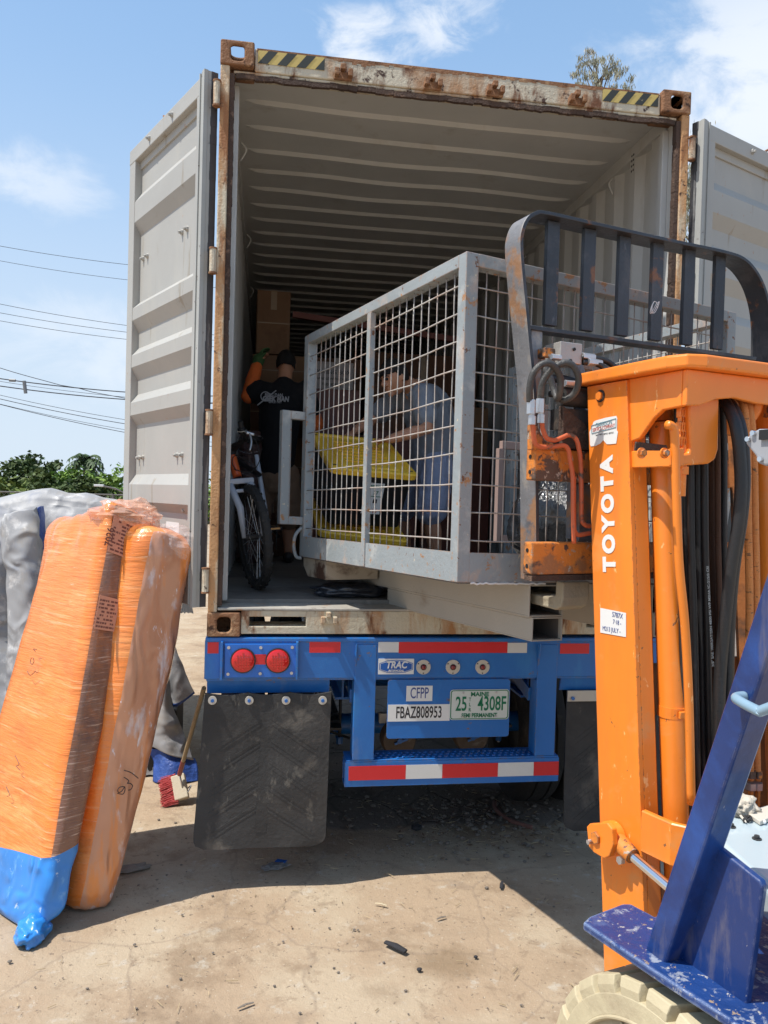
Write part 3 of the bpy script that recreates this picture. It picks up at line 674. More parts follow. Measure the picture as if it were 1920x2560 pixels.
for px in (84, 233, 382, 530):
    q = c7(px, 485); b = NB(); tube(b, [(q.x, -.018, q.z), (q.x, -.024, q.z)], .021, 20); w_ = obj('washer', b, m_beige, fl, smooth=40)
    b = NB(); tube(b, [(q.x, -.024, q.z), (q.x, -.034, q.z)], .009, 6); obj('bolt_head', b, m_blue, fl)
fr0 = c7(1518, 600, .05).x
fr = flap(fr0, CW - .0, .955, .205, .04, False)
b = NB(); box(b, (fr0 - .004, .022, .90), (CW, .03, .958)); obj('flap_clamp', b, m_beige, fr, bev=.002)
q = c7(1548, 481, .02); b = NB(); tube(b, [(q.x, .021, q.z), (q.x, .012, q.z)], .010, 8); obj('bolt_head', b, m_blue, fr)
# main rails and running gear
for x0 in (.66, 1.69):
    b = NB(); box(b, (x0 + .035, .24, .88), (x0 + .045, 11.5, 1.12)); box(b, (x0, .24, 1.12), (x0 + .08, 11.5, 1.132)); box(b, (x0, .24, .868), (x0 + .08, 11.5, .88)); obj('frame_rail', b, m_blue, ch)
for yy in (.9, 2.1, 4.0, 7.0):
    b = NB(); box(b, (.70, yy, .92), (1.73, yy + .06, 1.08)); obj('cross_beam', b, m_blue, ch)
def wheel(cx, y, wid, name='tyre', R_=.515, parent=ch, face=1):
    b = NB(); prof = [(-.5, .60), (-.5, .74), (-.49, .86), (-.44, .955), (-.36, .99), (-.20, 1.0), (-.19, .975), (-.16, .975), (-.15, 1.0), (.15, 1.0), (.16, .975), (.19, .975), (.20, 1.0), (.36, .99), (.44, .955), (.49, .86), (.5, .74), (.5, .60)]
    n = 48; rows = []
    for k in range(n):
        a = 2 * math.pi * k / n; rows.append([b.verts.new((cx + p * wid, y + R_ * q * math.cos(a), R_ + R_ * q * math.sin(a))) for p, q in prof])
    for k in range(n):
        A, B = rows[k], rows[(k + 1) % n]
        for i in range(len(prof) - 1): b.faces.new([A[i], A[i + 1], B[i + 1], B[i]])
    t = obj(name, b, m_tyre, parent, smooth=40)
    b = NB(); rp = [(-.5, .60), (-.40, .56), (-.1, .52), (-.05, .25), (.05, .25), (.1, .52), (.40, .56), (.5, .60)]; rows = []
    for k in range(32):
        a = 2 * math.pi * k / 32; rows.append([b.verts.new((cx + p * wid, y + R_ * q * math.cos(a), R_ + R_ * q * math.sin(a))) for p, q in rp])
    for k in range(32):
        A, B = rows[k], rows[(k + 1) % 32]
        for i in range(len(rp) - 1): b.faces.new([A[i], A[i + 1], B[i + 1], B[i]])
    for s in (3, 4): b.faces.new([r_[s] for r_ in rows])
    obj('rim', b, m_dark, t, smooth=40)
for y in (1.05, 2.30):
    for cx in (.165, .455, 1.985, 2.275): wheel(cx, y, .255)
    b = NB(); tube(b, [(.33, y, .50), (2.10, y, .50)], .065, 16); ax = obj('axle', b, m_blue, ch, smooth=40)
    for x in (.70, 1.73):
        b = NB()
        for k in range(3): bar(b, (x, y - .45 + k * .1, .60 + k * .015), (x, y + .45 - k * .1, .60 + k * .015), .075, .014)
        obj('leaf_spring', b, m_dark, ch)
        for dx in (-.06, .06):
            b = NB(); tube(b, [(x + dx, y - .12, .40), (x + dx, y - .12, .70)], .010, 8); obj('u_bolt', b, m_zinc if x > 1 else m_dark, ch)
            b = NB(); tube(b, [(x + dx, y - .12, .41), (x + dx, y - .12, .445)], .02, 6); tube(b, [(x + dx, y - .12, .45), (x + dx, y - .12, .456)], .028, 12); obj('u_bolt_nut', b, m_blue, ch)
q1 = [PY_(480 + x * .6148, 1450 + y * .6148, .78) for x, y in ((825, 645), (1112, 632))]
for i, q in enumerate(q1):
    b = NB(); tube(b, [(q.x, .62, q.z + .04), (q.x, .635, q.z + .04), (q.x, .70, q.z + .04), (q.x, .715, q.z + .04), (q.x, .80, q.z + .04)], [.095, .105, .108, .095, .07], 24); bc = obj('brake_chamber', b, mat('brake_chamber_paint', (.10, .075, .055), .7, var=.3, spots=[((.2, .17, .14), 9, .58, .1)], bump=.3), ch, smooth=40)
    b = NB(); bar(b, (q.x - .03, .612, q.z + .02), (q.x + .05, .612, q.z + .05), .012, .012); tube(b, [(q.x, .62, q.z + .04), (q.x, .60, q.z + .04)], .016, 8); obj('clevis', b, m_blue, bc)
b = NB()
tube(b, spline([(.62, .5, .95), (.64, .55, .85), (.60, .60, .72), (.66, .7, .6)], 6), .01, 6); obj('air_hose', b, m_black, ch, smooth=True)
b = NB()
tube(b, spline([(.60, .45, 1.0), (.58, .55, .8), (.63, .60, .62), (.8, .75, .5)], 6), .008, 6); obj('air_hose', b, m_black, ch, smooth=True)
A = PY_(480 + 735 * .6148, 1450 + 490 * .6148, 1.0); b = NB(); box(b, (A.x, .7, A.z - .06), (A.x + .12, .74, A.z)); obj('mud_bracket', b, m_beige, ch, bev=.003)
# ================================================================ wire cage platform
CG = Frame(.973, -1.088, 18)
cg = thing('wire_cage', 'grey steel wire-mesh cage lifted by the orange forklift at the container opening', 'wire cage', (.973, -1.088, 1.45), 18)
m_cage = mat('cage_paint', (.285, .315, .325), .5, var=.10, spots=[((.44, .35, .29), 7, .575, .10, (1, 1, .5)), ((.50, .50, .47), 4, .56, .15), (RUSTL, 18, .62, .05), ((.62, .54, .38), 26, .67, .03), (RUST, 30, .66, .03)], bump=.25, bs=45, edge=((.38, .23, .15), .006, .44))
m_wire = mat('cage_wire', (.40, .37, .34), .55, var=.1, spots=[((.36, .24, .18), 4, .50, .14), ((.62, .60, .56), 20, .6, .1)], bump=.2)
m_pocket = mat('fork_pocket_paint', (.42, .385, .325), .6, var=.06, spots=[(RUSTL, 10, .68, .08), ((.28, .22, .16), 3, .64, .15)], bump=.15)
m_pin = mat('pocket_rust_inside', (.12, .105, .095), .8, var=.3, spots=[((.26, .2, .14), 10, .58, .1)])
GW, GD, GH = 1.44, 1.66, 1.225
def gzz(s, t): return 1.65 - .022 * t - .028 * s
def G(s, t, z): return CG.W(s, t, gzz(s, t) + z)
def gbox(b, s0, s1, t0, t1, z0, z1):
    hexa(b, [G(s0, t0, z0), G(s1, t0, z0), G(s1, t1, z0), G(s0, t1, z0), G(s0, t0, z1), G(s1, t0, z1), G(s1, t1, z1), G(s0, t1, z1)])
pw = .055
for s in (0, GW - pw):
    for t in (0, GD - pw):
        b = NB(); gbox(b, s, s + pw, t, t + pw, 0, GH); obj('corner_post', b, m_cage, cg, bev=.003)
BP = .112
def side(a, c, nm):
    """a,c: (s,t) ends between posts"""
    (s0, t0), (s1, t1) = a, c
    ln = math.hypot(s1 - s0, t1 - t0); al = abs(t1 - t0) > abs(s1 - s0)
    th = .006
    b = NB()
    if al: gbox(b, s0, s0 + pw, t0, t1, GH - .048, GH + .001)
    else: gbox(b, s0, s1, t0, t0 + pw, GH - .048, GH + .001)
    tr = obj('top_rail', b, m_cage, cg, bev=.003)
    out = .004 if (al and s0 < .5) or (not al and t0 < .5) else pw - .012
    b = NB()
    if al: gbox(b, s0 + out - .003, s0 + out + th, t0 - .04, t1 + .04, .0, BP)
    else: gbox(b, s0 - .04, s1 + .04, t0 + out - .003, t0 + out + th, .0, BP)
    kp = obj('kick_panel', b, m_cage, cg)
    b = NB()
    sp = .064 if al else .052; n = int(ln / sp); r = .0028
    o1 = .022 if out < .02 else pw - .03
    for k in range(1, n):
        f = k / n; pts = []
        ph = random.random() * 9; am = .011 if (nm == 'L' and f < .35) else .004
        for j in range(9):
            zz = BP - .02 + (GH - BP - .01) * j / 8; w = am * noise.noise(V((ph, j * .45, 0))) if 0 < j < 8 else 0
            pts.append(G(s0 + o1 + .004, t0 + (t1 - t0) * f + w, zz) if al else G(s0 + (s1 - s0) * f + w, t0 + o1 + .004, zz))
        tube(b, pts, r, 5)
    rows = 10
    for k in range(rows):
        z = BP + .045 + k * .1055
        pts = []; ph = random.random() * 9
        for j in range(13):
            f = j / 12; w = .004 * noise.noise(V((ph, j * .5, 2)))
            if nm == 'L': w += .012 * math.exp(-(f * 6) ** 2) * (1 if k > 2 else 0)
            pts.append(G(s0 + o1 - .005, t0 + (t1 - t0) * f, z + w) if al else G(s0 + (s1 - s0) * f, t0 + o1 - .005, z + w))
        tube(b, pts, r * 1.15, 5)
    obj('mesh_panel', b, m_wire, cg, smooth=True)
side((0, pw), (0, GD - pw), 'L'); side((GW - pw, pw), (GW - pw, GD - pw), 'Rr'); side((pw, 0), (GW - pw, 0), 'F')
b = NB(); gbox(b, -.006, .022, .80, .838, .001, GH - .05); obj('middle_post', b, m_cage, cg, bev=.003)
b = NB(); gbox(b, .01, GW - .01, .01, GD - .01, -.006, .0); obj('floor_plate', b, mat('cage_floor', (.14, .13, .12), .7, var=.3), cg)
# gate frame hanging at the far left corner
b = NB(); t0 = GD + .0; zt, zb = .80, .22
for zz in (zt, zb): gbox(b, -.085, .0, t0 - .045, t0, zz - .045, zz)
gbox(b, -.135, -.085, t0 - .045, t0, zb - .045, zt); gt = obj('gate_frame', b, m_cage, cg, bev=.003)
b = NB(); gbox(b, -.082, -.075, t0 - .03, t0 - .02, zb, zt - .046); obj('gate_rod', b, m_cage, gt)
b = NB(); tube(b, spline([G(0, GD - .03, .16), G(-.035, GD - .03, .12), G(-.045, GD - .03, .06), G(-.03, GD - .03, .0), G(.0, GD - .03, -.01)], 6), .010, 8); obj('hook', b, m_cage, cg, smooth=True)
b = NB(); gbox(b, GW - pw - .55, GW - pw - .001, .62, .65, GH - .20, GH - .155); obj('cross_rail', b, mat('rusty_rail', (.34, .20, .15), .7, var=.15), cg, bev=.003)
# reddish inner gate frame on the right side
b = NB()
gbox(b, GW - .36, GW - .33, .9, .93, 0, GH - .35); gbox(b, GW - .62, GW - .36, .9, .93, .62, .66); gbox(b, GW - .64, GW - .61, .9, .93, .13, .62); gbox(b, GW - .62, GW - .36, .9, .93, .13, .17)
obj('inner_frame', b, mat('pink_primer', (.33, .23, .20), .7, var=.15), cg, bev=.002)
# fork pockets: pairs of stacked tubes
def pocket(s0, w, t0, t1, z0, z1, nm='fork_pocket'):
    th = .006
    b = NB()
    gbox(b, s0, s0 + w, t0, t1, z0, z0 + th); gbox(b, s0, s0 + w, t0, t1, z1 - th, z1)
    gbox(b, s0, s0 + th, t0, t1, z0 + th, z1 - th); gbox(b, s0 + w - th, s0 + w, t0, t1, z0 + th, z1 - th)
    o = obj(nm, b, m_pocket, cg, bev=.0015)
    b = NB(); tt = .012
    gbox(b, s0 + th, s0 + w - th, t0 + .02, t1, z0 + th, z0 + th + .002); gbox(b, s0 + th, s0 + th + .002, t0 + .02, t1, z0 + th + .002, z1 - th); gbox(b, s0 + w - th - .002, s0 + w - th, t0 + .02, t1, z0 + th + .002, z1 - th)
    obj('pocket_lining', b, m_pin, o)
for s0 in (.335, .985):
    pocket(s0, .17, .0, GD - .12, -.135, -.008); pocket(s0 + .018, .152, -.0, 1.25, -.232, -.137)
    b = NB(); prism(b, [G(s0 + .006, GD - .11, -.01), G(s0 + .006, GD + .02, -.01), G(s0 + .006, GD + .02, -.07), G(s0 + .006, GD - .06, -.13), G(s0 + .006, GD - .11, -.13)], CG.r * .158); obj('pocket_end', b, m_pocket, cg)
b = NB(); prism(b, [G(.02, GD - .02, -.007), G(.02, GD - .35, -.007), G(.02, GD - .35, -.105), G(.02, GD - .09, -.105), G(.02, GD - .02, -.05)], CG.r * .30)
obj('corner_gusset', b, mat('sooty_beige', (.40, .34, .26), .7, var=.2, spots=[(RUSTD, 4, .52, .12)]), cg)
b = NB(); sp = []
for k in range(26): sp.append(G(.06 + k * .014, -.002, -.004 + .006 * noise.noise(V((k * .7, 0, 0)))))
tube(b, sp, .004, 5); obj('shrink_film', b, m_sign, cg)
# ================================================================ forklift
FK = Frame(.973, -1.088, 16)
fk = thing('forklift', 'orange mast forklift with blue guard pillar, black load backrest and cream tyre, lifting the cage', 'forklift', (.973, -1.088, 0), 16)
F = FK.W
ORC = (.86, .235, .022)
m_or = mat('forklift_orange', ORC, .38, var=.07, spots=[((.66, .185, .03), 2.5, .52, .2, (1, 1, .2)), ((.78, .27, .06), 6, .58, .1), ((.95, .45, .16), 24, .67, .02, (1, 1, .4)), ((.20, .09, .04), 21, .70, .015)], bump=.06, bs=30, coat=.15, edge=((.20, .10, .05), .005, .52))
m_orr = mat('chipped_orange', (.66, .21, .03), .6, var=.15, spots=[((.34, .15, .06), 7, .53, .08), ((.11, .065, .045), 4.5, .545, .03), ((.08, .05, .04), 17, .585, .04), ((.42, .34, .27), 24, .62, .04)], bump=.5, bs=40, edge=((.10, .07, .05), .008, .42))
m_pipe = mat('red_pipe', (.55, .12, .045), .5, var=.12, spots=[((.12, .08, .06), 9, .58, .06)], bump=.3)
m_back = mat('backrest_steel', (.045, .052, .062), .45, .3, var=.25, spots=[((.10, .10, .105), 4, .53, .15), ((.20, .095, .05), 7, .60, .06), ((.16, .16, .17), 20, .66, .1, (1, 1, .3))], bump=.3, bs=35)
m_backw = mat('worn_backrest_steel', (.25, .25, .26), .5, .4, var=.2, spots=[((.13, .14, .16), 5, .53, .12), ((.40, .22, .12), 3.2, .56, .06), ((.36, .33, .30), 9, .56, .08, (1, 1, .4))], bump=.35, bs=30)
m_hose = mat('hydraulic_hose', (.018, .018, .019), .42, var=.3, spots=[((.10, .09, .085), 5, .63, .12)], bump=.25, bs=120)
m_hoser = mat('dusty_hose', (.12, .055, .03), .7, var=.3, bump=.6, bs=120, bstretch=(1, 1, 4))
m_hoseo = mat('painted_hose', (.72, .26, .07), .6, var=.15, spots=[((.16, .08, .04), 22, .62, .04, (1, 1, 3))], bump=.8, bs=60, bstretch=(.4, .4, 5))
m_fblue = mat('forklift_blue', (.006, .030, .14), .36, var=.15, spots=[((.012, .07, .29), 2.2, .50, .15), ((.085, .09, .16), 8, .58, .10, (1, 1, .25)), ((.30, .28, .30), 40, .70, .02, (1, 1, .4))], bump=.14, bs=18, coat=.3, edge=((.12, .14, .24), .005, .50))
m_fstep = mat('worn_step_blue', (.008, .04, .17), .45, var=.2, spots=[((.10, .15, .30), 5, .54, .10), ((.26, .29, .36), 16, .58, .05), ((.40, .39, .37), 34, .635, .03), ((.30, .22, .15), 44, .66, .02)], bump=.7, bs=30, coat=.2, edge=((.30, .38, .52), .010, .40))
m_cowl = mat('cowl_white', (.42, .50, .53), .22, var=.05, spots=[((.18, .12, .09), 3, .72, .06)], coat=.5)
m_cream = mat('cream_tyre', (.50, .43, .28), .7, var=.10, spots=[((.36, .29, .19), 4, .56, .15), ((.25, .2, .14), 16, .66, .06)], bump=.35, bs=30)
def fbox(b, s0, s1, t0, t1, z0, z1):
    hexa(b, [F(s0, t0, z0), F(s1, t0, z0), F(s1, t1, z0), F(s0, t1, z0), F(s0, t0, z1), F(s1, t0, z1), F(s1, t1, z1), F(s0, t1, z1)])
def mt(z, a=0.0): return -.236 - .0957 * (2.41 - z) + a
def mbox(b, s0, s1, a0, a1, z0, z1):
    hexa(b, [F(s0, mt(z0, a0), z0), F(s1, mt(z0, a0), z0), F(s1, mt(z0, a1), z0), F(s0, mt(z0, a1), z0), F(s0, mt(z1, a0), z1), F(s1, mt(z1, a0), z1), F(s1, mt(z1, a1), z1), F(s0, mt(z1, a1), z1)])
# mast rails (channels)
MS0, MS1 = .38, 1.16; dm = -.205
for s0, s1, f0, f1 in ((MS0, MS0 + .018, MS0 + .018, MS0 + .075), (MS1 - .018, MS1, MS1 - .075, MS1 - .018)):
    b = NB(); mbox(b, s0, s1, dm, 0, .34, 2.38); mbox(b, f0, f1, dm, dm + .02, .36, 2.37); mbox(b, f0, f1, -.02, 0, .36, 2.37)
    mr_ = obj('mast_rail', b, m_or, fk, bev=.002)
    if s0 == MS0: mastL = mr_
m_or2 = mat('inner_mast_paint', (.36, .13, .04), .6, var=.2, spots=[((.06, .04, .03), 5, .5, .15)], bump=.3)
for s0, s1 in ((MS0 + .02, MS0 + .05), (MS0 + .09, MS0 + .105), (MS1 - .12, MS1 - .09)):
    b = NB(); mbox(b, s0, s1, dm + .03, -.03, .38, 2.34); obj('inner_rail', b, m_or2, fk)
b = NB()
for s, w in ((.50, .03), (.86, .045), (.74, .03)): mbox(b, s, s + w, -.06, -.03, .4, 2.3)
obj('inner_mast_bars', b, m_dark, fk)
# lettering on the mast
def mast_text(s_, u0, v0, u1, v1, size, **k):
    A = FK.S(MS0, u0, v0); B = FK.S(MS0, u1, v1); d = F(*B) - F(*A); mid = (F(*A) + F(*B)) / 2 - FK.r * .0015
    upd = F(MS0, mt(1, 0) - mt(1, -.1) * 0 - 0, 1)
    text('lettering', s_, size, m_sign, mastL, mid, d, FK.h if k.get('flip') else FK.h, xs=k.get('xs', 1), bold=k.get('bold', .002), sp=k.get('sp', 1.0))
cc = lambda x, y: (1220 + x * .4219, 1000 + y * .4219)
a0 = cc(725, 1020); a1 = cc(706, 335)
mast_text('TOYOTA', *a0, *a1,   .083, xs=.95, bold=.0045, sp=1.36)
# stickers
def sticker(pts, name, z=.0012):
    P = [F(*FK.S(MS0, *cc(*p))) - FK.r * z for p in pts]; b = NB(); prism(b, P, FK.r * (-.0008)); return obj(name, b, m_sign, mastL), P
st1, P1 = sticker([(607, 265), (604, 190), (616, 165), (628, 130), (640, 122), (700, 105), (762, 94), (768, 110), (766, 180), (772, 190), (762, 258), (725, 262), (706, 262), (686, 238), (668, 258), (640, 272), (612, 275)], 'service_sticker')
def stext(s_, a, b_, size, par, m, xs=1.0, bold=.0004, z=.0030):
    A = F(*FK.S(MS0, *cc(*a))); B = F(*FK.S(MS0, *cc(*b_))); mid = (A + B) / 2 - FK.r * z
    text('lettering', s_, size, m, par, mid, B - A, V((0, 0, 1)), xs=xs, bold=bold, th=.0002)
m_inkr = mat('ink_teal', (.10, .22, .28), .5); m_inkred = mat('ink_red', (.45, .08, .06), .5)
stext('GARRISON', (652, 150), (728, 134), .022, st1, m_inkr, .80, 0.); stext('SERVICE COMPANY', (620, 182), (758, 150), .019, st1, m_inkred, .70, 0.)
stext('SALES · PARTS · SERVICE · RENTALS', (622, 213), (768, 190), .0075, st1, m_ink, .8, 0.)
Pb = [F(*FK.S(MS0, *cc(*p))) - FK.r * .0028 for p in ((617, 153), (762, 110), (762, 162), (619, 200))]
b = NB()
for i in range(4): bar(b, Pb[i], Pb[(i + 1) % 4], .0018, .0018)
obj('sticker_frame', b, m_inkr, st1)
st2, P2 = sticker([(668, 1232), (820, 1262), (820, 1405), (668, 1378)], 'paper_tag')
stext('5787X', (730, 1268), (812, 1286), .024, st2, m_inkb, .82, 0.); stext('7·18 -', (735, 1312), (802, 1326), .022, st2, m_inkb, .8, 0.); stext('M213 JULY -', (672, 1350), (800, 1374), .022, st2, m_inkb, .80, 0.)
# tie-bar head plate
outer = [(MS0 - .03, mt(2.42) + .03), (MS0 - .035, -.50), (MS0 - .035, -.66), (MS0 - .01, -.72), (MS0 + .05, -.742), (1.12, -.742), (1.17, -.72), (1.20, -.66), (1.20, mt(2.42) + .03)]
inner = [(1.05, mt(2.42) + .03), (1.05, -.44), (.50, -.44), (.50, mt(2.42) + .03)]
b = NB(); prism(b, [F(s, t, 2.385) for s, t in outer + inner], (0, 0, .042)); tb = obj('tie_plate', b, m_or, fk, bev=.008, seg=3)
# side skirt with curved lower edge, rear skirt
b = NB(); pf = [(mt(2.385) - .01, 2.384), (mt(2.20) - .02, 2.20), (-.46, 2.17), (-.50, 2.18), (-.56, 2.24), (-.60, 2.265), (-.68, 2.27), (-.68, 2.384)]
prism(b, [F(MS0 + .012, t, z) for t, z in pf], FK.r * .02); obj('tie_skirt', b, m_or, tb, bev=.004)
b = NB(); prism(b, [F(MS1 - .032, t, z) for t, z in pf], FK.r * .02); obj('tie_skirt', b, m_or, tb, bev=.004)
b = NB(); prism(b, [F(s, -.68, z) for s, z in ((MS0 + .013, 2.384), (MS0 + .013, 2.27), (.45, 2.275), (.52, 2.30), (.60, 2.31), (.70, 2.30), (1.1, 2.30), (1.147, 2.27), (1.147, 2.384))], FK.h * -.02); obj('tie_skirt', b, m_or, tb, bev=.004)
bo = F(*FK.S(MS0, 1502, 990)); b = NB(); tube(b, [bo, bo - FK.r * .004], .022, 20); bt = obj('bolt_recess', b, m_dark, tb)
b = NB(); tube(b, [bo - FK.r * .003, bo - FK.r * .012], .016, 6); obj('bolt_head', b, m_or, tb)
# chain anchor bracket hanging from the tie bar
out_ = [FK.T(-.66, 1150 + x * .4642, 520 + y * .4642) for x, y in ((1235, 1050), (1400, 900), (1392, 1300), (1375, 1355), (1340, 1378), (1180, 1390), (1172, 1330), (1235, 1320), (1243, 1290))]
b = NB(); prism(b, [F(p.x, -.66, p.z) for p in out_], FK.h * .05); obj('chain_bracket', b, m_or, tb, bev=.006)
cz0 = FK.T(-.64, 1150 + 1215 * .4642, 520 + 1200 * .4642)
b = NB(); tube(b, [F(cz0.x, -.635, 2.155), F(cz0.x, -.635, 1.99)], .011, 10); ca = obj('chain_anchor', b, m_or, tb, smooth=40)
b = NB(); tube(b, [F(cz0.x, -.635, 2.06), F(cz0.x, -.635, 2.085)], .02, 6); obj('anchor_nut', b, m_or, tb)
b = NB()
for k in range(7):
    z = 2.165 + k * .023
    if k % 2 == 0: 
        for d in (-.014, -.005, .005, .014): box(b, (-.003, -.009, -.016), (.003, .009, .016), Matrix.Translation(F(cz0.x - .012 + d, -.635, z)) @ Matrix.Rotation(R(16), 4, 'Z'))
    else: 
        for d in (-.010, 0, .010): box(b, (-.002, -.008, -.016), (.002, .008, .016), Matrix.Translation(F(cz0.x - .012 + d, -.635, z)) @ Matrix.Rotation(R(16), 4, 'Z'))
obj('lift_chain', b, m_or, fk, bev=.002)
# lift cylinders, return pipe, clamps
tc_ = mt(1.5, dm) - .035
def cyl_line(u, v0, v1, t_off):
    pass
for sc_, far in ((.52, False), (1.02, True)):
    b = NB(); tube(b, [F(sc_, mt(.5, dm) - .01, .5), F(sc_, mt(2.24, dm) - .01, 2.24)], .043, 28); cy = obj('lift_cylinder', b, m_or, fk, smooth=40)
    b = NB(); tube(b, [F(sc_, mt(2.24, dm) - .01, 2.245), F(sc_, mt(2.38, dm) - .01, 2.384)], .030, 20); obj('cylinder_head', b, m_or, cy, smooth=40)
    if not far:
        b = NB(); fbx = []
        z = 1.27; c_0 = F(sc_, mt(z, dm) - .01, z)
        tube(b, [c_0 - V((0, 0, .018)), c_0 + V((0, 0, .018))], .0455, 28); obj('strap', b, m_or, cy)
        b = NB(); q = F(sc_ + .01, mt(z, dm) - .062, z); box(b, (-.03, -.006, -.012), (.03, .004, .012), Matrix.Translation(q) @ Matrix.Rotation(R(16), 4, 'Z')); obj('strap_clip', b, m_or, cy, bev=.003)
b = NB(); pp = [FK.T(-.72, *p) for p in ((1668, 1062), (1680, 1066), (1686, 1085), (1690, 1200), (1697, 1400), (1712, 1560), (1722, 1750), (1728, 2010))]
tube(b, spline([F(p.x, -.62 - .0957 * (2.2 - p.z), p.z) if 0 else F(p.x, -.72, p.z) for p in pp], 6), .0135, 12); obj('return_pipe', b, m_or, fk, smooth=True)
# bracket bar with two bolts
A = FK.T(-.68, *cc(835, 318)); B = FK.T(-.68, *cc(1068, 312))
b = NB(); fbox(b, MS0 + .012, B.x, -.70, -.683, A.z - .030, A.z + .026); fbox(b, MS0 + .012, MS0 + .03, -.6825, mt(A.z, dm) + .01, A.z - .03, A.z + .026); cb = obj('clamp_bar', b, m_or, fk, bev=.003)
for px in (905, 1040):
    q = FK.T(-.70, *cc(px, 315)); b = NB(); tube(b, [F(q.x, -.701, q.z), F(q.x, -.706, q.z)], .0165, 20); obj('washer', b, m_or, cb, smooth=40)
    b = NB(); tube(b, [F(q.x, -.706, q.z), F(q.x, -.717, q.z)], .0105, 6); obj('nut', b, m_orr, cb)
b = NB(); A2 = [FK.T(-.66, *cc(*p)) for p in ((880, 247), (1060, 268), (1066, 300), (872, 300))]; prism(b, [F(p.x, -.66, p.z) for p in A2], FK.h * .006); obj('rusty_plate', b, m_rustdark, cb)
# hoses between the rails
def hose(uv, t, r, m, name='hydraulic_hose', tt=None):
    pts = []
    for i, p in enumerate(uv):
        t_ = t if tt is None else tt[i]; q = FK.T(t_, *p); pts.append(F(q.x, t_, q.z))
    b = NB(); tube(b, spline(pts, 6), r, 10); return obj(name, b, m, fk, smooth=True)
for u0, u1, u2, t, r, m in ((1692, 1705, 1722, -.53, .011, m_hose), (1708, 1722, 1735, -.48, .012, m_hose), (1722, 1735, 1745, -.52, .012, m_hose), (1742, 1752, 1760, -.50, .013, m_hose), (1757, 1768, 1778, -.52, .012, m_hose), (1775, 1787, 1790, -.47, .013, m_hoser), (1790, 1800, 1802, -.50, .010, m_hoser), (1700, 1712, 1728, -.44, .013, m_hose), (1805, 1812, 1815, -.45, .013, m_hose), (1730, 1744, 1752, -.42, .014, m_hose), (1765, 1777, 1785, -.42, .014, m_hose)):
    hose([(u0, 1000), (u0 + 4, 1150), ((u0 + u1) / 2, 1350), (u1, 1550), (u1 + 4, 1750), (u2, 2050)], t - .06, r, m)
# printed text on two hoses
def hose_text(s_, a, b_, t, size):
    A = FK.T(t, *a); B = FK.T(t, *b_); A = F(A.x, t, A.z); B = F(B.x, t, B.z)
    text('hose_print', s_, size, mat('hose_print', (.55, .58, .56), .6), fk, (A + B) / 2, B - A, -FK.r, xs=1.0, bold=.0002, th=.0001)
hose_text('3/8" SAE 100R2AT/2SN 4800 PSI WP MSHA IC-215/0 CSI', (1788, 1760), (1764, 1320), -.600, .0145)
hose_text('100R2AT/2SN 4800 PSI WP', (1702, 1200), (1697, 1040), -.606, .013)
# two big looped hoses on the right
for du, r in ((0, .020), (22, .017)):
    b = hose([(1770 + du * .3, 985), (1800 + du * .5, 990), (1838 + du * .6, 1060), (1852 + du * .5, 1180), (1848 + du * .4, 1290), (1828 + du * .4, 1420), (1812 + du * .6, 1560), (1800 + du, 1700), (1795 + du, 1900)], 0, r, m_hose, tt=[-.50, -.60, -.70, -.72, -.72, -.70, -.68, -.66, -.64])
for du in (0, 17):
    hose([(1828 + du, 1000), (1842 + du, 990), (1860 + du * .8, 1020), (1868 + du * .9, 1120), (1870 + du, 1300), (1874 + du, 1500), (1872 + du, 1700), (1876 + du, 1950)], 0, .0125, m_hoseo, tt=[-.52, -.60, -.66, -.68, -.66, -.64, -.62, -.60], name='painted_hose')
    for v in (1935, 1965):
        q = FK.T(-.60, 1876 + du, v); b = NB(); tube(b, [F(q.x, -.60, q.z - .012), F(q.x, -.60, q.z + .012)], .019, 6); obj('hose_fitting', b, m_orr if v == 1935 else m_zinc, fk)
    q = FK.T(-.60, 1876 + du, 2000); b = NB(); tube(b, [F(q.x, -.60, q.z - .05), F(q.x, -.60, q.z + .05)], .011, 6); obj('hose_fitting', b, m_orr, fk)
for (u, v) in ((1852, 1010), (1912, 1030)):
    q = FK.T(-.50, u, v); b = NB(); C0 = F(q.x, -.50, q.z); pr = [C0 + FK.h * (-.075 * math.cos(R(a))) + V((0, 0, .075 * math.sin(R(a)))) for a in range(-60, 181, 12)]
    tube(b, pr, .014, 8, flat=(1.6, .5)); obj('hose_guide', b, m_or, fk, smooth=True)
    b = NB(); fbox(b, q.x - .006, q.x + .006, -.52, -.50, q.z - .02, q.z + .10); obj('guide_bracket', b, m_orr, fk)
b = NB(); mbox(b, MS0 + .08, MS1 - .08, dm + .01, dm + .03, 2.22, 2.375); obj('upper_cross_member', b, m_orr, fk)
for z0, z1 in ((.40, .62), (1.2, 1.38)): b = NB(); mbox(b, MS0 + .08, MS1 - .08, -.03, -.012, z0, z1); obj('cross_member', b, m_or2, fk)
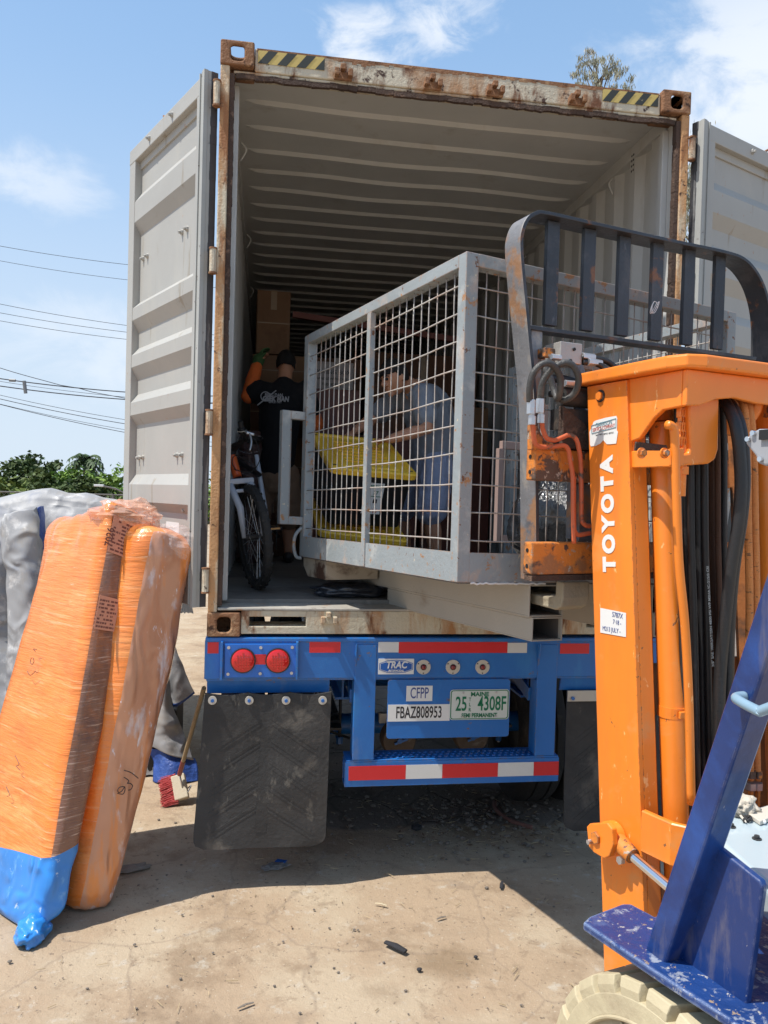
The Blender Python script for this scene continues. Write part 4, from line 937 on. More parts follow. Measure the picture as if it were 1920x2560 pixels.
# lower cross member (curved, in front of cylinders)
A = [FK.T(-.78, 1380 + x * .4341, 1600 + y * .4341) for x, y in ((515, 1040), (610, 1075), (720, 1080), (1000, 1060), (1000, 1290), (700, 1310), (600, 1290), (515, 1200))]
b = NB(); prof = [(MS0 + .005, mt(.9, dm) - .0), (MS0 + .02, -.70), (MS0 + .06, -.76), (MS0 + .12, -.78), (1.00, -.78), (1.06, -.75), (1.15, mt(.9, dm))]
vt = [b.verts.new(F(s, t, .965)) for s, t in prof]; vb = [b.verts.new(F(s, t, .83)) for s, t in prof]
for i in range(len(prof) - 1): b.faces.new([vt[i], vt[i + 1], vb[i + 1], vb[i]])
lc = obj('lower_cross_member', b, m_or, fk); sl = lc.modifiers.new('s', 'SOLIDIFY'); sl.thickness = .022; sl.offset = 0
bv = lc.modifiers.new('bevel', 'BEVEL'); bv.width = .004
# carriage
for z0, z1 in ((2.035, 2.150), (1.695, 1.812)):
    b = NB(); fbox(b, .19, 1.37, -.20, -.145, z0, z1); cr_ = obj('carriage_bar', b, m_orr, fk, bev=.006)
    for zz in (z0 + .03, z1 - .03):
        b = NB(); q = F(.1895, -.172, zz); tube(b, [q, q - FK.r * .0015], .008, 10); obj('bolt_hole', b, m_black, cr_)
b = NB(); fbox(b, .195, 1.36, -.199, -.15, 1.672, 1.693); obj('lower_lip', b, m_rustdark, fk)
for s0 in (.50, .98):
    b = NB(); fbox(b, s0, s0 + .05, -.26, -.201, 1.66, 2.16); obj('carriage_plate', b, m_dark, fk)
    b = NB(); fbox(b, s0 - .06, s0 + .02, -.144, -.11, 1.813, 2.03); obj('fork_shank_upper', b, m_backw, fk, bev=.004)
# backrest
def br(s, z, t=-.10): return F(s, t, z)
loop = [(.255, 1.665), (.24, 2.0), (.222, 2.31), (.186, 2.56), (.152, 2.775), (.141, 2.86), (.140, 2.915), (.160, 2.970), (.197, 3.000), (.25, 3.010)]
lp_r = [(1.15, 3.006), (1.26, 2.99), (1.335, 2.94), (1.385, 2.87), (1.415, 2.78), (1.425, 2.66), (1.42, 2.50), (1.38, 2.25), (1.32, 1.85), (1.30, 1.665)]
path = loop + [(.5, 3.008), (.85, 3.006)] + lp_r
mid = spline([br(s, z) for s, z in path], 5)
b = NB(); th = .012; dep = .085
def strip(bm, pts, dep, th):
    N_ = len(pts); out = []
    for i in range(N_):
        t = (pts[min(i + 1, N_ - 1)] - pts[max(i - 1, 0)]).normalized(); nn_ = t.cross(FK.h).normalized()
        out.append([bm.verts.new(pts[i] + nn_ * x * th / 2 + FK.h * y * dep / 2) for x, y in ((-1, -1), (1, -1), (1, 1), (-1, 1))])
    for i in range(N_ - 1):
        for k in range(4): bm.faces.new([out[i][k], out[i][(k + 1) % 4], out[i + 1][(k + 1) % 4], out[i + 1][k]])
    bm.faces.new(out[0]); bm.faces.new(out[-1][::-1])
strip(b, mid, .10, .014)
def bcol(p): return p
bk = obj('backrest_frame', b, [m_back, m_backw], fk, bev=.002)
inv = FK.I
for p in bk.data.polygons:
    c = p.center
    if c.x < .26 and c.z < 2.99 and p.normal.x < -.3: p.material_index = 1
for k in range(6):
    s = .275 + k * .170; b = NB(); fbox(b, s, s + .056, -.115, -.095, 2.615, 3.00); obj('backrest_bar', b, m_back, fk, bev=.002)
b = NB(); hexa(b, [F(*q) for q in ((.185, -.135, 2.585), (1.355, -.135, 2.585), (1.355, -.075, 2.585), (.185, -.075, 2.585), (.18, -.135, 2.60), (1.36, -.135, 2.60), (1.36, -.075, 2.60), (.18, -.075, 2.60))]); obj('backrest_rail', b, m_back, fk, bev=.002)
for s in (.42, 1.04):
    b = NB(); prism(b, [F(s, -.12, z) for s, z in ((s, 1.82), (s + .09, 1.82), (s + .045, 2.46), (s + .02, 2.50), (s - .005, 2.47))], FK.h * .03); obj('backrest_leg', b, m_backw, fk, bev=.003)
wq = FK.T(-.14, 1632, 770); b = NB()
for k in range(3): tube(b, spline([F(wq.x + .018 * math.cos(a + k), -.145 - .005 * k, wq.z + .025 * math.sin(a * 1.3 + k)) for a in [i * .8 for i in range(9)]], 4), .0012, 4)
obj('tangled_film', b, m_sign, fk)
# side shifter: valve block, cylinders, fittings
A = FK.T(-.20, *[1240 + 670 * .2411, 780 + 335 * .2411]); B = FK.T(-.20, 1240 + 890 * .2411, 780 + 580 * .2411)
b = NB(); fbox(b, A.x, B.x, -.20, -.10, B.z + .012, A.z + .012); vb_ = obj('valve_block', b, mat('valve_metal', (.42, .40, .37), .45, .4, var=.15, spots=[((.2, .13, .09), 8, .62, .08)], bump=.2), fk, bev=.003)
for dx, dz in ((.06, -.012), (.045, -.055)):
    b = NB(); tube(b, [F(A.x + dx, -.2005, A.z + dz), F(A.x + dx, -.205, A.z + dz)], .006, 8); obj('valve_port', b, m_black, vb_)
b = NB(); fbox(b, A.x - .045, A.x - .001, -.17, -.12, A.z - .045, A.z - .01); obj('valve_cap', b, m_orr, vb_, bev=.003)
def fit(u, v, t, d, r=.013, L=.05, m=m_zinc, n=6, par=fk, name='hose_fitting'):
    q = FK.T(t, u, v); p = F(q.x, t, q.z); b = NB(); tube(b, [p - V(d) * L / 2, p + V(d) * L / 2], r, n); return obj(name, b, m, par, bev=.001)
k2 = lambda x, y: (1240 + x * .2411, 780 + y * .2411)
fit(*k2(955, 465), -.2, FK.r, .014, .055); fit(*k2(1020, 525), -.21, FK.r, .015, .06); fit(*k2(620, 470), -.2, FK.r, .012, .04); fit(*k2(770, 745), -.22, FK.r, .013, .05)
def loop_hose(pts, ts, r, m=m_hose, name='hose_loop'):
    P = []
    for (x, y), t in zip(pts, ts):
        q = FK.T(t, *k2(x, y)); P.append(F(q.x, t, q.z))
    b = NB(); tube(b, spline(P, 7), r, 12); return obj(name, b, m, fk, smooth=True)
m_hosew = mat('worn_hose', (.055, .053, .05), .45, var=.25, spots=[((.15, .13, .11), 6, .55, .12)], bump=.4, bs=120)
loop_hose([(350, 930), (350, 790), (380, 650), (450, 560), (540, 530), (620, 580), (665, 680), (665, 800), (650, 890), (630, 890), (600, 800), (560, 680), (520, 600), (540, 490)], [-.26, -.27, -.28, -.29, -.30, -.30, -.29, -.28, -.26, -.24, -.22, -.21, -.20, -.20], .0118, m_hosew)
loop_hose([(460, 910), (470, 780), (510, 680), (600, 580), (700, 530), (790, 550), (850, 650), (850, 760), (800, 860), (700, 915), (640, 870)], [-.25, -.26, -.27, -.29, -.31, -.32, -.32, -.31, -.29, -.26, -.22], .0118, m_hosew)
fit(*k2(365, 985), -.26, (0, 0, 1), .0165, .05); fit(*k2(460, 975), -.25, (0, 0, 1), .0165, .05)
fit(*k2(375, 1125), -.26, (0, 0, 1), .0145, .03); fit(*k2(470, 1110), -.25, (0, 0, 1), .0145, .03); fit(*k2(372, 1060), -.26, (0, 0, 1), .011, .03); fit(*k2(468, 1060), -.25, (0, 0, 1), .011, .03)
loop_hose([(380, 1160), (390, 1280), (410, 1370), (480, 1400), (600, 1395), (700, 1385), (750, 1430), (770, 1550), (795, 1700), (800, 2000), (808, 2400)], [-.255, -.25, -.245, -.24, -.24, -.24, -.24, -.24, -.24, -.24, -.24], .0085, m_pipe, 'hydraulic_pipe')
loop_hose([(475, 1140), (490, 1230), (530, 1310), (610, 1330), (690, 1300), (760, 1275), (830, 1320), (865, 1450), (880, 1600), (885, 1800), (885, 2150)], [-.245, -.24, -.24, -.24, -.24, -.24, -.24, -.24, -.24, -.24, -.24], .0085, m_pipe, 'hydraulic_pipe')
k3 = lambda x, y: (1240 + x * .2079, 1180 + y * .2079)
def lp3(pts, t, r=.0085):
    P = [F(FK.T(t, *k3(*p)).x, t, FK.T(t, *k3(*p)).z) for p in pts]; b = NB(); tube(b, spline(P, 6), r, 12); obj('hydraulic_pipe', b, m_pipe, fk, smooth=True)
lp3([(935, 60), (935, 400), (938, 640), (945, 710), (985, 755), (1060, 748), (1130, 735)], -.238); lp3([(1020, 30), (1028, 300), (1030, 540), (1040, 600), (1080, 642), (1130, 650)], -.239)
b = NB(); fbox(b, .30, 1.25, -.205, -.135, 2.225, 2.30); tube(b, [F(.30, -.19, 2.345), F(1.3, -.19, 2.345)], .036, 20); obj('sideshift_cylinder', b, m_dark, fk, smooth=40)
b = NB(); prism(b, [F(s, -.21, z) for s, z in ((.30, 2.20), (.30, 2.31), (.40, 2.25), (.46, 2.155), (.30, 2.155))], FK.h * .03); obj('sideshift_hook', b, m_rustdark, fk, bev=.004)
b = NB(); prism(b, [F(s, -.24, z) for s, z in ((.40, 2.22), (.44, 2.27), (.52, 2.24), (.55, 2.16), (.42, 2.16))], FK.h * .04); obj('chain_lug', b, m_dark, fk, bev=.004)
b = NB(); fbox(b, .27, 1.3, -.19, -.15, 2.151, 2.19); obj('upper_hook_bar', b, m_dark, fk, bev=.004)
for zz in (2.38, 2.43):
    b = NB(); tube(b, spline([F(.44, -.22, zz), F(.50, -.23, zz + .005), F(.6, -.24, zz - .02), F(.7, -.24, zz - .06)], 5), .012, 10); obj('hydraulic_hose', b, m_hose, fk, smooth=True)
# forks
m_fork = mat('dusty_fork', (.38, .33, .24), .7, .1, var=.2, spots=[((.16, .12, .08), 5, .56, .15)], bump=.5)
for s0 in (.375, 1.03):
    b = NB(); prism(b, [F(s0, t, z) for t, z in ((-.145, 1.66), (-.145, 1.60), (-.135, 1.565), (-.10, 1.548), (.9, 1.575), (.9, 1.59), (-.06, 1.592), (-.098, 1.606), (-.10, 1.66))], FK.r * .125); obj('fork', b, m_fork, fk, bev=.006)
b = NB(); prism(b, [F(.53, t, z) for t, z in ((-.19, 1.67), (-.19, 1.60), (-.16, 1.57), (-.12, 1.57), (-.12, 1.67))], FK.r * .10); obj('lower_hook', b, m_fork, fk, bev=.008)
# tilt cylinder and its clevis
pv = FK.S(.31, 1491, 2094); Pv = F(.31, pv.y, pv.z)
b = NB(); shp = [FK.S(.31, 1380 + x * .4341, 1600 + y * .4341) for x, y in ((198, 1075), (215, 1058), (315, 1052), (345, 1090), (352, 1180), (330, 1245), (300, 1260), (240, 1225), (210, 1190))]
prism(b, [F(.31, p.y, p.z) for p in shp], FK.r * .022); tl = obj('tilt_clevis', b, m_or, fk, bev=.004)
b = NB(); tube(b, [F(.335, pv.y - .02, pv.z), F(.38, pv.y - .02, pv.z)], .055, 20); obj('pivot_boss', b, m_or, tl, smooth=40, bev=.006)
b = NB(); tube(b, [Pv - FK.r * .0, Pv - FK.r * .010], .022, 6); obj('pivot_nut', b, m_orr, tl, bev=.002)
b = NB(); q = F(.31, pv.y + .022, pv.z - .022); tube(b, [q, q - FK.r * .018], .009, 6); obj('grease_nipple', b, m_zinc, tl)
e0 = FK.S(.36, 1530, 2085); e1 = FK.S(.36, 1585, 2140); e2 = FK.S(.36, 1672, 2214)
P_0 = F(.355, e0.y, e0.z); P_1 = F(.355, e1.y, e1.z); P_2 = F(.355, e2.y, e2.z); dd_ = (P_2 - P_1).normalized()
b = NB(); tube(b, [P_0 - dd_ * .03, P_0, P_1], [.030, .034, .026], 14); obj('rod_end', b, m_orr, tl, smooth=40)
b = NB(); tube(b, [P_1, P_2 + dd_ * .5], .0165, 20); obj('tilt_rod', b, m_steel, tl, smooth=40)
b = NB(); q = FK.S(.33, 1380 + 385 * .4341, 1600 + 1270 * .4341); tube(b, [F(.33, q.y, q.z), F(.345, q.y, q.z)], .014, 6); obj('clamp_bolt', b, m_zinc, tl)
# fender step, pillar, side panel
def c6(x, y): return (1380 + x * .4341, 1600 + y * .4341)
z_st = .86
pl_ = [FK.Z(z_st, *c6(*p)) for p in ((178, 1625), (215, 1590), (405, 1517), (455, 1517), (590, 1590))]
pl_ = [(p.x, p.y) for p in pl_] + [(.40, -.95), (.40, -2.0), (-.035, -2.0)]
pe = FK.Z(z_st, *c6(1000, 2170)); pm = FK.Z(z_st, *c6(620, 1925))
pl_ += [(pe.x, pe.y), (pm.x, pm.y)]
b = NB(); prism(b, [F(s, t, z_st) for s, t in pl_], (0, 0, -.022)); sp_ = obj('fender_step', b, m_fstep, fk, bev=.006, seg=3)
def slab(px, s, thick, name, m, bev=.006, par=fk):
    P = [FK.S(s, *c6(*p)) for p in px]; b = NB(); prism(b, [F(s, p.y, p.z) for p in P], FK.r * thick); return obj(name, b, m, par, bev=bev, seg=3)
pa = [FK.S(-.05, *c6(*p)) for p in ((522, 1815), (640, 1888), (1244, -30), (1100, 30))]
# extend the pillar upward beyond the frame
d1 = (pa[3] - pa[0]); d2 = (pa[2] - pa[1]); top1 = pa[3] + d1 * .35; top2 = pa[1] + d1 * 1.35
# keep parallel edges
w_ = (pa[1] - pa[0]); up_ = (pa[3] - pa[0])
P = [pa[0], pa[0] + w_, pa[0] + w_ + up_ * 1.5, pa[0] + up_ * 1.5]
b = NB(); prism(b, [F(-.05, p.y, p.z) for p in P], FK.r * .075); pil = obj('guard_pillar', b, m_fblue, fk, bev=.008, seg=3)
slab([(700, 1895), (1090, 2190), (1110, 2150), (1212, 1420), (1195, 1385), (1150, 1350), (925, 1170), (900, 1200)], .005, .02, 'side_panel', m_fblue)
b = NB(); tube(b, [F(.03, -1.30, .66), F(.03, -2.1, .55)], .06, 16); obj('steering_boot', b, m_fblue, fk, smooth=40)
b = NB(); fbox(b, .06, .60, -2.0, -1.02, .30, .85); obj('frame_body', b, m_dark, fk, bev=.01)
# grab handle
hp = [FK.S(-.065, 1848, 1742), FK.S(-.10, 1862, 1752), FK.S(-.11, 1900, 1764), FK.S(-.11, 1935, 1750)]
b = NB(); tube(b, spline([F(-.05, hp[0].y, hp[0].z), F(-.085, hp[0].y - .01, hp[0].z), F(-.10, hp[1].y - .03, hp[1].z - .012), F(-.10, hp[2].y, hp[2].z - .01), F(-.10, hp[3].y - .05, hp[3].z + .02)], 6), .011, 12); obj('grab_handle', b, mat('handle_paint', (.25, .38, .48), .35, var=.2, coat=.3), fk, smooth=True)
# dash cowl
cz_ = 1.10
cwl = [FK.Z(cz_, u, v) for u, v in ((1800, 2046), (1775, 2080), (1797, 2105), (1905, 2205), (2010, 2300))]
o_ = [(p.x, p.y) for p in cwl] + [(.9, -1.5), (.9, -.93), (.5, -.95)]
b = NB(); top = [b.verts.new(F(s + .012, t, cz_)) for s, t in o_]; md = [b.verts.new(F(s, t, cz_ - .012)) for s, t in o_]; lo = [b.verts.new(F(s - .002, t, cz_ - .075)) for s, t in o_]
b.faces.new(top); b.faces.new(lo[::-1])
for A_, B_ in ((top, md), (md, lo)):
    for i in range(len(o_)): j = (i + 1) % len(o_); b.faces.new([A_[i], A_[j], B_[j], B_[i]])
co_ = obj('dash_cowl', b, m_cowl, fk, bev=.010, seg=3)
for u, v in ((1828, 2068), (1892, 2098)):
    q = FK.Z(cz_, u, v); b = NB(); tube(b, [F(q.x, q.y, q.z - .001), F(q.x, q.y, q.z + .003)], .012, 12); tube(b, [F(q.x, q.y, q.z + .004), F(q.x, q.y, q.z + .010)], .007, 8); obj('cowl_screw', b, m_dark, co_)
# lamp cluster (grey) at the upper right
q = FK.S(.02, 1900, 1120); b = NB(); shp = [FK.S(.02, *p) for p in ((1862, 1108), (1872, 1085), (1895, 1072), (1925, 1072), (1945, 1100), (1945, 1160), (1912, 1165), (1893, 1158), (1888, 1140))]
prism(b, [F(.02, p.y, p.z) for p in shp], FK.r * .06); lk = obj('lamp_housing', b, mat('grey_plastic', (.32, .33, .35), .4, var=.06, coat=.2), fk, bev=.006, seg=3)
for u, v in ((1886, 1083), (1873, 1098), (1904, 1148)):
    p = FK.S(.02, u, v); b = NB(); tube(b, [F(.018, p.y, p.z), F(.012, p.y, p.z)], .006, 10); obj('screw', b, m_steel, lk)
p = FK.S(.02, 1915, 1088); b = NB(); fbox(b, .012, .019, p.y - .03, p.y + .012, p.z - .01, p.z + .012); obj('lamp_slot', b, m_black, lk)
# drive wheel
TS0, TW, TT, TZ, TR = -.10, .235, -1.165, .398, .428; KS = .945
def ring(b, prof, n, cs=None, gap=None):
    rows = []
    for k in range(n):
        a = 2 * math.pi * k / n; rows.append([b.verts.new(F(TS0 + s, TT + KS * r * math.cos(a), TZ + KS * r * math.sin(a))) for s, r in prof])
    for k in range(n):
        A_, B_ = rows[k], rows[(k + 1) % n]
        for i in range(len(prof) - 1): b.faces.new([A_[i], A_[i + 1], B_[i + 1], B_[i]])
b = NB(); ring(b, [(.03, .19), (.012, .23), (.004, .30), (.010, .322), (-.002, .332), (.0, .345), (.004, .385), (TW - .004, .385), (TW, .33), (TW - .02, .2)], 96)
# tread lugs
nl = 26
for side_ in (0, 1):
    for k in range(nl):
        a0 = 2 * math.pi * (k + (.5 if side_ else 0)) / nl; a1 = a0 + 2 * math.pi / nl * .74
        def L_(s, r, a): return F(TS0 + s, TT + KS * r * math.cos(a), TZ + KS * r * math.sin(a))
        sa, sb = (.003, TW * .47) if side_ == 0 else (TW * .53, TW - .003)
        sk = .05 if side_ == 0 else -.05
        so_, si_ = (sa, sb) if side_ == 0 else (sb, sa)
        ch_ = .012
        pts = []
        for aa, sh in ((a0, 0), (a1, 0)):
            pts += [L_(so_, .335, aa), L_(so_ + (ch_ if side_ == 0 else -ch_) * .2, .405, aa), L_(so_ + (ch_ if side_ == 0 else -ch_), TR, aa), L_(si_, TR, aa + .06), L_(si_, .39, aa + .06)]
        vs = [b.verts.new(p) for p in pts]
        for i in range(4): b.faces.new([vs[i], vs[i + 1], vs[i + 6], vs[i + 5]])
        b.faces.new(vs[:5]); b.faces.new(vs[5:][::-1])
ty = obj('tyre', b, m_cream, fk, bev=.003)
b = NB(); ring(b, [(.03, .189), (.06, .17), (.08, .10), (.075, .02)], 40); obj('rim', b, m_cowl, fk, smooth=40)
b = NB(); ring(b, [(-.001, .322), (-.006, .326), (-.006, .330), (-.001, .334)], 96); obj('bead_ring', b, m_cream, ty, smooth=40)
for i, chh in enumerate('SOLID'):
    a = R(84 - i * 6.0); rr_ = .285; O0 = F(0, 0, 0)
    pos = F(TS0 + .0035, TT + rr_ * math.cos(a), TZ + rr_ * math.sin(a)); tang = F(0, math.sin(a), -math.cos(a)) - O0
    if i in (1, 2, 3): text('sidewall_letter', 'OLI'[i - 1], .040, m_cream, ty, pos, -tang, F(0, math.cos(a), math.sin(a)) - O0, bold=.001, th=.002)

for pts, ts, r, m_ in (([(890, 470), (1000, 480), (1120, 500), (1220, 560), (1290, 640)], [-.2, -.2, -.21, -.22, -.24], .011, m_hose), ([(900, 520), (1020, 530), (1110, 570), (1180, 640)], [-.2, -.21, -.22, -.24], .011, m_hose), ([(560, 850), (700, 860), (860, 890), (960, 930)], [-.15, -.15, -.15, -.15], .012, m_hose), ([(560, 690), (700, 700), (830, 740), (960, 800)], [-.15, -.16, -.16, -.17], .016, m_hose)):
    loop_hose(pts, ts, r, m_)
fit(*k2(850, 890), -.152, FK.r, .014, .05)
b = NB(); fbox(b, .21, .26, -.125, -.115, 2.28, 2.60); obj('backrest_strap', b, m_backw, fk, bev=.003)

b = NB(); pbk = [FK.T(-.205, 1150 + x * .809, 500 + y * .809) for x, y in ((222, 693), (240, 700), (262, 742), (335, 772), (222, 772))]
prism(b, [F(p.x, -.205, p.z) for p in pbk], FK.h * .03); obj('pipe_bracket', b, m_orr, fk, bev=.003)
# ================================================================ mattresses
def rotz(a): return V((math.cos(R(a)), math.sin(R(a)), 0))
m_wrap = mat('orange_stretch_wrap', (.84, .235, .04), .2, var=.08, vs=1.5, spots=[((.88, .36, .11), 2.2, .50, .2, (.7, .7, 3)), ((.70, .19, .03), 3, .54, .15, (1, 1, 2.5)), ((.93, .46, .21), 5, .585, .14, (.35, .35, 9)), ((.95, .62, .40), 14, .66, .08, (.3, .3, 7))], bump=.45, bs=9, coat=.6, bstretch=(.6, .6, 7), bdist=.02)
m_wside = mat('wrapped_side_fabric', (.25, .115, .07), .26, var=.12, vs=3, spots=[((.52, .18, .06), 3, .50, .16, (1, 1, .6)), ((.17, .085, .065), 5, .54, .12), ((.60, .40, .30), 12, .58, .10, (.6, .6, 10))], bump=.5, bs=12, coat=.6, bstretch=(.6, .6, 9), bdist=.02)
m_wclear = mat('clear_wrap_over_orange', (.60, .29, .17), .18, var=.12, vs=2, spots=[((.78, .26, .06), 3.0, .50, .10, (2, 2, .3)), ((.45, .27, .22), 3, .55, .14, (1, 1, .5)), ((.66, .55, .54), 7, .57, .10, (1.5, 1.5, .4)), ((.80, .74, .76), 17, .64, .05, (1.2, 1.2, .4))], bump=.6, bs=7, coat=.7, bstretch=(1.6, 1.6, .6), bdist=.04, ridged=True)  # whitish lavender spots put the film's glints into the colour
m_bbag = mat('blue_plastic_bag', (.03, .24, .68), .32, var=.15, vs=4, spots=[((.20, .48, .82), 7, .60, .10, (1, 1, .5)), ((.55, .68, .80), 15, .66, .06)], bump=.9, bs=7, coat=.3, bdist=.05, ridged=True)
def slab(c, name, label, mats, seed, crumple=.008, puff=.03, bluelim=0.0, NU=54, NV=16, NW=14, rnd=.12, bow=.0):
    """c: 8 corners [bottom: near, left, right(thick), leftright ; top same]"""
    def tri(u, w, k):
        bl = c[0] * (1 - w) * (1 - k) + c[1] * w * (1 - k) + c[2] * (1 - w) * k + c[3] * w * k
        tl = c[4] * (1 - w) * (1 - k) + c[5] * w * (1 - k) + c[6] * (1 - w) * k + c[7] * w * k
        return bl * (1 - u) + tl * u
    b = NB(); key = {}
    L = (c[4] - c[0]).length; Wd = (c[1] - c[0]).length; Th = (c[2] - c[0]).length
    rr = Th * rnd * 3
    def pt(i, j, k):
        kk = (i, j, k)
        if kk in key: return key[kk]
        u, w, t = i / NU, j / NV, k / NW
        # rounded box: pull towards inner box then push by rr
        p = V((u * L, w * Wd, t * Th)); q = V((min(max(p.x, rr * 1.2), L - rr * 1.2), min(max(p.y, rr), Wd - rr), min(max(p.z, rr * .9), Th - rr * .9)))
        d = p - q
        if d.length > 1e-6:
            s = V((d.x / (rr * 1.2), d.y / rr, d.z / (rr * .9))); m = max(abs(s.x), abs(s.y), abs(s.z)); l = s.length; s = s * (m / l)
            d = V((s.x * rr * 1.2, s.y * rr, s.z * rr * .9))
        p = q + d
        P_ = tri(p.x / L, p.y / Wd, p.z / Th)
        cen = tri(p.x / L, .5, .5)
        n_ = (P_ - tri(min(max(p.x / L, .1), .9), .5, .5)).normalized(); P_ = P_ + (c[2] - c[0]).normalized() * (bow * math.sin(math.pi * min(1, max(0, p.x / L))) * (p.z / Th))
        cr = crumple * (noise.noise(V((P_.x * 6, P_.y * 6, P_.z * 3 + seed))) + .6 * noise.noise(V((P_.x * 17, P_.y * 17, P_.z * 9 + seed))))
        if u < bluelim: cr += .020 * noise.noise(V((P_.x * 9, P_.y * 9, P_.z * 7 + seed)))
        if u > .9: cr += .022 * noise.noise(V((P_.x * 13, P_.y * 13, P_.z * 11 + seed)))
        P_ = P_ + n_ * cr
        P_.z = max(P_.z, .004)
        v = b.verts.new(P_); key[kk] = v; return v
    def face(ps, mi): 
        f = b.faces.new([pt(*q) for q in ps]); f.material_index = mi; f.smooth = True
    for i in range(NU):
        bl = (i / NU) < bluelim
        for j in range(NV):
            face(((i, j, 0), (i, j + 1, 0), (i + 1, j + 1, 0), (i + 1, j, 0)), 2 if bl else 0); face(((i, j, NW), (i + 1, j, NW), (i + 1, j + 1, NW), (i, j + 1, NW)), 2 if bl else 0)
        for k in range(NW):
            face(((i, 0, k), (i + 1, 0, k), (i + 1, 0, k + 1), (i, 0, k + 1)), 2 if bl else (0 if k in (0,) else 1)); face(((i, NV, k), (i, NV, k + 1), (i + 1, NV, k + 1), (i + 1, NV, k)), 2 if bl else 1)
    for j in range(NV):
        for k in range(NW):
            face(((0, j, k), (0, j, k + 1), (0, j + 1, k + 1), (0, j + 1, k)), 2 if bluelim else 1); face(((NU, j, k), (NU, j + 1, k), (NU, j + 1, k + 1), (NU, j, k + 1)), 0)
    o = obj(name, b, mats, loc=(c[0].x, c[0].y, 0)); tag(o, label, 'mattress', 'wrapped mattresses leaning by the container')
    for p in o.data.polygons: p.use_smooth = True
    return o, tri
WD = V((-.70, .715, 0)).normalized(); TD = V((.80, .60, 0)).normalized()
A0 = PZ_(84, 2352, .0)
def solve_len(P, u, v, L, far=True):
    d = ray(u, v); o = CAM - P; a = d.dot(d); bb = 2 * d.dot(o); cc_ = o.dot(o) - L * L; disc = bb * bb - 4 * a * cc_
    if disc < 0: return CAM + d * (-bb / (2 * a))
    t = (-bb + (1 if far else -1) * math.sqrt(disc)) / (2 * a); return CAM + d * t
T0 = solve_len(A0, 280, 1236, 1.98)
def perp(a): return V((a.y, -a.x, 0))
c1 = [A0, P0(-150, 2250, A0, perp(WD)), P0(172, 2285, A0, perp(TD)), None, T0, P0(132, 1300, T0, perp(WD)), P0(378, 1288, T0, perp(TD)), None]
c1[3] = c1[1] + (c1[2] - c1[0]); c1[7] = c1[5] + (c1[6] - c1[4])
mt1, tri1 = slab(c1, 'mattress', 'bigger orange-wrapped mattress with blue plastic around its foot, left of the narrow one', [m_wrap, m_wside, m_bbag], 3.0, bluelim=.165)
A2 = PZ_(170, 2306, .0) + V((.02, .03, 0)); T2 = solve_len(A2, 370, 1300, 1.84)
c2 = [A2, None, P0(286, 2312, A2, perp(TD)), None, T2, None, P0(512, 1345, T2, perp(TD)), None]
for i, ww in ((0, .9), (4, .9)):
    c2[i + 1] = c2[i] + WD * ww + V((0, 0, .02)); c2[i + 3] = c2[i + 2] + WD * ww + V((0, 0, .02))
mt2, tri2 = slab(c2, 'mattress', 'narrower mattress in clear and orange film with 951 written on its edge', [m_wrap, m_wclear, m_bbag], 9.0, crumple=.010, rnd=.14, bow=.035)
ROOTM[mt1.name] = Matrix.Translation(-V((A0.x, A0.y, 0))); ROOTM[mt2.name] = Matrix.Translation(-V((A2.x, A2.y, 0)))
m_lab = mat('label_through_wrap', (.66, .30, .19), .3, var=.06, coat=.5); m_labk = mat('label_print', (.20, .07, .05), .5)
def sidelabel(o, tri, u0, u1, k0, k1, lines, off=.012):
    P = [tri(u, 0, k) for u, k in ((u0, k0), (u0, k1), (u1, k1), (u1, k0))]; n = (P[1] - P[0]).cross(P[3] - P[0]).normalized()
    if n.dot(CAM - P[0]) < 0: n = -n
    b = NB(); prism(b, [p + n * off for p in P], n * .001); la = obj('shipping_label', b, m_lab, o)
    b = NB(); X = (P[1] - P[0]); Y = (P[3] - P[0]); w = X.length; h = Y.length
    for k in range(lines):
        yy = .06 + .88 * k / lines; x = .06
        while x < .9:
            l = random.uniform(.03, .16)
            if random.random() < .72: quad(b, [P[0] + X * x + Y * yy + n * (off + .0016), P[0] + X * min(.94, x + l) + Y * yy + n * (off + .0016), P[0] + X * min(.94, x + l) + Y * (yy + .45 / lines) + n * (off + .0016), P[0] + X * x + Y * (yy + .45 / lines) + n * (off + .0016)])
            x += l + .03
    obj('label_print', b, m_labk, la); return la, P, X, Y, n
la, P, X, Y, n = sidelabel(mt1, tri1, .865, .955, .10, .80, 9)
text('label_number', '7026', .05, m_labk, la, P[0] + Y * .38 - X * .02 + n * .0145, Y, -X, xs=.9, bold=.001, th=.0002)
sidelabel(mt1, tri1, .68, .76, .10, .62, 8)
def scrawl(o, uvs, pl, n, r=.0022):
    for st in uvs:
        b = NB(); tube(b, spline([P0(u, v, pl, n) + n * (.026 if n.dot(CAM - pl) > 0 else -.026) for u, v in st], 4), r, 5); obj('marker_writing', b, m_ink, o)
n2 = (c2[2] - c2[0]).cross(c2[4] - c2[0]).normalized(); n2 = n2 if n2.dot(CAM - c2[0]) > 0 else -n2
k5 = lambda x, y: (x * .3375, 1500 + y * .3375)
scrawl(mt2, [[k5(*p) for p in s] for s in (((905, 1370), (870, 1372), (852, 1395), (862, 1412), (885, 1400), (905, 1372), (905, 1400), (890, 1425), (850, 1418)), ((900, 1300), (935, 1325), (925, 1345), (945, 1345), (962, 1362), (950, 1390), (930, 1395)), ((900, 1250), (950, 1265), (1005, 1308)))], tri2(.3, 0, .5), n2)
n1 = (c1[1] - c1[0]).cross(c1[4] - c1[0]).normalized(); n1 = n1 if n1.dot(CAM - c1[0]) > 0 else -n1
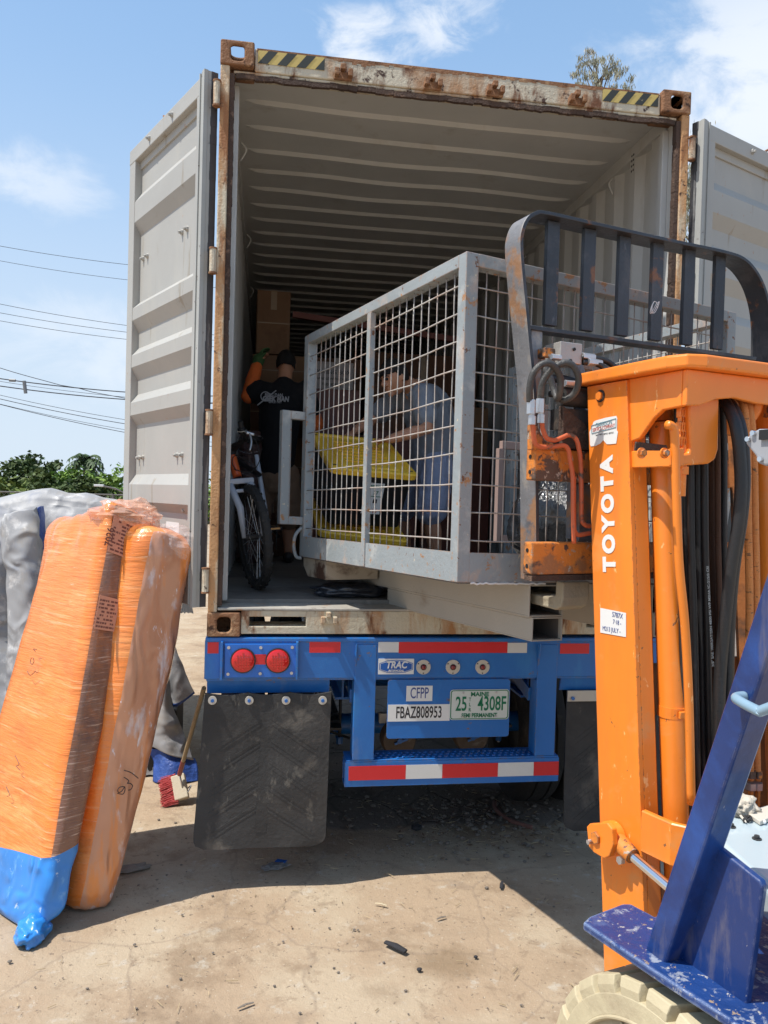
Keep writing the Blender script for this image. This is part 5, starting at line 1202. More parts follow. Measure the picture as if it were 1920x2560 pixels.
scrawl(mt1, [[k5(*p) for p in s] for s in (((310, 370), (285, 365), (300, 385)), ((270, 430), (262, 460), (275, 480), (290, 455), (280, 430)), ((240, 530), (262, 560), (300, 530)), ((150, 1150), (180, 1215), (160, 1230), (190, 1260)), ((85, 1380), (110, 1440), (90, 1450)))], tri1(.5, .4, 0), n1, .0014)
# ---- loose crumpled film on top of both mattresses
m_film = mat('crumpled_film', (.90, .52, .36), .12, var=.2, spots=[((.9, .8, .75), 16, .60, .1)], bump=1.0, bs=14, ridged=True, alpha=.45, coat=.6, bdist=.02)
m_film2 = mat('clear_film', (.88, .80, .78), .10, var=.1, bump=1.0, bs=9, ridged=True, alpha=.20, coat=.7, bdist=.03)
def film(o, centre, rx, ry, rz, seed, m, amp=.35):
    b = NB(); n_, m_ = 26, 18; rows = []
    for i in range(m_ + 1):
        th = math.pi * i / m_; row = []
        for j in range(n_):
            ph = 2 * math.pi * j / n_; d = V((math.sin(th) * math.cos(ph), math.sin(th) * math.sin(ph), math.cos(th)))
            k = 1 + amp * (noise.noise(d * 2.6 + V((seed, 0, 0))) + .5 * noise.noise(d * 6 + V((seed, 3, 0))))
            row.append(b.verts.new(centre + V((d.x * rx, d.y * ry, d.z * rz)) * k))
        rows.append(row)
    for i in range(m_):
        for j in range(n_): 
            try: b.faces.new([rows[i][j], rows[i][(j + 1) % n_], rows[i + 1][(j + 1) % n_], rows[i + 1][j]])
            except ValueError: pass
    return obj('loose_film', b, m, o)
film(mt1, tri1(.985, .12, .55), .16, .12, .07, 1.0, m_film); film(mt1, tri1(.97, .05, 1.0), .07, .07, .10, 6.0, m_film, .25); film(mt2, tri2(.965, .08, .6), .12, .09, .09, 4.0, m_film2, .2)
b = NB(); res = bmesh.ops.create_icosphere(b, subdivisions=4, radius=1.0); c0 = PZ_(82, 2325, .03)
for v in res['verts']:
    d = v.co.copy(); k = 1 + .28 * noise.noise(d * 2.2 + V((9, 0, 0))) + .22 * abs(noise.noise(d * 5 + V((2, 0, 0)))); q = V((d.x * .065, d.y * .10, max(d.z, -.5) * .055)) * k; v.co = c0 + q
obj('bag_corner', b, m_bbag, mt1, smooth=True)

# ================================================================ tarp-covered pile
m_tarp = mat('silver_tarp', (.31, .31, .315), .55, var=.08, spots=[((.50, .49, .48), 8, .55, .10), ((.25, .26, .29), 5, .55, .12), ((.31, .27, .22), 3, .56, .15)], bump=.8, bs=6, bdist=.04, ridged=True)
m_tarpb = mat('tarp_blue_side', (.035, .085, .32), .45, var=.2, spots=[((.10, .17, .42), 8, .60, .1)], bump=.7, bs=12, bdist=.03)
tp = thing('tarp_covered_pile', 'pile of goods under a crumpled silver tarp with blue hem, behind the orange mattresses', 'covered pile', (-1.7, 2.6, 0))
b = NB(); XS = [-4.6 + i * .055 for i in range(78)]
def topz(x): 
    pts = [(-4.6, 1.45), (-3.2, 1.62), (-2.2, 1.78), (-1.6, 1.88), (-1.31, 1.955), (-1.0, 1.93), (-.82, 1.90), (-.62, 1.80), (-.46, 1.45), (-.36, 1.05)]
    for (a, za), (c, zc) in zip(pts, pts[1:]):
        if a <= x <= c: return za + (zc - za) * (x - a) / (c - a)
    return pts[-1][1] if x > -1 else pts[0][1]
rows = []; NT = 66
for x in XS:
    row = []; tz = topz(x)
    for j in range(NT + 1):
        t = j / NT
        if t < .25: y = 3.6 - (3.6 - 2.0) * (t / .25); z = tz - .25 * (1 - t / .25) 
        elif t < .34: q = (t - .25) / .09; y = 2.0 - .16 * math.sin(q * math.pi / 2); z = tz - .13 * (1 - math.cos(q * math.pi / 2))
        else: q = (t - .34) / .66; y = 1.84 - .34 * q + .06 * math.sin(q * 9 + x * 2); z = (tz - .13) * (1 - q)
        fold = 0
        if t > .25:
            q = min(1, (t - .25) / .3)
            fold = q * (.10 * noise.noise(V((x * 3.2, z * .5, 1))) + .05 * noise.noise(V((x * 9, z * 1.2, 4))))
        sm = .020 * noise.noise(V((x * 8, y * 8, z * 6))) + .010 * abs(noise.noise(V((x * 17 + z * 6, y * 17, z * 9 - x * 5))))
        dx = .02 * noise.noise(V((x * 7, z * 7, 9)))
        xx = x + dx
        if x > -.95: xx += (1 - min(1, t / .4)) * 0 
        row.append(b.verts.new((xx, y + fold + sm, max(.005, z + sm * .6 - (.03 * abs(noise.noise(V((x * 4, 7, 0)))) if t < .3 else 0)))))
    rows.append(row)
for i in range(len(rows) - 1):
    for j in range(NT): b.faces.new([rows[i][j], rows[i][j + 1], rows[i + 1][j + 1], rows[i + 1][j]])
obj('tarp', b, m_tarp, tp, smooth=True)
# standing rolled fold in front
def sheet(pts_rows, name, m, par, nsub=8, amp=.012, seed=0, hem=None):
    b = NB(); G_ = [spline(r_, nsub) for r_ in pts_rows]; n = len(G_[0]); cols = [spline([g_[i] for g_ in G_], nsub) for i in range(n)]
    V_ = [[b.verts.new(p + V((noise.noise(p * 9 + V((seed, 0, 0))), noise.noise(p * 9 + V((0, seed, 0))), noise.noise(p * 11 + V((0, 0, seed))))) * amp) for p in c] for c in cols]
    for i in range(len(V_) - 1):
        for j in range(len(V_[0]) - 1):
            f = b.faces.new([V_[i][j], V_[i][j + 1], V_[i + 1][j + 1], V_[i + 1][j]])
            if hem and j >= len(V_[0]) - 1 - hem: f.material_index = 1
    o = obj(name, b, m, par, smooth=True); s = o.modifiers.new('s', 'SOLIDIFY'); s.thickness = .004; return o
q4 = lambda x, y, yy: PY_(x * .2577, 880 + y * .2577, yy)
sheet([[q4(40, 1590, 1.62), q4(180, 1540, 1.55), q4(330, 1505, 1.58), q4(380, 1500, 1.66)], [q4(0, 1750, 1.6), q4(170, 1760, 1.50), q4(360, 1760, 1.52), q4(395, 1740, 1.64)], [q4(10, 1950, 1.58), q4(190, 1980, 1.47), q4(375, 2000, 1.50), q4(420, 2000, 1.62)], [q4(70, 2300, 1.54), q4(230, 2350, 1.42), q4(390, 2400, 1.46), q4(440, 2400, 1.6)], [q4(60, 3300, 1.45), q4(230, 3500, 1.36), q4(390, 3600, 1.40), q4(460, 3700, 1.5)]], 'tarp_fold', m_tarp, tp, amp=.02, seed=5)
sheet([[q4(368, 1512, 1.64), q4(395, 1500, 1.66), q4(424, 1495, 1.72)], [q4(372, 1700, 1.62), q4(400, 1700, 1.66), q4(432, 1690, 1.74)], [q4(385, 2050, 1.60), q4(415, 2060, 1.64), q4(445, 2050, 1.74)]], 'tarp_inner_fold', m_tarpb, tp, amp=.006)
t5 = lambda x, y, yy: PY_(x * .3375, 1500 + y * .3375, yy)
sheet([[t5(1180, 180, 1.75), t5(1240, 200, 1.72), t5(1290, 320, 1.70)], [t5(1200, 500, 1.74), t5(1290, 480, 1.68), t5(1365, 520, 1.70)], [t5(1230, 720, 1.72), t5(1300, 790, 1.66), t5(1440, 690, 1.70)]], 'tarp_corner', [m_tarp, m_tarpb], tp, amp=.010, hem=1)
sheet([[t5(1150, 420, 1.62), t5(1200, 480, 1.60), t5(1240, 560, 1.62)], [t5(1120, 800, 1.60), t5(1210, 800, 1.54), t5(1300, 850, 1.60)], [t5(1080, 1020, 1.60), t5(1230, 1010, 1.50), t5(1350, 960, 1.60)], [t5(1090, 1080, 1.58), t5(1250, 1150, 1.48), t5(1440, 1190, 1.55)]], 'tarp_skirt', m_tarp, tp, amp=.02, seed=3)
sheet([[t5(1085, 1085, 1.60), t5(1250, 1145, 1.50), t5(1440, 1170, 1.56)], [t5(1140, 1200, 1.58), t5(1270, 1240, 1.46), t5(1470, 1240, 1.55)], [t5(1130, 1340, 1.50), t5(1280, 1350, 1.42), t5(1455, 1345, 1.48)]], 'tarp_hem', m_tarpb, tp, amp=.018, seed=8)
b = NB(); box(b, (-.75, 1.6, .0), (-.30, 2.1, .45)); obj('dark_crate', b, m_black, tp, bev=.02)
b = NB(); box(b, (-4.4, 2.1, .0), (-.9, 3.4, 1.3)); obj('goods', b, m_dark, tp, bev=.05)

# ================================================================ push broom
m_wood = mat('broom_stick', (.42, .33, .19), .6, var=.15, spots=[((.5, .44, .33), 6, .58, .1, (1, 1, .3))], bump=.2)
m_redp = mat('red_sleeve', (.24, .045, .035), .5, var=.2); m_bris = mat('red_bristles', (.52, .09, .09), .8, var=.3, spots=[((.66, .28, .26), 30, .58, .1)])
bt = P0(*k5(1330, 1290), (0, 1.10, 0), (0, 1, 0)); bth = PX_(510, 1720, -.035)
br_ = thing('push_broom', 'push broom with red bristles leaning against the blue trailer', 'broom', (bt.x, bt.y, 0))
b = NB(); tube(b, [bt + (bth - bt) * .17, bth], .0125, 10); obj('handle', b, m_wood, br_, smooth=40)
b = NB(); tube(b, [bt, bt + (bth - bt) * .175], .0150, 10); obj('sleeve', b, m_redp, br_, smooth=40)
hA, hB = PY_(*k5(1310, 1290), 1.12), PY_(*k5(1345, 1510), 1.02)
hA = PY_(*k5(1318, 1300), 1.16); hB = PZ_(*k5(1350, 1490), .02); hB.z = .03
dirh = (hB - hA).normalized(); 
b = NB(); bar(b, hA, hB, .055, .085, up=(1, 0, .2)); obj('brush_block', b, mat('brush_block_wood', (.50, .44, .33), .7, var=.15, bump=.2), br_, bev=.006)
b = NB(); side_ = V((-1, -.1, -.28)).normalized()
for i in range(420):
    f = random.random(); o2 = random.uniform(-.035, .035); p = hA.lerp(hB, f) + side_ * .02 + V((0, 1, .3)).normalized() * o2
    e = p + side_ * random.uniform(.075, .10) + V((random.uniform(-.012, .012), random.uniform(-.02, .012), random.uniform(-.02, .012)))
    e.z = max(e.z, .003); p.z = max(p.z, .004); tube(b, [p, (p + e) / 2 + V((0, 0, .004)), e], .0022, 4, cap=False)
tag(obj('bristles', b, m_bris, br_), None, None, kind='stuff')
b = NB(); q = PY_(*k5(1350, 1400), 1.05); tube(b, spline([hA + V((.03, 0, -.02)), hA + V((.05, -.02, -.08)), hB + V((.05, .02, .08)), hB + V((.03, 0, .04))], 5), .004, 6); tube(b, [bt, bt + V((.02, -.01, -.08))], .005, 6); obj('brace', b, m_zinc, br_, smooth=True)

# ================================================================ totes
m_lid = mat('yellow_lid', (1.0, .58, .045), .42, var=.05, bump=.05); m_tote = mat('black_tote', (.010, .010, .011), .35, var=.2, bump=.05)
S3 = lambda x, y: (500 + x * .4219, 700 + y * .4219)
def tote(cor, zdepth, label, hgt, stick=False):
    """cor: lid corners BL,BR,FR,FL (top surface)"""
    ctr = sum(cor, V()) / 4
    X = ((cor[2] - cor[3]) + (cor[1] - cor[0])).normalized(); Y = ((cor[0] - cor[3]) + (cor[1] - cor[2])); Y = (Y - X * Y.dot(X)).normalized(); Z = X.cross(Y)
    w = ((cor[2] - cor[3]).length + (cor[1] - cor[0]).length) / 2; d = ((cor[0] - cor[3]).length + (cor[1] - cor[2]).length) / 2
    M = Matrix(((X.x, Y.x, Z.x, ctr.x), (X.y, Y.y, Z.y, ctr.y), (X.z, Y.z, Z.z, ctr.z), (0, 0, 0, 1)))
    t = thing('storage_tote', label, 'storage tote', tuple(M @ V((0, 0, -hgt))))
    b = NB()
    def rr(w_, d_, z, r): return [M @ V((x, y, z)) for x, y in rrect(w_, d_, r)]
    secs = [(w * .86, d * .86, -hgt, .03), (w * .93, d * .93, -.045, .035), (w * .96, d * .96, -.03, .035), (w * .96, d * .96, -.012, .035)]
    R_ = [[b.verts.new(p) for p in rr(*s)] for s in secs]; n = len(R_[0])
    for a, c in zip(R_, R_[1:]):
        for i in range(n): b.faces.new([a[i], a[(i + 1) % n], c[(i + 1) % n], c[i]])
    b.faces.new(R_[0][::-1]); b.faces.new(R_[-1]); obj('tub', b, m_tote, t, bev=.003)
    b = NB(); secs = [(w * 1.0, d * 1.0, -.035, .045), (w * 1.01, d * 1.01, -.004, .045), (w * .985, d * .985, .004, .045), (w * .90, d * .92, .004, .04), (w * .88, d * .90, -.008, .035), (w * .70, d * .78, -.008, .03), (w * .68, d * .76, .0, .03)]
    R_ = [[b.verts.new(p) for p in rr(*s)] for s in secs]
    for a, c in zip(R_, R_[1:]):
        for i in range(n): b.faces.new([a[i], a[(i + 1) % n], c[(i + 1) % n], c[i]])
    b.faces.new(R_[-1]); b.faces.new(R_[0][::-1]); ld = obj('lid', b, m_lid, t, bev=.002)
    b = NB()
    for k in range(-3, 4): box(b, (-w * .28, k * d * .09 - .006, .0), (w * .28, k * d * .09 + .006, .006), M)
    obj('lid_ribs', b, m_lid, ld, bev=.002)
    for sx, sy in ((-.44, -.42), (-.44, .42), (.44, .42), (.44, -.42)):
        b = NB(); box(b, (sx * w - .012, sy * d - .007, .0042), (sx * w + .012, sy * d + .007, .0055), M); obj('lid_hole', b, m_black, ld)
    return t, M, w, d
ca_ = [V((.542, 1.178, 2.36)), V((1.062, 1.262, 2.335)), V((1.153, .624, 2.089)), V((.633, .541, 2.113))]
t1, M1, w1, d1_ = tote(ca_, 0, 'upper black tote with tilted yellow lid in front of the man in grey', .36)
fy = -d1_ * .47; b = NB(); box(b, (-.04, fy - .004, -.27), (.075, fy - .001, -.075), M1); stl = obj('tote_label', b, m_sign, t1)
def tl(s_, z, size, m, x=.017): text('label_print', s_, size, m, stl, M1 @ V((x, fy - .0055, z)), M1.to_3x3() @ V((1, 0, 0)), M1.to_3x3() @ V((0, 0, 1)), xs=1.0, bold=.0006, th=.0003)
tl('Greenmade', -.092, .022, m_inkg); tl('27', -.135, .030, m_inkg, .03)
for z0, z1, x0, x1, m in ((-.150, -.110, -.036, -.004, m_inkb), (-.160, -.156, -.036, .07, m_inkg), (-.20, -.175, .02, .045, m_ink)):
    b = NB(); box(b, (x0, fy - .0055, z0), (x1, fy - .0042, z1), M1); obj('label_print', b, m, stl)
b = NB(); tube(b, [M1 @ V((-.02, fy - .006, -.235)), M1 @ V((-.018, fy - .006, -.262)), M1 @ V((.0, fy - .006, -.262))], .002, 5); tube(b, [M1 @ V((.03, fy - .006, -.235)), M1 @ V((.03, fy - .006, -.26)), M1 @ V((.05, fy - .006, -.258)), M1 @ V((.05, fy - .006, -.235))], .002, 5); obj('handwriting', b, m_lens, stl)
tote([V((.556, 1.315, 1.936)), V((1.096, 1.352, 1.881)), V((1.12, .714, 1.69)), V((.58, .677, 1.745))], 0, 'lower black tote with yellow lid, carrying the tilted tote', .13)
# ================================================================ people
def blob(bm, c, r, n=12, sc=(1, 1, 1), M=None):
    c = V(c); vs = []
    res = bmesh.ops.create_icosphere(bm, subdivisions=2, radius=1.0)
    for v in res['verts']:
        p = V((v.co.x * sc[0] * r, v.co.y * sc[1] * r, v.co.z * sc[2] * r)); 
        if M is not None: p = M @ p
        v.co = p + c
def limb(bm, pts, rs, n=14):
    tube(bm, pts, rs, n); 
    for p, r in zip(pts, rs): blob(bm, p, r * .99)
def basis(fwd, up):
    f = V(fwd).normalized(); u = V(up); u = (u - f * u.dot(f)).normalized(); r = f.cross(u); return Matrix(((r.x, f.x, u.x), (r.y, f.y, u.y), (r.z, f.z, u.z)))
def head(bm, c, fwd, up, s=1.0):
    M = basis(fwd, up); c = V(c)
    def L(x, y, z): return c + M @ V((x * s, y * s, z * s))
    res = bmesh.ops.create_icosphere(bm, subdivisions=4, radius=1.0)
    for v in res['verts']:
        d = v.co.copy(); x, y, z = d.x * .076, d.y * .096, d.z * .118
        if z < 0: k = 1 - .28 * (-z / .118) ** 1.2; x *= k; y = y * (1 - .12 * (-z / .118)) + .012 * (-z / .118)
        if y > .05 and abs(z) < .03: y -= .006 * (1 - abs(z) / .03) * (1 if abs(x) > .012 else 0)
        v.co = L(x, y, z)
    tube(bm, [L(0, .088, .012), L(0, .108, -.018), L(0, .104, -.03)], [s * .009, s * .015, s * .011], 8)
    for sx in (-1, 1):
        blob(bm, L(sx * .018, .098, -.028), s * .009); blob(bm, L(sx * .078, -.005, -.01), s * .022, sc=(.35, .8, 1.3), M=M); blob(bm, L(sx * .03, .082, .022), s * .014, sc=(1.4, .6, .5), M=M)
    blob(bm, L(0, .088, -.055), s * .018, sc=(1.5, .6, .35), M=M); blob(bm, L(0, .085, -.067), s * .017, sc=(1.3, .6, .4), M=M); blob(bm, L(0, .070, -.095), s * .022)
    return L, M
def hand(bm, wrist, fdir, pdir, s=1.0, curl=.35, side=1):
    """fdir along the fingers, pdir palm normal"""
    f = V(fdir).normalized(); p = V(pdir); p = (p - f * p.dot(f)).normalized(); x = f.cross(p) * side; w = V(wrist)
    for k in range(4):
        o = (k - 1.5) * .019 * s; limb(bm, [w + x * o * .6, w + f * .045 * s + x * o, w + f * .088 * s + x * o], [.014 * s, .013 * s, .0105 * s], 8)
    lens = (.068, .078, .073, .058)
    for k in range(4):
        o = (k - 1.5) * .021 * s; q = w + f * .088 * s + x * o; L = lens[k] * s; a = 0; pts = [q]
        for j, fr in enumerate((.45, .32, .23)):
            a += curl * (1, .9, .6)[j]; q = q + (f * math.cos(a) + p * math.sin(a)) * L * fr; pts.append(q)
        limb(bm, pts, [.0095 * s, .0088 * s, .008 * s, .0068 * s], 8)
    q = w + f * .025 * s - x * .026 * s; limb(bm, [w - x * .008, q, q + (f * .7 - x * .6 + p * .3).normalized() * .032 * s, q + (f * .9 - x * .35 + p * .45).normalized() * .060 * s], [.014 * s, .0135 * s, .011 * s, .009 * s], 8)
def remeshed(name, bm, m, par, vox=.008, sm=4, wr=0, label=None):
    o = obj(name, bm, m, par, label=label); r = o.modifiers.new('remesh', 'REMESH'); r.mode = 'VOXEL'; r.voxel_size = vox; r.use_smooth_shade = True
    if sm: s = o.modifiers.new('smooth', 'SMOOTH'); s.iterations = sm; s.factor = .5
    if wr:
        tx = bpy.data.textures.new(name + '_folds', 'CLOUDS'); tx.noise_scale = .055; tx.noise_depth = 2
        d = o.modifiers.new('folds', 'DISPLACE'); d.texture = tx; d.strength = wr; d.mid_level = .5
    return o
m_skin = mat('tan_skin', (.55, .26, .15), .5, var=.08, sss=.08, bump=.08, bs=150); m_hair = mat('black_hair', (.010, .008, .007), .6, var=.3, bump=.8, bs=220)
m_tee = mat('grey_tshirt', (.24, .26, .30), .9, var=.1, bump=.25, bs=30, bdist=.02); m_tee2 = mat('black_tshirt', (.008, .008, .010), .9, var=.2)
m_short = mat('blue_grey_shorts', (.32, .36, .50), .85, var=.1, bump=.25, bs=25, bdist=.02); m_khaki = mat('brown_shorts', (.26, .16, .10), .9, var=.15, bump=.3, bs=25, bdist=.02)
m_orsl = mat('orange_sleeve', (.80, .16, .03), .8, var=.12, bump=.6, bs=40, bstretch=(1, 1, 3)); m_glove = mat('green_glove', (.05, .12, .035), .8, var=.2)
FZ = CZ + .16
def SY(x, y, yy): return PY_(*S3(x, y), yy)
# man in grey
hc = SY(1150, 575, 1.22); nk = SY(1265, 640, 1.30); ch_ = SY(1345, 760, 1.38); wa = SY(1385, 900, 1.42); hp_ = SY(1385, 1060, 1.42)
shN = SY(1320, 680, 1.14); shF = SY(1190, 690, 1.52); elN = SY(1345, 880, 1.02); haN = SY(1120, 945, .99); elF = SY(1010, 830, 1.50); haF = SY(920, 895, 1.40)
manA = thing('person', 'dark-haired man in grey T-shirt and blue shorts bending over the yellow tote lid', 'person', (hp_.x, hp_.y, FZ))
kn = [V((hp_.x - .04, 1.28, FZ + .45)), V((hp_.x - .20, 1.58, FZ + .46))]; ft = [V((hp_.x + .02, 1.30, FZ + .07)), V((hp_.x - .13, 1.62, FZ + .07))]
hj = [hp_ + V((.0, -.10, -.06)), hp_ + V((-.03, .10, -.06))]
b = NB()
limb(b, [hp_, wa, ch_, nk + (ch_ - nk) * .25], [.145, .15, .155, .10]); limb(b, [nk + (ch_ - nk) * .2, nk, hc + (nk - hc) * .35], [.065, .058, .056])
for sh, el, ha in ((shN, elN, haN), (shF, elF, haF)):
    limb(b, [sh, sh.lerp(el, .5), el, el.lerp(ha, .35), ha], [.062, .052, .042, .043, .028])
for h, k, f in zip(hj, kn, ft):
    limb(b, [h, h.lerp(k, .5), k, k.lerp(f, .35), k.lerp(f, .8), f], [.095, .085, .058, .060, .040, .038]); limb(b, [f, f + V((-.12, -.02, -.035)), f + V((-.18, -.03, -.045))], [.04, .033, .022])
fw = V((-.80, -.42, -.42)); HL, HM = head(b, hc, fw, (-.30, -.1, 1), 1.0)
hand(b, haN, V((-.95, -.05, -.12)), V((-.1, 0, -1)), .95, .22, 1); hand(b, haF, V((-.8, -.3, -.5)), V((-.1, 0, -1)), .95, .4, -1)
bodyA = remeshed('body', b, m_skin, manA, .0062, 3)
def haircap(par, HL, s=1.0, m=m_hair, low=-.2):
    b = NB(); res = bmesh.ops.create_icosphere(b, subdivisions=4, radius=1.0); kill = []
    for v in res['verts']:
        d = v.co.copy(); x, y, z = d.x * .083, d.y * .103 - .004, d.z * .124 + .003; sd = 1 + .03 * noise.noise(d * 9)
        lim = .15 if d.y > .35 else (-.05 if d.y > .0 else -.45)
        if d.z < lim: kill.append(v)
        v.co = HL(x * sd, y * sd, z * sd)
    bmesh.ops.delete(b, geom=kill, context='VERTS'); o = obj('hair', b, m, par, smooth=True); s_ = o.modifiers.new('s', 'SOLIDIFY'); s_.thickness = .008; return o
haircap(manA, HL)
for sx in (-1, 1):
    b = NB(); blob(b, HL(sx * .030, .083, .010), .0115); ey = obj('eye', b, m_black, manA, smooth=True)
    b = NB(); tube(b, spline([HL(sx * .014, .092, .026), HL(sx * .032, .088, .031), HL(sx * .05, .074, .024)], 4), .0045, 6); obj('eyebrow', b, m_hair, manA)
b = NB()
limb(b, [hp_ + V((0, 0, -.01)), wa, ch_, nk + (ch_ - nk) * .30], [.166, .170, .176, .105]); limb(b, [nk + (ch_ - nk) * .35, nk + (ch_ - nk) * .10], [.09, .068])
for sh, el in ((shN, elN), (shF, elF)): limb(b, [sh.lerp(ch_, .35), sh, sh.lerp(el, .45), sh.lerp(el, .68)], [.11, .084, .080, .078])
remeshed('tshirt', b, m_tee, manA, .009, 4, .016)
b = NB()
limb(b, [hp_ + V((0, 0, .02)), hp_ + V((0, 0, -.08))], [.160, .168])
for h, k in zip(hj, kn): limb(b, [h, h.lerp(k, .5), h.lerp(k, .95)], [.125, .122, .115])
remeshed('shorts', b, m_short, manA, .010, 3, .02)
for f in ft:
    b = NB(); limb(b, [f + V((.03, 0, -.025)), f + V((-.10, -.02, -.025)), f + V((-.17, -.03, -.03))], [.045, .045, .035]); remeshed('shoe', b, m_dark, manA, .008, 3)
# man in black
yB = 2.35
nkB = SY(500, 590, yB); hpB = SY(440, 1120, yB); chB = nkB.lerp(hpB, .30); waB = nkB.lerp(hpB, .65); sL = SY(352, 655, yB); sR = SY(625, 655, yB - .02)
eL = SY(285, 690, yB - .02); hL_ = SY(340, 500, yB + .10); eR = SY(690, 860, yB + .02); hR = SY(660, 760, yB + .3); hcB = SY(510, 500, yB + .06)
manB = thing('person', 'man in black printed T-shirt with orange sleeves, seen from behind deep inside the container', 'person', (hpB.x, yB, FZ))
b = NB(); limb(b, [hpB, waB, chB, nkB + V((0, 0, -.08))], [.13, .135, .15, .09]); limb(b, [nkB + V((0, 0, -.06)), hcB], [.06, .055])
for s in (-1, 1):
    h = hpB + V((s * .09, 0, -.05)); k = V((hpB.x + s * .12, yB - .02, FZ + .42)); f = V((hpB.x + s * .13, yB + .03, FZ + .07))
    limb(b, [h, h.lerp(k, .5), k, k.lerp(f, .35), f], [.09, .08, .055, .058, .036]); limb(b, [f, f + V((0, .14, -.035))], [.038, .028])
for sh, el, ha in ((sL, eL, hL_), (sR, eR, hR)): limb(b, [sh, sh.lerp(el, .5), el, ha], [.06, .05, .042, .030])
HLb, _ = head(b, hcB, (.1, 1, -.35), (0, .3, 1), .95); hand(b, hL_, (.3, .5, .8), (.8, .3, -.2), .95, .5, 1); hand(b, hR, (-.2, .9, .1), (0, 0, 1), .95, .5, -1); remeshed('body', b, m_skin, manB, .0075, 3)
haircap(manB, HLb, low=-.5)
b = NB(); limb(b, [hpB + V((0, 0, -.03)), waB, chB, nkB + V((0, 0, -.07))], [.150, .155, .172, .10])
for sh, el in ((sL, eL), (sR, eR)): limb(b, [sh.lerp(chB, .4), sh, sh.lerp(el, .55)], [.12, .085, .080])
remeshed('tshirt', b, m_tee2, manB, .010, 4, .015)
for sh, el, ha in ((sL, eL, hL_), (sR, eR, hR)):
    b = NB(); limb(b, [sh.lerp(el, .4), el, el.lerp(ha, .5), el.lerp(ha, .92)], [.066, .058, .056, .046]); remeshed('sleeve', b, m_orsl, manB, .008, 3, .012)
    b = NB(); d_ = (ha - el).normalized(); limb(b, [el.lerp(ha, .9), ha, ha + d_ * .05], [.040, .043, .050]); hand(b, ha + d_ * .01, d_, V((1, .3, 0)), 1.12, .5, 1); remeshed('glove', b, m_glove, manB, .0075, 2)
b = NB(); limb(b, [hpB + V((0, 0, .0)), hpB + V((0, 0, -.1))], [.146, .15])
for s in (-1, 1):
    h = hpB + V((s * .09, 0, -.05)); k = V((hpB.x + s * .12, yB - .02, FZ + .36)); limb(b, [h, k], [.115, .105])
remeshed('shorts', b, m_khaki, manB, .010, 3, .02)
for s in (-1, 1):
    f = V((hpB.x + s * .13, yB + .03, FZ + .045)); b = NB(); limb(b, [f + V((0, -.04, 0)), f + V((0, .15, 0))], [.045, .040]); remeshed('shoe', b, m_dark, manB, .009, 3)
mpr = mat('shirt_print', (.42, .42, .44), .8)
pl0 = SY(450, 700, yB - .185)
text('shirt_print', 'BIGG DAN', .036, mpr, manB, SY(438, 683, yB - .187), (1, 0, .02), (0, 0, 1), xs=.8, bold=.0012, th=.002)
text('shirt_print', 'GEEK MAN', .052, mpr, manB, SY(448, 706, yB - .187), (1, 0, .02), (0, 0, 1), xs=.78, bold=.003, th=.002, shear=.15)
text('shirt_print', 'SINCE 1991', .022, mpr, manB, SY(445, 724, yB - .187), (1, 0, .02), (0, 0, 1), xs=.9, bold=.0006, th=.002)
b = NB(); c_0 = SY(388, 690, yB - .187); tube(b, [c_0 + V((.035 * math.cos(a), 0, .035 * math.sin(a))) for a in [i * .42 for i in range(15)]], .004, 5, closed=True); tube(b, [c_0 + V((-.06, 0, -.07)), c_0 + V((.08, 0, .05))], .005, 5); obj('shirt_print', b, mpr, manB)
# ================================================================ bicycle
m_bw = mat('bike_white', (.60, .63, .70), .25, var=.04, coat=.4); m_bo = mat('bike_orange', (.72, .13, .03), .3, var=.08, coat=.3)
UB = V((-.115, 0, 1)).normalized()
bk0 = V((.235, .62, FZ))
bike = thing('bicycle', 'mountain bike with orange head tube and white fork, leaning on the left container wall', 'bicycle', (bk0.x, bk0.y, FZ))
def bwheel(base, fdir, Rw, par):
    f = V(fdir).normalized(); u = (UB - f * UB.dot(f)).normalized(); a = f.cross(u); c = base + u * Rw
    b = NB(); n = 60; prof = [(-.020, -.020), (-.026, .0), (-.018, .020), (0, .027), (.018, .020), (.026, 0), (.020, -.020)]; rows = []
    for k in range(n):
        an = 2 * math.pi * k / n; d = f * math.cos(an) + u * math.sin(an); kn_ = .004 if k % 2 else 0
        rows.append([b.verts.new(c + d * (Rw - .027 + y + (kn_ if y > 0 else 0)) + a * x) for x, y in prof])
    for k in range(n):
        for i in range(len(prof)): j = (i + 1) % len(prof); b.faces.new([rows[k][i], rows[k][j], rows[(k + 1) % n][j], rows[(k + 1) % n][i]])
    for k in range(n):
        an = 2 * math.pi * (k + .5) / n; d = f * math.cos(an) + u * math.sin(an)
        for x in (-.018, .0, .018):
            if (k + int(x * 60)) % 2 == 0: bar(b, c + d * (Rw - .006) + a * (x - .005), c + d * (Rw - .006) + a * (x + .005), .014, .010, up=d)
    w = obj('wheel', b, m_tyre, par)
    b = NB(); tube(b, [c + (f * math.cos(t) + u * math.sin(t)) * (Rw - .052) for t in [2 * math.pi * k / 40 for k in range(40)]], .009, 6, closed=True); obj('rim', b, m_dark, w)
    b = NB()
    for k in range(24):
        t = 2 * math.pi * k / 24; d = f * math.cos(t) + u * math.sin(t); t2 = t + (.9 if k % 2 else -.9); d2 = f * math.cos(t2) + u * math.sin(t2)
        tube(b, [c + d2 * .02 + a * (.028 if k % 4 < 2 else -.028), c + d * (Rw - .055)], .0014, 4, cap=False)
    obj('spokes', b, m_zinc, w); b = NB(); tube(b, [c - a * .045, c + a * .045], .016, 10); obj('hub', b, m_dark, w); return c, f, u, a
cF, fF, uF, aF = bwheel(bk0, (.30, -1, 0), .30, bike)
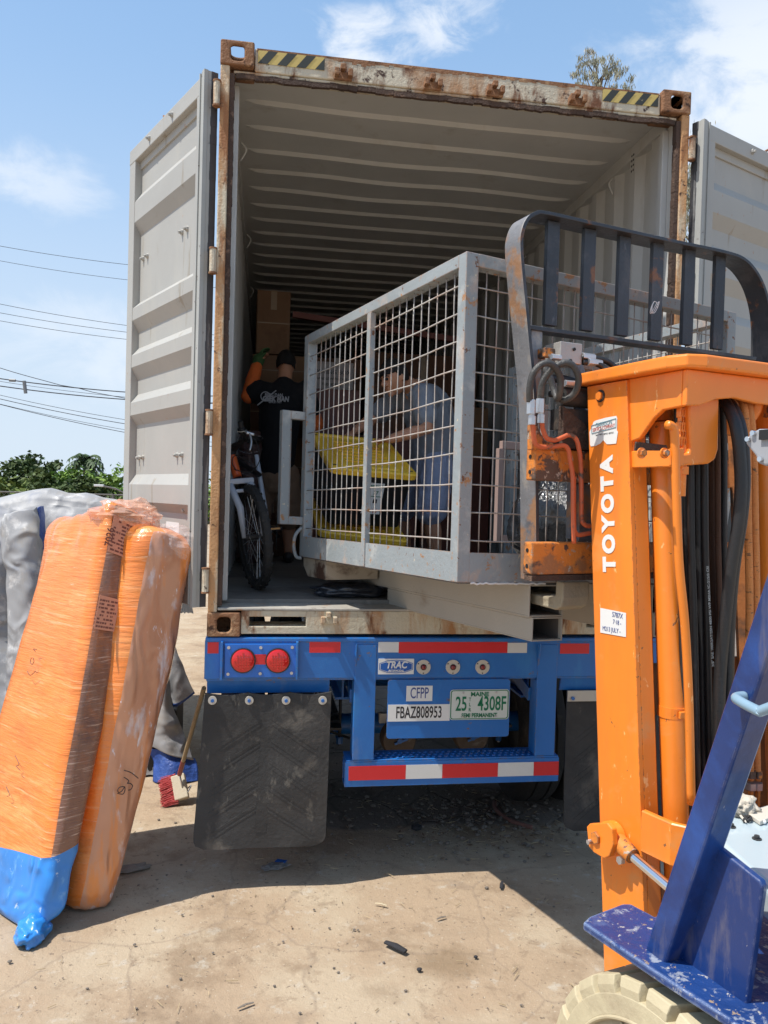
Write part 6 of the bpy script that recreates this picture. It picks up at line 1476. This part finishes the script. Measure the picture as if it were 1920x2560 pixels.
cB_, fB, uB, aB = bwheel(V((.30, 1.62, FZ)), (0, -1, 0), .30, bike)
crown = PY_(597, 1203, .66); ht0 = PY_(593, 1192, .67); ht1 = PY_(580, 1142, .73)
for s in (-1, 1):
    b = NB(); tube(b, [cF + aF * s * .055, cF + aF * s * .062 + uF * .17, crown + aF * s * .06], [.012, .021, .021], 12); fl_ = obj('fork_leg', b, m_bw, bike, smooth=True)
    b = NB(); q = cF + aF * s * .07 + uF * .22 - fF * 0; tube(b, spline([crown + aF * s * .075 - uF * .02, crown + aF * s * .085 - uF * .07, crown + aF * s * .07 - uF * .12], 4), .009, 6); obj('brake_arm', b, m_dark, bike, smooth=True)
b = NB(); bar(b, crown - aF * .085, crown + aF * .085, .05, .032); obj('fork_crown', b, m_bw, bike, bev=.008)
b = NB(); bar(b, crown - aF * .05 - uF * .055 + fF * .02, crown + aF * .05 - uF * .055 + fF * .02, .03, .02); obj('fork_brace', b, m_bw, bike, bev=.006)
b = NB(); tube(b, [ht0, ht1], .026, 16); obj('head_tube', b, m_bo, bike, smooth=40)
st = PY_(*S3(196, 1010), .74); b1 = PY_(*S3(183, 985), .70); b2 = PY_(*S3(255, 945), .66); b3 = PY_(*S3(248, 900), .60); b4 = PY_(*S3(240, 838), .58)
b = NB(); tube(b, [ht1, st], .018, 12); tube(b, [st, b2], .017, 10); obj('stem', b, m_black, bike, smooth=40)
b = NB(); tube(b, [b1 + V((0, .1, -.05)), b1, b2 + V((.02, 0, 0)), b3, b4], .0115, 10); hb = obj('handlebar', b, m_black, bike, smooth=40)
b = NB(); tube(b, [b3 + (b4 - b3) * -.1, b3 + (b4 - b3) * .05, b3 + (b4 - b3) * .35, b3 + (b4 - b3) * .4, b4], [.022, .026, .022, .017, .016], 14); obj('grip', b, m_black, hb, smooth=40)
b = NB(); tube(b, [b3.lerp(b4, .1), b3.lerp(b4, .16)], .0275, 16); obj('grip_ring', b, m_beige, hb, smooth=40)
lv = PY_(*S3(290, 905), .56); b = NB(); tube(b, spline([b3, lv, PY_(*S3(305, 960), .52), PY_(*S3(295, 1010), .5)], 4), .006, 8); obj('brake_lever', b, m_zinc, hb, smooth=True)
b = NB(); bar(b, lv + V((-.015, 0, 0)), lv + V((.03, 0, -.01)), .02, .015); obj('shifter', b, m_zinc, hb, bev=.004)
for k, pp in enumerate((((200, 1120), (300, 1140), (355, 1060), (335, 960), (300, 930)), ((215, 1130), (190, 1080), (215, 1040), (320, 1090), (310, 1000)))):
    b = NB(); tube(b, spline([PY_(*S3(*p), .62) for p in pp], 6), .0028, 6); obj('brake_cable', b, m_black, bike, smooth=True)
bb_ = V((.30, 1.18, FZ + .27)); seat = V((.20, 1.42, FZ + .80)); hc_ = cB_
for a, c, r, m in ((ht1, seat.lerp(bb_, .25), .017, m_black), (ht0, bb_, .02, m_black), (seat, bb_, .016, m_bw), (bb_, hc_, .010, m_bw), (seat.lerp(bb_, .3), hc_, .009, m_bw)):
    b = NB(); tube(b, [a, c], r, 10); obj('frame_tube', b, m, bike, smooth=40)
b = NB(); tube(b, [seat + V((-.02, -.10, .10)), seat + V((-.02, .03, .10)), seat + V((-.02, .12, .11))], [.018, .04, .06], 12, flat=(1, .5)); obj('saddle', b, m_black, bike, smooth=True)
pd = PY_(*S3(440, 1490), 1.02); b = NB(); tube(b, [bb_ + V((.06, 0, 0)), PY_(*S3(345, 1385), 1.0), pd + V((-.07, 0, -.01))], .011, 8); cr = obj('crank', b, m_dark, bike, smooth=True)
b = NB(); bar(b, pd + V((-.045, 0, .012)), pd + V((.05, 0, .02)), .07, .022); obj('pedal', b, m_black, bike, bev=.004)
b = NB(); bar(b, pd + V((-.03, -.037, .016)), pd + V((.035, -.037, .023)), .004, .012); obj('pedal_reflector', b, mat('amber', (.7, .28, .03), .2, coat=.5), bike)
b = NB(); tube(b, [bb_ + V((.04, 0, 0)), bb_ + V((.046, 0, 0))], .085, 28); obj('chainring', b, m_dark, bike)

# ================================================================ cargo
m_card = mat('cardboard', (.23, .125, .065), .85, var=.12, spots=[((.16, .08, .045), 3, .58, .15)], bump=.15, bs=30); m_card2 = mat('dark_cardboard', (.15, .075, .045), .85, var=.15, bump=.15)
m_redw = mat('red_brown_furniture', (.16, .045, .028), .5, var=.2, bump=.15, bs=12); m_boxw = mat('white_carton', (.36, .32, .30), .7, var=.06); m_wrapd = mat('shrink_wrapped_fabric', (.10, .05, .045), .3, var=.3, bump=1.0, bs=14, bstretch=(1, 1, 4), coat=.4, bdist=.03)
m_tapeb = mat('parcel_tape', (.34, .23, .13), .3, coat=.4)
def carton(x0, y0, z0, x1, y1, z1, label, m=m_card, tape=True, cat='box', name='cardboard_box', grp='boxes stacked deep inside the container', rot=0):
    cx_, cy_ = (x0 + x1) / 2, (y0 + y1) / 2
    t = thing(name, label, cat, (cx_, cy_, z0), rot, grp); b = NB(); w, d, h = (x1 - x0) / 2, (y1 - y0) / 2, z1 - z0
    box(b, (-w, -d, 0), (w, d, h)); o = obj('carton', b, m, t, bev=.006, local=True)
    if tape:
        b = NB(); box(b, (-.025, -d - .002, h * .7), (.025, -d - .0005, h)); box(b, (-.025, -d - .002, h + .0005), (.025, d + .002, h + .002)); box(b, (-w * .995, -d - .0012, h * .48), (w * .995, -d - .0004, h * .495)); obj('tape', b, m_tapeb, t, local=True)
    return t
def sy(x, yy): return PY_(*S3(x, 600), yy).x
carton(.10, 3.0, 1.41, .62, 3.5, 1.95, 'brown carton on the floor behind the man in black', m_card2)
carton(.62, 3.0, 1.41, 1.10, 3.5, 1.98, 'dark carton on the floor right of the left-hand floor carton', m_card2)
carton(.10, 3.05, 1.951, .66, 3.5, 2.45, 'second carton up in the leftmost stack', m_card)
carton(.12, 3.05, 2.451, .62, 3.5, 2.90, 'third carton up in the leftmost stack, level with the man in black', m_card2)
carton(.13, 3.0, 2.901, .63, 3.5, 3.16, 'flat carton with a dark strip, just under the topmost box of the left stack', m_card)
carton(sy(322, 2.9), 2.95, 3.161, sy(520, 2.9), 3.4, 3.70, 'tall brown box, topmost of the left stack near the ceiling', m_card, rot=2)
carton(.67, 3.05, 1.985, 1.12, 3.5, 2.50, 'carton beside the white moving box at chest height', m_card2)
w1_ = PY_(*S3(655, 478), 2.75); w2_ = PY_(*S3(908, 655), 2.75)
carton(w1_.x, 2.75, w2_.z, w2_.x, 3.04, w1_.z, 'white printed moving carton behind the cage', m_boxw, False, name='moving_carton')
o = ROOTM; tW = bpy.data.objects['moving_carton']
for k, (s_, z, sz) in enumerate((('MOVING BOX', .62, .05), ('HANDLE WITH CARE', .38, .028), ('THIS SIDE UP', .18, .03))):
    text('print', s_, sz, m_ink, tW, V(((w1_.x + w2_.x) / 2, 2.7485, w2_.z + (w1_.z - w2_.z) * z)), (1, 0, 0), (0, 0, 1), bold=.0006, th=.0003)
carton(w1_.x - .02, 2.72, 1.41, w2_.x + .05, 3.04, w2_.z - .001, 'red-brown wooden chest carrying the white moving carton', m_redw, False, 'chest', 'wooden_chest')
carton(1.14, 3.06, 1.41, 1.62, 3.6, 2.55, 'tall red-brown wardrobe behind the man in grey', m_redw, False, 'wardrobe', 'wardrobe')
carton(1.66, 3.06, 1.41, 2.30, 3.6, 2.35, 'red-brown dresser against the right container wall', m_redw, False, 'dresser', 'dresser')
carton(1.18, 3.1, 2.551, 1.66, 3.6, 2.98, 'dark carton on top of the wardrobe', m_card2)
carton(1.70, 3.1, 2.351, 2.28, 3.6, 2.80, 'carton on top of the dresser by the right wall', m_card)
carton(.68, 3.52, 2.50, 1.15, 4.0, 3.25, 'carton set further back between the left stack and the wardrobe', m_card2)
carton(.12, 3.52, 1.41, 1.2, 4.4, 2.49, 'long dark crate in the second row of cargo', m_card2)
carton(1.22, 3.62, 1.41, 2.30, 4.4, 3.35, 'tall dark crate in the second row by the right wall', m_card2)
pA, pB = PY_(*S3(550, 205), 3.3), PY_(*S3(965, 262), 3.3)
b = NB(); bar(b, pA, V((2.2, 3.3, pA.z - .16)), .06, .05); o = obj('long_plank', b, mat('pink_plank', (.26, .10, .085), .7), loc=tuple(pA)); tag(o, 'reddish plank lying across the top of the cargo', 'plank')
q = PY_(*S3(320, 900), 2.05); tt_ = thing('wrapped_roll', 'dark shrink-wrapped roll standing against the left wall behind the bicycle', 'wrapped roll', (q.x - .03, 2.1, FZ))
b = NB(); prof = [V((q.x - .03, 2.1, FZ + .02 + k * .062)) for k in range(17)]; tube(b, prof, [.085 + .008 * math.sin(k * 1.9) for k in range(17)], 18); obj('roll', b, m_wrapd, tt_, smooth=True)
b = NB()
for k in range(10): zz = FZ + .1 + k * .095; tube(b, [V((q.x - .03 + .095 * math.cos(a), 2.1 + .095 * math.sin(a), zz + .02 * math.sin(a * 2 + k))) for a in [i * .524 for i in range(12)]], .003, 4, closed=True)
obj('film_bands', b, m_film2, tt_)
# black bag inside the cage
b = NB(); c0 = G(GW - .55, .45, .25); res = bmesh.ops.create_icosphere(b, subdivisions=5, radius=1.0)
for v in res['verts']:
    d = v.co.copy(); k = 1 + .22 * noise.noise(d * 2.0) + .10 * noise.noise(V((d.x * 9, d.y * 9, d.z * 2)))
    v.co = c0 + V((d.x * .26 * (1 - .45 * max(0, d.z)), d.y * .24 * (1 - .4 * max(0, d.z)), d.z * .34 if d.z > 0 else d.z * .245)) * k
o = obj('black_plastic_sack', b, mat('black_sack', (.012, .013, .016), .22, bump=1.0, bs=14, bstretch=(1, 1, .3), bdist=.03, coat=.4), smooth=True, loc=tuple(c0 - V((0, 0, .25)))); tag(o, 'shiny black plastic sack standing in the right side of the cage', 'sack')
b = NB(); c0 = V((1.25, .40, FZ)); 
res = bmesh.ops.create_icosphere(b, subdivisions=4, radius=1.0)
for v in res['verts']: d = v.co.copy(); k = 1 + .3 * noise.noise(d * 2.5 + V((4, 0, 0))); v.co = V((.72, .33, FZ + .03)) + V((d.x * .20, d.y * .10, max(-.025, d.z * .045))) * k
o = obj('flattened_bag', b, mat('dark_bag', (.02, .025, .035), .3, bump=.8, bs=20, coat=.3), smooth=True, loc=(.72, .33, FZ)); tag(o, 'flat dark plastic bag on the container floor beneath the cage corner', 'plastic bag')

# ================================================================ things on the forklift cowl
def on_cowl(u, v): return FK.W(*FK.Z(cz_ + .002, u, v))
b = NB(); c0 = on_cowl(1842, 2030) + V((0, 0, .02)); res = bmesh.ops.create_icosphere(b, subdivisions=4, radius=1.0)
for v in res['verts']: d = v.co.copy(); k = 1 + .5 * noise.noise(d * 3.2 + V((2, 5, 0))) + .3 * noise.noise(d * 8); v.co = c0 + V((d.x * .05, d.y * .045, max(-.02, d.z * .030))) * k
o = obj('crumpled_glove', b, mat('dirty_cotton', (.55, .48, .38), .9, var=.15, bump=.5), smooth=True, loc=tuple(c0)); tag(o, 'crumpled cream work glove on the forklift cowl', 'glove')
for i, (p, q_, r, m, lab, nm) in enumerate((((1822, 2018), (1866, 2060), .0035, m_beige, 'thin pale pencil lying slanted on the forklift cowl', 'pencil'), ((1885, 2050), (1915, 2062), .006, m_sign, 'short white pen on the forklift cowl next to the tangled wire', 'pen'))):
    A, B = on_cowl(*p) + V((0, 0, r + .012 * (i == 0))), on_cowl(*q_) + V((0, 0, r)); b = NB(); tube(b, [A, A.lerp(B, .9), B], [r, r, r * .3], 8); o = obj(nm, b, m, loc=tuple(B)); tag(o, lab, nm)
b = NB(); pts = []
for k in range(26): c = on_cowl(1868 + 10 * math.sin(k * .9), 2052 + 5 * math.cos(k * 1.3)); pts.append(c + V((0, 0, .006 + .004 * math.sin(k * 2.1))))
tube(b, spline(pts, 3), .0022, 5); o = obj('tangled_wire', b, m_dark, loc=tuple(pts[0]), smooth=True); tag(o, 'small tangle of dark wire on the forklift cowl', 'wire')
A = [on_cowl(*p) for p in ((1868, 2042), (1930, 2020), (1960, 2040), (1900, 2064))]; b = NB(); prism(b, A, (0, 0, .012)); o = obj('notepad', b, m_beige, loc=tuple(A[0]), bev=.002); tag(o, 'cream notepad at the front edge of the forklift cowl', 'notepad')
# ================================================================ debris
random.seed(21)
m_stone = mat('stone', (.17, .145, .12), .9, var=.3, vs=8, bump=.5); m_char = mat('charred_wood', (.022, .022, .026), .8, var=.3, bump=.6)
def rock(b, c, r, sd):
    res = bmesh.ops.create_icosphere(b, subdivisions=1, radius=1.0)
    for v in res['verts']: d = v.co.copy(); k = 1 + .35 * noise.noise(d * 1.7 + V((sd, 0, 0))); v.co = V(c) + V((d.x, d.y * .8, d.z * .6)) * r * k
b = NB()
for i in range(1500):
    if i < 420: x, y = random.gauss(1.55, .35), random.gauss(.75, .28); r = random.choice((.004, .006, .008, .012, .018))
    elif i < 620: x, y = random.gauss(.75, .5), random.gauss(1.4, .5); r = random.choice((.004, .006, .01))
    else: x, y = random.uniform(-1.6, 2.2), random.uniform(-3.0, .6); r = random.choice((.0015, .002, .0025, .003, .003, .0045, .007))
    rock(b, (x, y, r * .2), r, i)
tag(obj('loose_gravel', b, m_stone, smooth=False), None, None, kind='stuff')
b = NB()
for i in range(520):
    if i < 200: x, y = random.gauss(1.5, .45), random.gauss(.7, .3)
    else: x, y = random.uniform(-1.8, 2.2), random.uniform(-3.2, .8)
    l = random.uniform(.01, .05); a = random.random() * 6.3; p = V((x, y, .003)); tube(b, [p, p + V((math.cos(a) * l, math.sin(a) * l, random.uniform(0, .004)))], random.uniform(.0008, .002), 4)
tag(obj('dry_twigs', b, mat('straw', (.42, .32, .19), .9, var=.4, vs=9)), None, None, kind='stuff')
b = NB()
for i in range(158):
    x, y = (random.gauss(1.6, .3), random.gauss(.62, .2)) if i < 150 else (random.uniform(-1.6, 2.0), random.uniform(-3, 1)); s = random.uniform(.008, .022) * (1 if i < 150 else .6); a = random.random() * 6.3; p = V((x, y, .004))
    u_ = V((math.cos(a), math.sin(a), 0)) * s; w = V((-math.sin(a), math.cos(a), random.uniform(0, .5))) * s * .45
    quad(b, [p - u_, p + w, p + u_ + V((0, 0, .004)), p - w * .6])
tag(obj('dry_leaves', b, mat('dry_leaf', (.17, .105, .06), .9, var=.4, vs=12)), None, None, kind='stuff')
def E8(x, y): return (800 + x * .4822, 1900 + y * .4822)
def stick(p, q, r, m, lab, nm, cat):
    A, B = PZ_(*p, r), PZ_(*q, r); b = NB(); tube(b, [A, A.lerp(B, .5) + V((0, 0, .004)), B], [r * .7, r, r * .8], 6, flat=(1.5, .7)); o = obj(nm, b, m, loc=tuple(A), bev=.001); tag(o, lab, cat)
stick(E8(338, 943), E8(445, 993), .012, m_char, 'charred flat stick lying on the sunlit concrete', 'charred_stick', 'stick')
stick(E8(945, 630), E8(938, 665), .007, m_char, 'thin black scrap in the shadow left of the forklift', 'black_scrap', 'scrap')
m_straw = mat('pale_straw', (.5, .42, .28), .9)
for k, (p, q, lab) in enumerate((((285, 742), (347, 755), 'pale straw beside the long shadow edge'), ((605, 825), (652, 812), 'dark twig in the middle of the sunlit concrete'), ((985, 1030), (1052, 1005), 'curled brown leaf near the bottom of the picture'))):
    pp = E8(*p) if k < 2 else (0 + 985 * .6028, 1900 + 1030 * .6028); qq = E8(*q) if k < 2 else (1052 * .6028, 1900 + 1005 * .6028); stick(pp, qq, .004, m_straw if k == 0 else m_stone, lab, 'straw' if k == 0 else 'twig', 'straw' if k == 0 else 'twig')
for u, v, r, lab in ((515 * .4822 + 800, 1900 + 1085 * .4822, .016, 'dark stone at the edge of the oily stain'), (808 * .4822 + 800, 1900 + 1020 * .4822, .013, 'small black stone right of the charred stick'), (558 * .6028, 1900 + 765 * .6028, .010, 'grey pebble on the ground right of the blue bag'), (40 * .6028, 1900 + 835 * .6028, .013, 'grey pebble at the left picture edge'), (1302 * .6028, 1900 + 620 * .6028, .009, 'pebble in front of the mud flap')):
    b = NB(); c = PZ_(u, v, r * .4); rock(b, c, r, u); tag(obj('pebble', b, m_char if 'dark' in lab or 'black' in lab else m_stone, loc=tuple(c), sub=1, smooth=True), lab, 'stone')
def rag(c, rx, ry, rz, m, lab, nm, cat, sd, rot=0):
    b = NB(); res = bmesh.ops.create_icosphere(b, subdivisions=4, radius=1.0); M = Matrix.Rotation(rot, 3, 'Z')
    for v in res['verts']: d = v.co.copy(); k = 1 + .45 * noise.noise(d * 2.4 + V((sd, 0, 0))) + .2 * noise.noise(d * 7 + V((sd, 0, 0))); v.co = V(c) + M @ (V((d.x * rx, d.y * ry, max(-.002, d.z * rz))) * k)
    o = obj(nm, b, m, smooth=True, loc=tuple(c)); tag(o, lab, cat)
rag(PZ_(545 * .6028, 1900 + 452 * .6028, .004), .085, .03, .02, mat('grey_rag', (.24, .21, .18), .9, bump=.6), 'dusty grey rag on the ground right of the narrow mattress', 'rag', 'rag', 3, .3)
rag(PZ_(1140 * .6028, 1900 + 440 * .6028, .004), .07, .035, .012, mat('cloudy_plastic', (.20, .19, .18), .3, bump=.8, coat=.4), 'crushed plastic wrapper on the ground under the mud flap', 'plastic_wrapper', 'wrapper', 7, .2)
b = NB(); c = PZ_(1165 * .6028, 1900 + 415 * .6028, .01); bar(b, c + V((-.025, .0, 0)), c + V((.025, -.03, .004)), .03, .004); tag(obj('blue_scrap', b, m_logob, loc=tuple(c)), 'small blue and white paper scrap under the mud flap', 'scrap')
b = NB(); pts = spline([PZ_(u, v, .012) for u, v in (E8(905, 215), E8(915, 260), E8(990, 315), E8(1100, 350))], 6); tube(b, pts, .013, 8); tag(obj('old_strap', b, mat('reddish_strap', (.20, .10, .08), .9, var=.2), loc=tuple(pts[0]), smooth=True), 'reddish worn strap on the ground by the right trailer tyres', 'strap')
# broken asphalt chunks
for i, (u, v, s) in enumerate(((E8(500, 350)[0], E8(500, 350)[1], .035), (E8(720, 360)[0], E8(720, 360)[1], .02), (E8(780, 335)[0], E8(780, 335)[1], .022), (E8(880, 325)[0], E8(880, 325)[1], .02), (E8(850, 345)[0], E8(850, 345)[1], .024), (E8(1130, 375)[0], E8(1130, 375)[1], .026))):
    b = NB(); c = PZ_(u, v, s * .3); rock(b, c, s, i * 3.1 + .5)
    tag(obj('asphalt_lump', b, m_stone if i else m_char, loc=tuple(c)), ('black lump of asphalt left of the gravel patch', 'grey lump at the near left edge of the gravel patch', 'grey lump just right of the nearest gravel lump', 'topmost pale lump of the gravel patch', 'pale lump in the centre of the gravel patch', 'dark lump beside the right trailer tyre')[i], 'lump', 'asphalt lumps by the trailer tyres')

# ================================================================ background
m_bark = mat('bark', (.12, .085, .06), .9, var=.3, bump=.8, bs=20)
def leafmat(nm, c, c2): return mat(nm, c, .6, var=.35, vs=1.4, spots=[(c2, .9, .5, .2)], spec=.3)
def tree(name, label, base, height, crown, clumps, leaf, m, trunk_r, seed, per=70, group=None, flat=.6, droop=0, cat='tree', spread=.5):
    rnd = random.Random(seed); t = thing(name, label, cat, base, 0, group); B = V(base); b = NB(); cc = []
    for i in range(clumps):
        while True:
            d = V((rnd.uniform(-1, 1), rnd.uniform(-1, 1), rnd.uniform(-1, 1)))
            if .35 < d.length < 1: break
        p = B + V((crown[3], crown[4], height - crown[2])) + V((d.x * crown[0], d.y * crown[1], d.z * crown[2])); p += V((noise.noise(p * .7), 0, noise.noise(p * .9 + V((5, 0, 0))))) * crown[0] * .15; cc.append(p)
    tr = [B, B + V((.02 * height, 0, height * .3)), B + V((crown[3] * .6, crown[4] * .6, height - crown[2] * 1.3)), B + V((crown[3], crown[4], height - crown[2] * .6))]
    sp = spline(tr, 5); tube(b, sp, [trunk_r * (1 - .75 * i / (len(sp) - 1)) for i in range(len(sp))], 9)
    for p in cc[::max(1, clumps // 26)]:
        k = rnd.randint(len(sp) // 2, len(sp) - 1); a = sp[k]; mpt = a.lerp(p, .5) + V((0, 0, .12 * (p - a).length)); tube(b, [a, mpt, p], [trunk_r * .28, trunk_r * .16, trunk_r * .04], 5, cap=False)
    obj('trunk', b, m_bark, t)
    b = NB(); vb = []; fb = []
    for c in cc:
        cr = crown[0] * spread * rnd.uniform(.25, .5)
        for k in range(per):
            d = V((rnd.gauss(0, .5), rnd.gauss(0, .5), rnd.gauss(0, .5) * flat)); p = c + d * cr; s = leaf * rnd.uniform(.6, 1.4)
            if droop: s1 = V((rnd.uniform(-.4, .4), rnd.uniform(-.4, .4), -1)).normalized() * s * 1.6
            else: s1 = V((rnd.uniform(-1, 1), rnd.uniform(-1, 1), rnd.uniform(-.6, .6))).normalized() * s
            s2 = s1.cross(V((rnd.uniform(-1, 1), rnd.uniform(-1, 1), rnd.uniform(-1, 1)))).normalized() * s * (.3 if droop else .55)
            n0 = len(vb); vb += [p - s1, p + s2, p + s1, p - s2]; fb.append((n0, n0 + 1, n0 + 2, n0 + 3))
    b.free(); me = bpy.data.meshes.new('crown'); me.from_pydata([tuple(v - B) for v in vb], [], fb); me.materials.append(m); o = bpy.data.objects.new('crown', me); COL.objects.link(o); o.parent = t
    return t
g1 = leafmat('olive_leaves', (.10, .14, .025), (.17, .20, .04)); g2 = leafmat('dark_leaves', (.05, .08, .02), (.09, .12, .03)); g3 = leafmat('bright_leaves', (.15, .24, .04), (.22, .31, .06)); g4 = leafmat('eucalyptus_leaves', (.26, .25, .17), (.42, .36, .28))
def hv(u, v, y): return PY_(u, v, y).z
def at(u, y, z=0): p = PY_(u, 1230, y); return (p.x, y, z)
GR = 'trees along the far side of the yard'
tree('bushy_tree', 'dark olive bushy tree at the left picture edge behind the tarp pile', at(20, 42), hv(20, 1185, 42), (3.6, 3.0, 2.3, 0, 0), 120, .17, g1, .28, 1, 110, GR)
tree('bushy_tree', 'darker round tree top rising behind the leftmost bush', at(70, 50), hv(70, 1145, 50), (2.9, 2.6, 2.5, 0, 0), 100, .17, g2, .28, 2, 100, GR)
tree('bushy_tree', 'small dark tree between the left bush and the bright green bushes', at(150, 48), hv(150, 1185, 48), (1.7, 1.8, 1.9, 0, 0), 70, .16, g2, .2, 3, 90, GR)
tree('leafy_bush', 'bright green wide bush left of the container door', at(250, 44), hv(250, 1178, 44), (3.6, 2.6, 2.3, 0, 0), 130, .15, g3, .22, 4, 110, GR, cat='bush')
tree('leafy_bush', 'bright green bush seen in the gap between left door and container', at(520, 46), hv(520, 1192, 46), (5.2, 2.6, 2.2, 0, 0), 130, .16, g3, .22, 5, 100, GR, cat='bush')
tree('leafy_bush', 'low dark bush at the foot of the bright green ones', at(160, 40), 2.6, (2.6, 1.6, 1.5, 0, 0), 80, .14, g2, .15, 6, 90, GR, cat='bush')
# palm
pb = at(212, 60); PH = hv(212, 1150, 60); palm = thing('palm_tree', 'small palm with drooping fronds above the bright green bushes', 'palm', pb)
b = NB(); tube(b, [V(pb), V(pb) + V((.1, 0, PH * .5)), V(pb) + V((0, 0, PH - .1))], [.28, .22, .2], 10); obj('trunk', b, m_bark, palm)
b = NB(); rnd = random.Random(4)
for k in range(46):
    a = rnd.random() * 6.3; el = rnd.uniform(-.5, 1.3); c0 = V(pb) + V((0, 0, PH)); d = V((math.cos(a), math.sin(a), 0)); L_ = rnd.uniform(1.3, 1.9); prev = c0
    for j in range(7):
        f = (j + 1) / 7; p = c0 + d * L_ * f * math.cos(el * .7) + V((0, 0, L_ * (math.sin(el) * f - .75 * f * f)))
        sd = d.cross(V((0, 0, 1))) * .42 * math.sin(f * 2.6)
        for s in (-1, 1): quad(b, [prev, prev + sd * s * .3 - V((0, 0, .05)), p + sd * s - V((0, 0, .30 * f)), p])
        prev = p
obj('fronds', b, leafmat('palm_fronds', (.05, .085, .03), (.09, .12, .04)), palm)
# eucalyptus behind the container
eb = at(1462, 36); top = PY_(1478, 108, 36).z
tree('eucalyptus_tree', 'tall sparse eucalyptus rising behind the container roof', eb, top - .3, (1.9, 1.6, 2.7, 0, 0), 150, .062, g4, .20, 11, 46, None, flat=1.0, droop=1, spread=.26)
e2 = at(1740, 38); tp2 = PY_(1730, 330, 38).z
tree('eucalyptus_tree', 'grey-green eucalyptus seen in the gap left of the right container door', e2, tp2, (2.6, 2.0, 5.4, 0, 0), 150, .085, g4, .35, 12, 95, None, flat=1.0, droop=1, spread=.38)
# yard fence
m_fpost = mat('fence_post', (.14, .13, .12), .7); m_link = mat('chain_link', (.22, .22, .22), .5, .5)
fc = thing('chain_link_fence', 'chain-link fence in front of the bushes at the far side of the yard', 'fence', (-10, 26, 0))
b = NB(); x = -26.0; prev = None
while x < 8:
    fb = NB(); tube(fb, [(x, 26, 0), (x, 26, 1.75)], .04, 6); obj('post', fb, m_fpost, fc); x += 2.6
b = NB(); tube(b, [(-26, 26, 1.72), (8, 26, 1.72)], .025, 6); obj('top_rail', b, m_fpost, fc)
b = NB(); x = -26
while x < 8:
    bar(b, (x, 26.05, .05), (x + 1.6, 26.05, 1.7), .006, .006); bar(b, (x + 1.6, 26.06, .05), (x, 26.06, 1.7), .006, .006); x += .16
obj('mesh', b, m_link, fc)
# overhead wires
m_wir = mat('cable', (.05, .05, .055), .6)
W4 = lambda x, y: (x * .2577, 880 + y * .2577)
wires = [((0, 615), (305, 660), .010), ((0, 652), (305, 698), .009), ((0, 760), (305, 812), .010), ((0, 782), (305, 829), .010), ((0, 802), (305, 847), .010), (W4(0, 258), W4(1170, 385), .022), (W4(0, 330), W4(1170, 457), .022), (W4(0, 418), W4(1160, 648), .010), (W4(0, 455), W4(1160, 688), .014), (W4(0, 505), W4(1160, 745), .009), (W4(0, 508), W4(1160, 770), .013), (W4(0, 285), W4(1160, 432), .009)]
labs = ['highest thin wire crossing the sky left of the container', 'second highest thin wire in the sky', 'third thin wire down, high above the trees', 'fourth thin wire down in the sky', 'fifth thin wire down in the sky', 'upper of the two thick black cables', 'lower of the two thick black cables', 'uppermost thin wire below the thick cables', 'darker wire second below the thick cables', 'thin wire third below the thick cables', 'lowest overhead wire, sagging above the trees', 'faint wire between the two thick cables']
def wire(p, q, r, lab, y=30):
    A, B = PY_(*p, y), PY_(*q, y); d = B - A; P = A - d * .6; Q = B + d * 1.3; b = NB(); pts = []
    for k in range(21):
        f = k / 20; c = P.lerp(Q, f); s = .35 * (4 * f * (1 - f)) ; f1 = .6 / 2.9; f2 = 1.6 / 2.9; off = .35 * (4 * f1 * (1 - f1)) * (1 - (f - f1) / (f2 - f1)) + .35 * 4 * f2 * (1 - f2) * ((f - f1) / (f2 - f1)); pts.append(c - V((0, 0, s - off)))
    tube(b, pts, r, 5); tag(obj('overhead_wire', b, m_wir, loc=tuple(P)), lab, 'wire', 'overhead wires left of the container')
for (p, q, r), lab in zip(wires, labs): wire(p, q, r, lab)
p1 = [W4(0, 155), W4(130, 195), W4(270, 235), W4(400, 270), W4(590, 322), W4(760, 350), W4(900, 390), W4(1170, 440)]
b = NB(); pts = [PY_(*p, 30) for p in p1]; tube(b, [pts[0] + (pts[0] - pts[1]) * 8] + pts + [pts[-1] + (pts[-1] - pts[-2]) * 6], .014, 5); tag(obj('overhead_wire', b, m_wir, loc=tuple(pts[0])), 'wavy slack wire drooping from above onto the thick cables', 'wire', 'overhead wires left of the container')
b = NB(); A = PY_(*W4(120, 275), 30); tube(b, [A + V((-.12, 0, 0)), A + V((.12, 0, 0))], .06, 8); tube(b, [A + V((.45, 0, 0)), A + V((.52, 0, -.5))], .07, 8); tag(obj('cable_splice', b, m_link, loc=tuple(A)), 'pale splice clamp on the upper thick cable', 'cable clamp')
lp0 = PY_(*W4(990, 1300), 34); sl = thing('street_lamp', 'small pale street lamp head poking out of the bright green bush', 'street lamp', (lp0.x + 1.0, 34, 0))
b = NB(); tube(b, [(lp0.x + 1.0, 34, 0), (lp0.x + 1.0, 34, lp0.z - .3), (lp0.x + .6, 34, lp0.z - .1), (lp0.x, 34, lp0.z)], .04, 6); obj('pole', b, m_fpost, sl)
b = NB(); box(b, (lp0.x - .35, 33.9, lp0.z - .03), (lp0.x + .08, 34.1, lp0.z + .07)); obj('lamp_head', b, m_sign, sl, bev=.02)
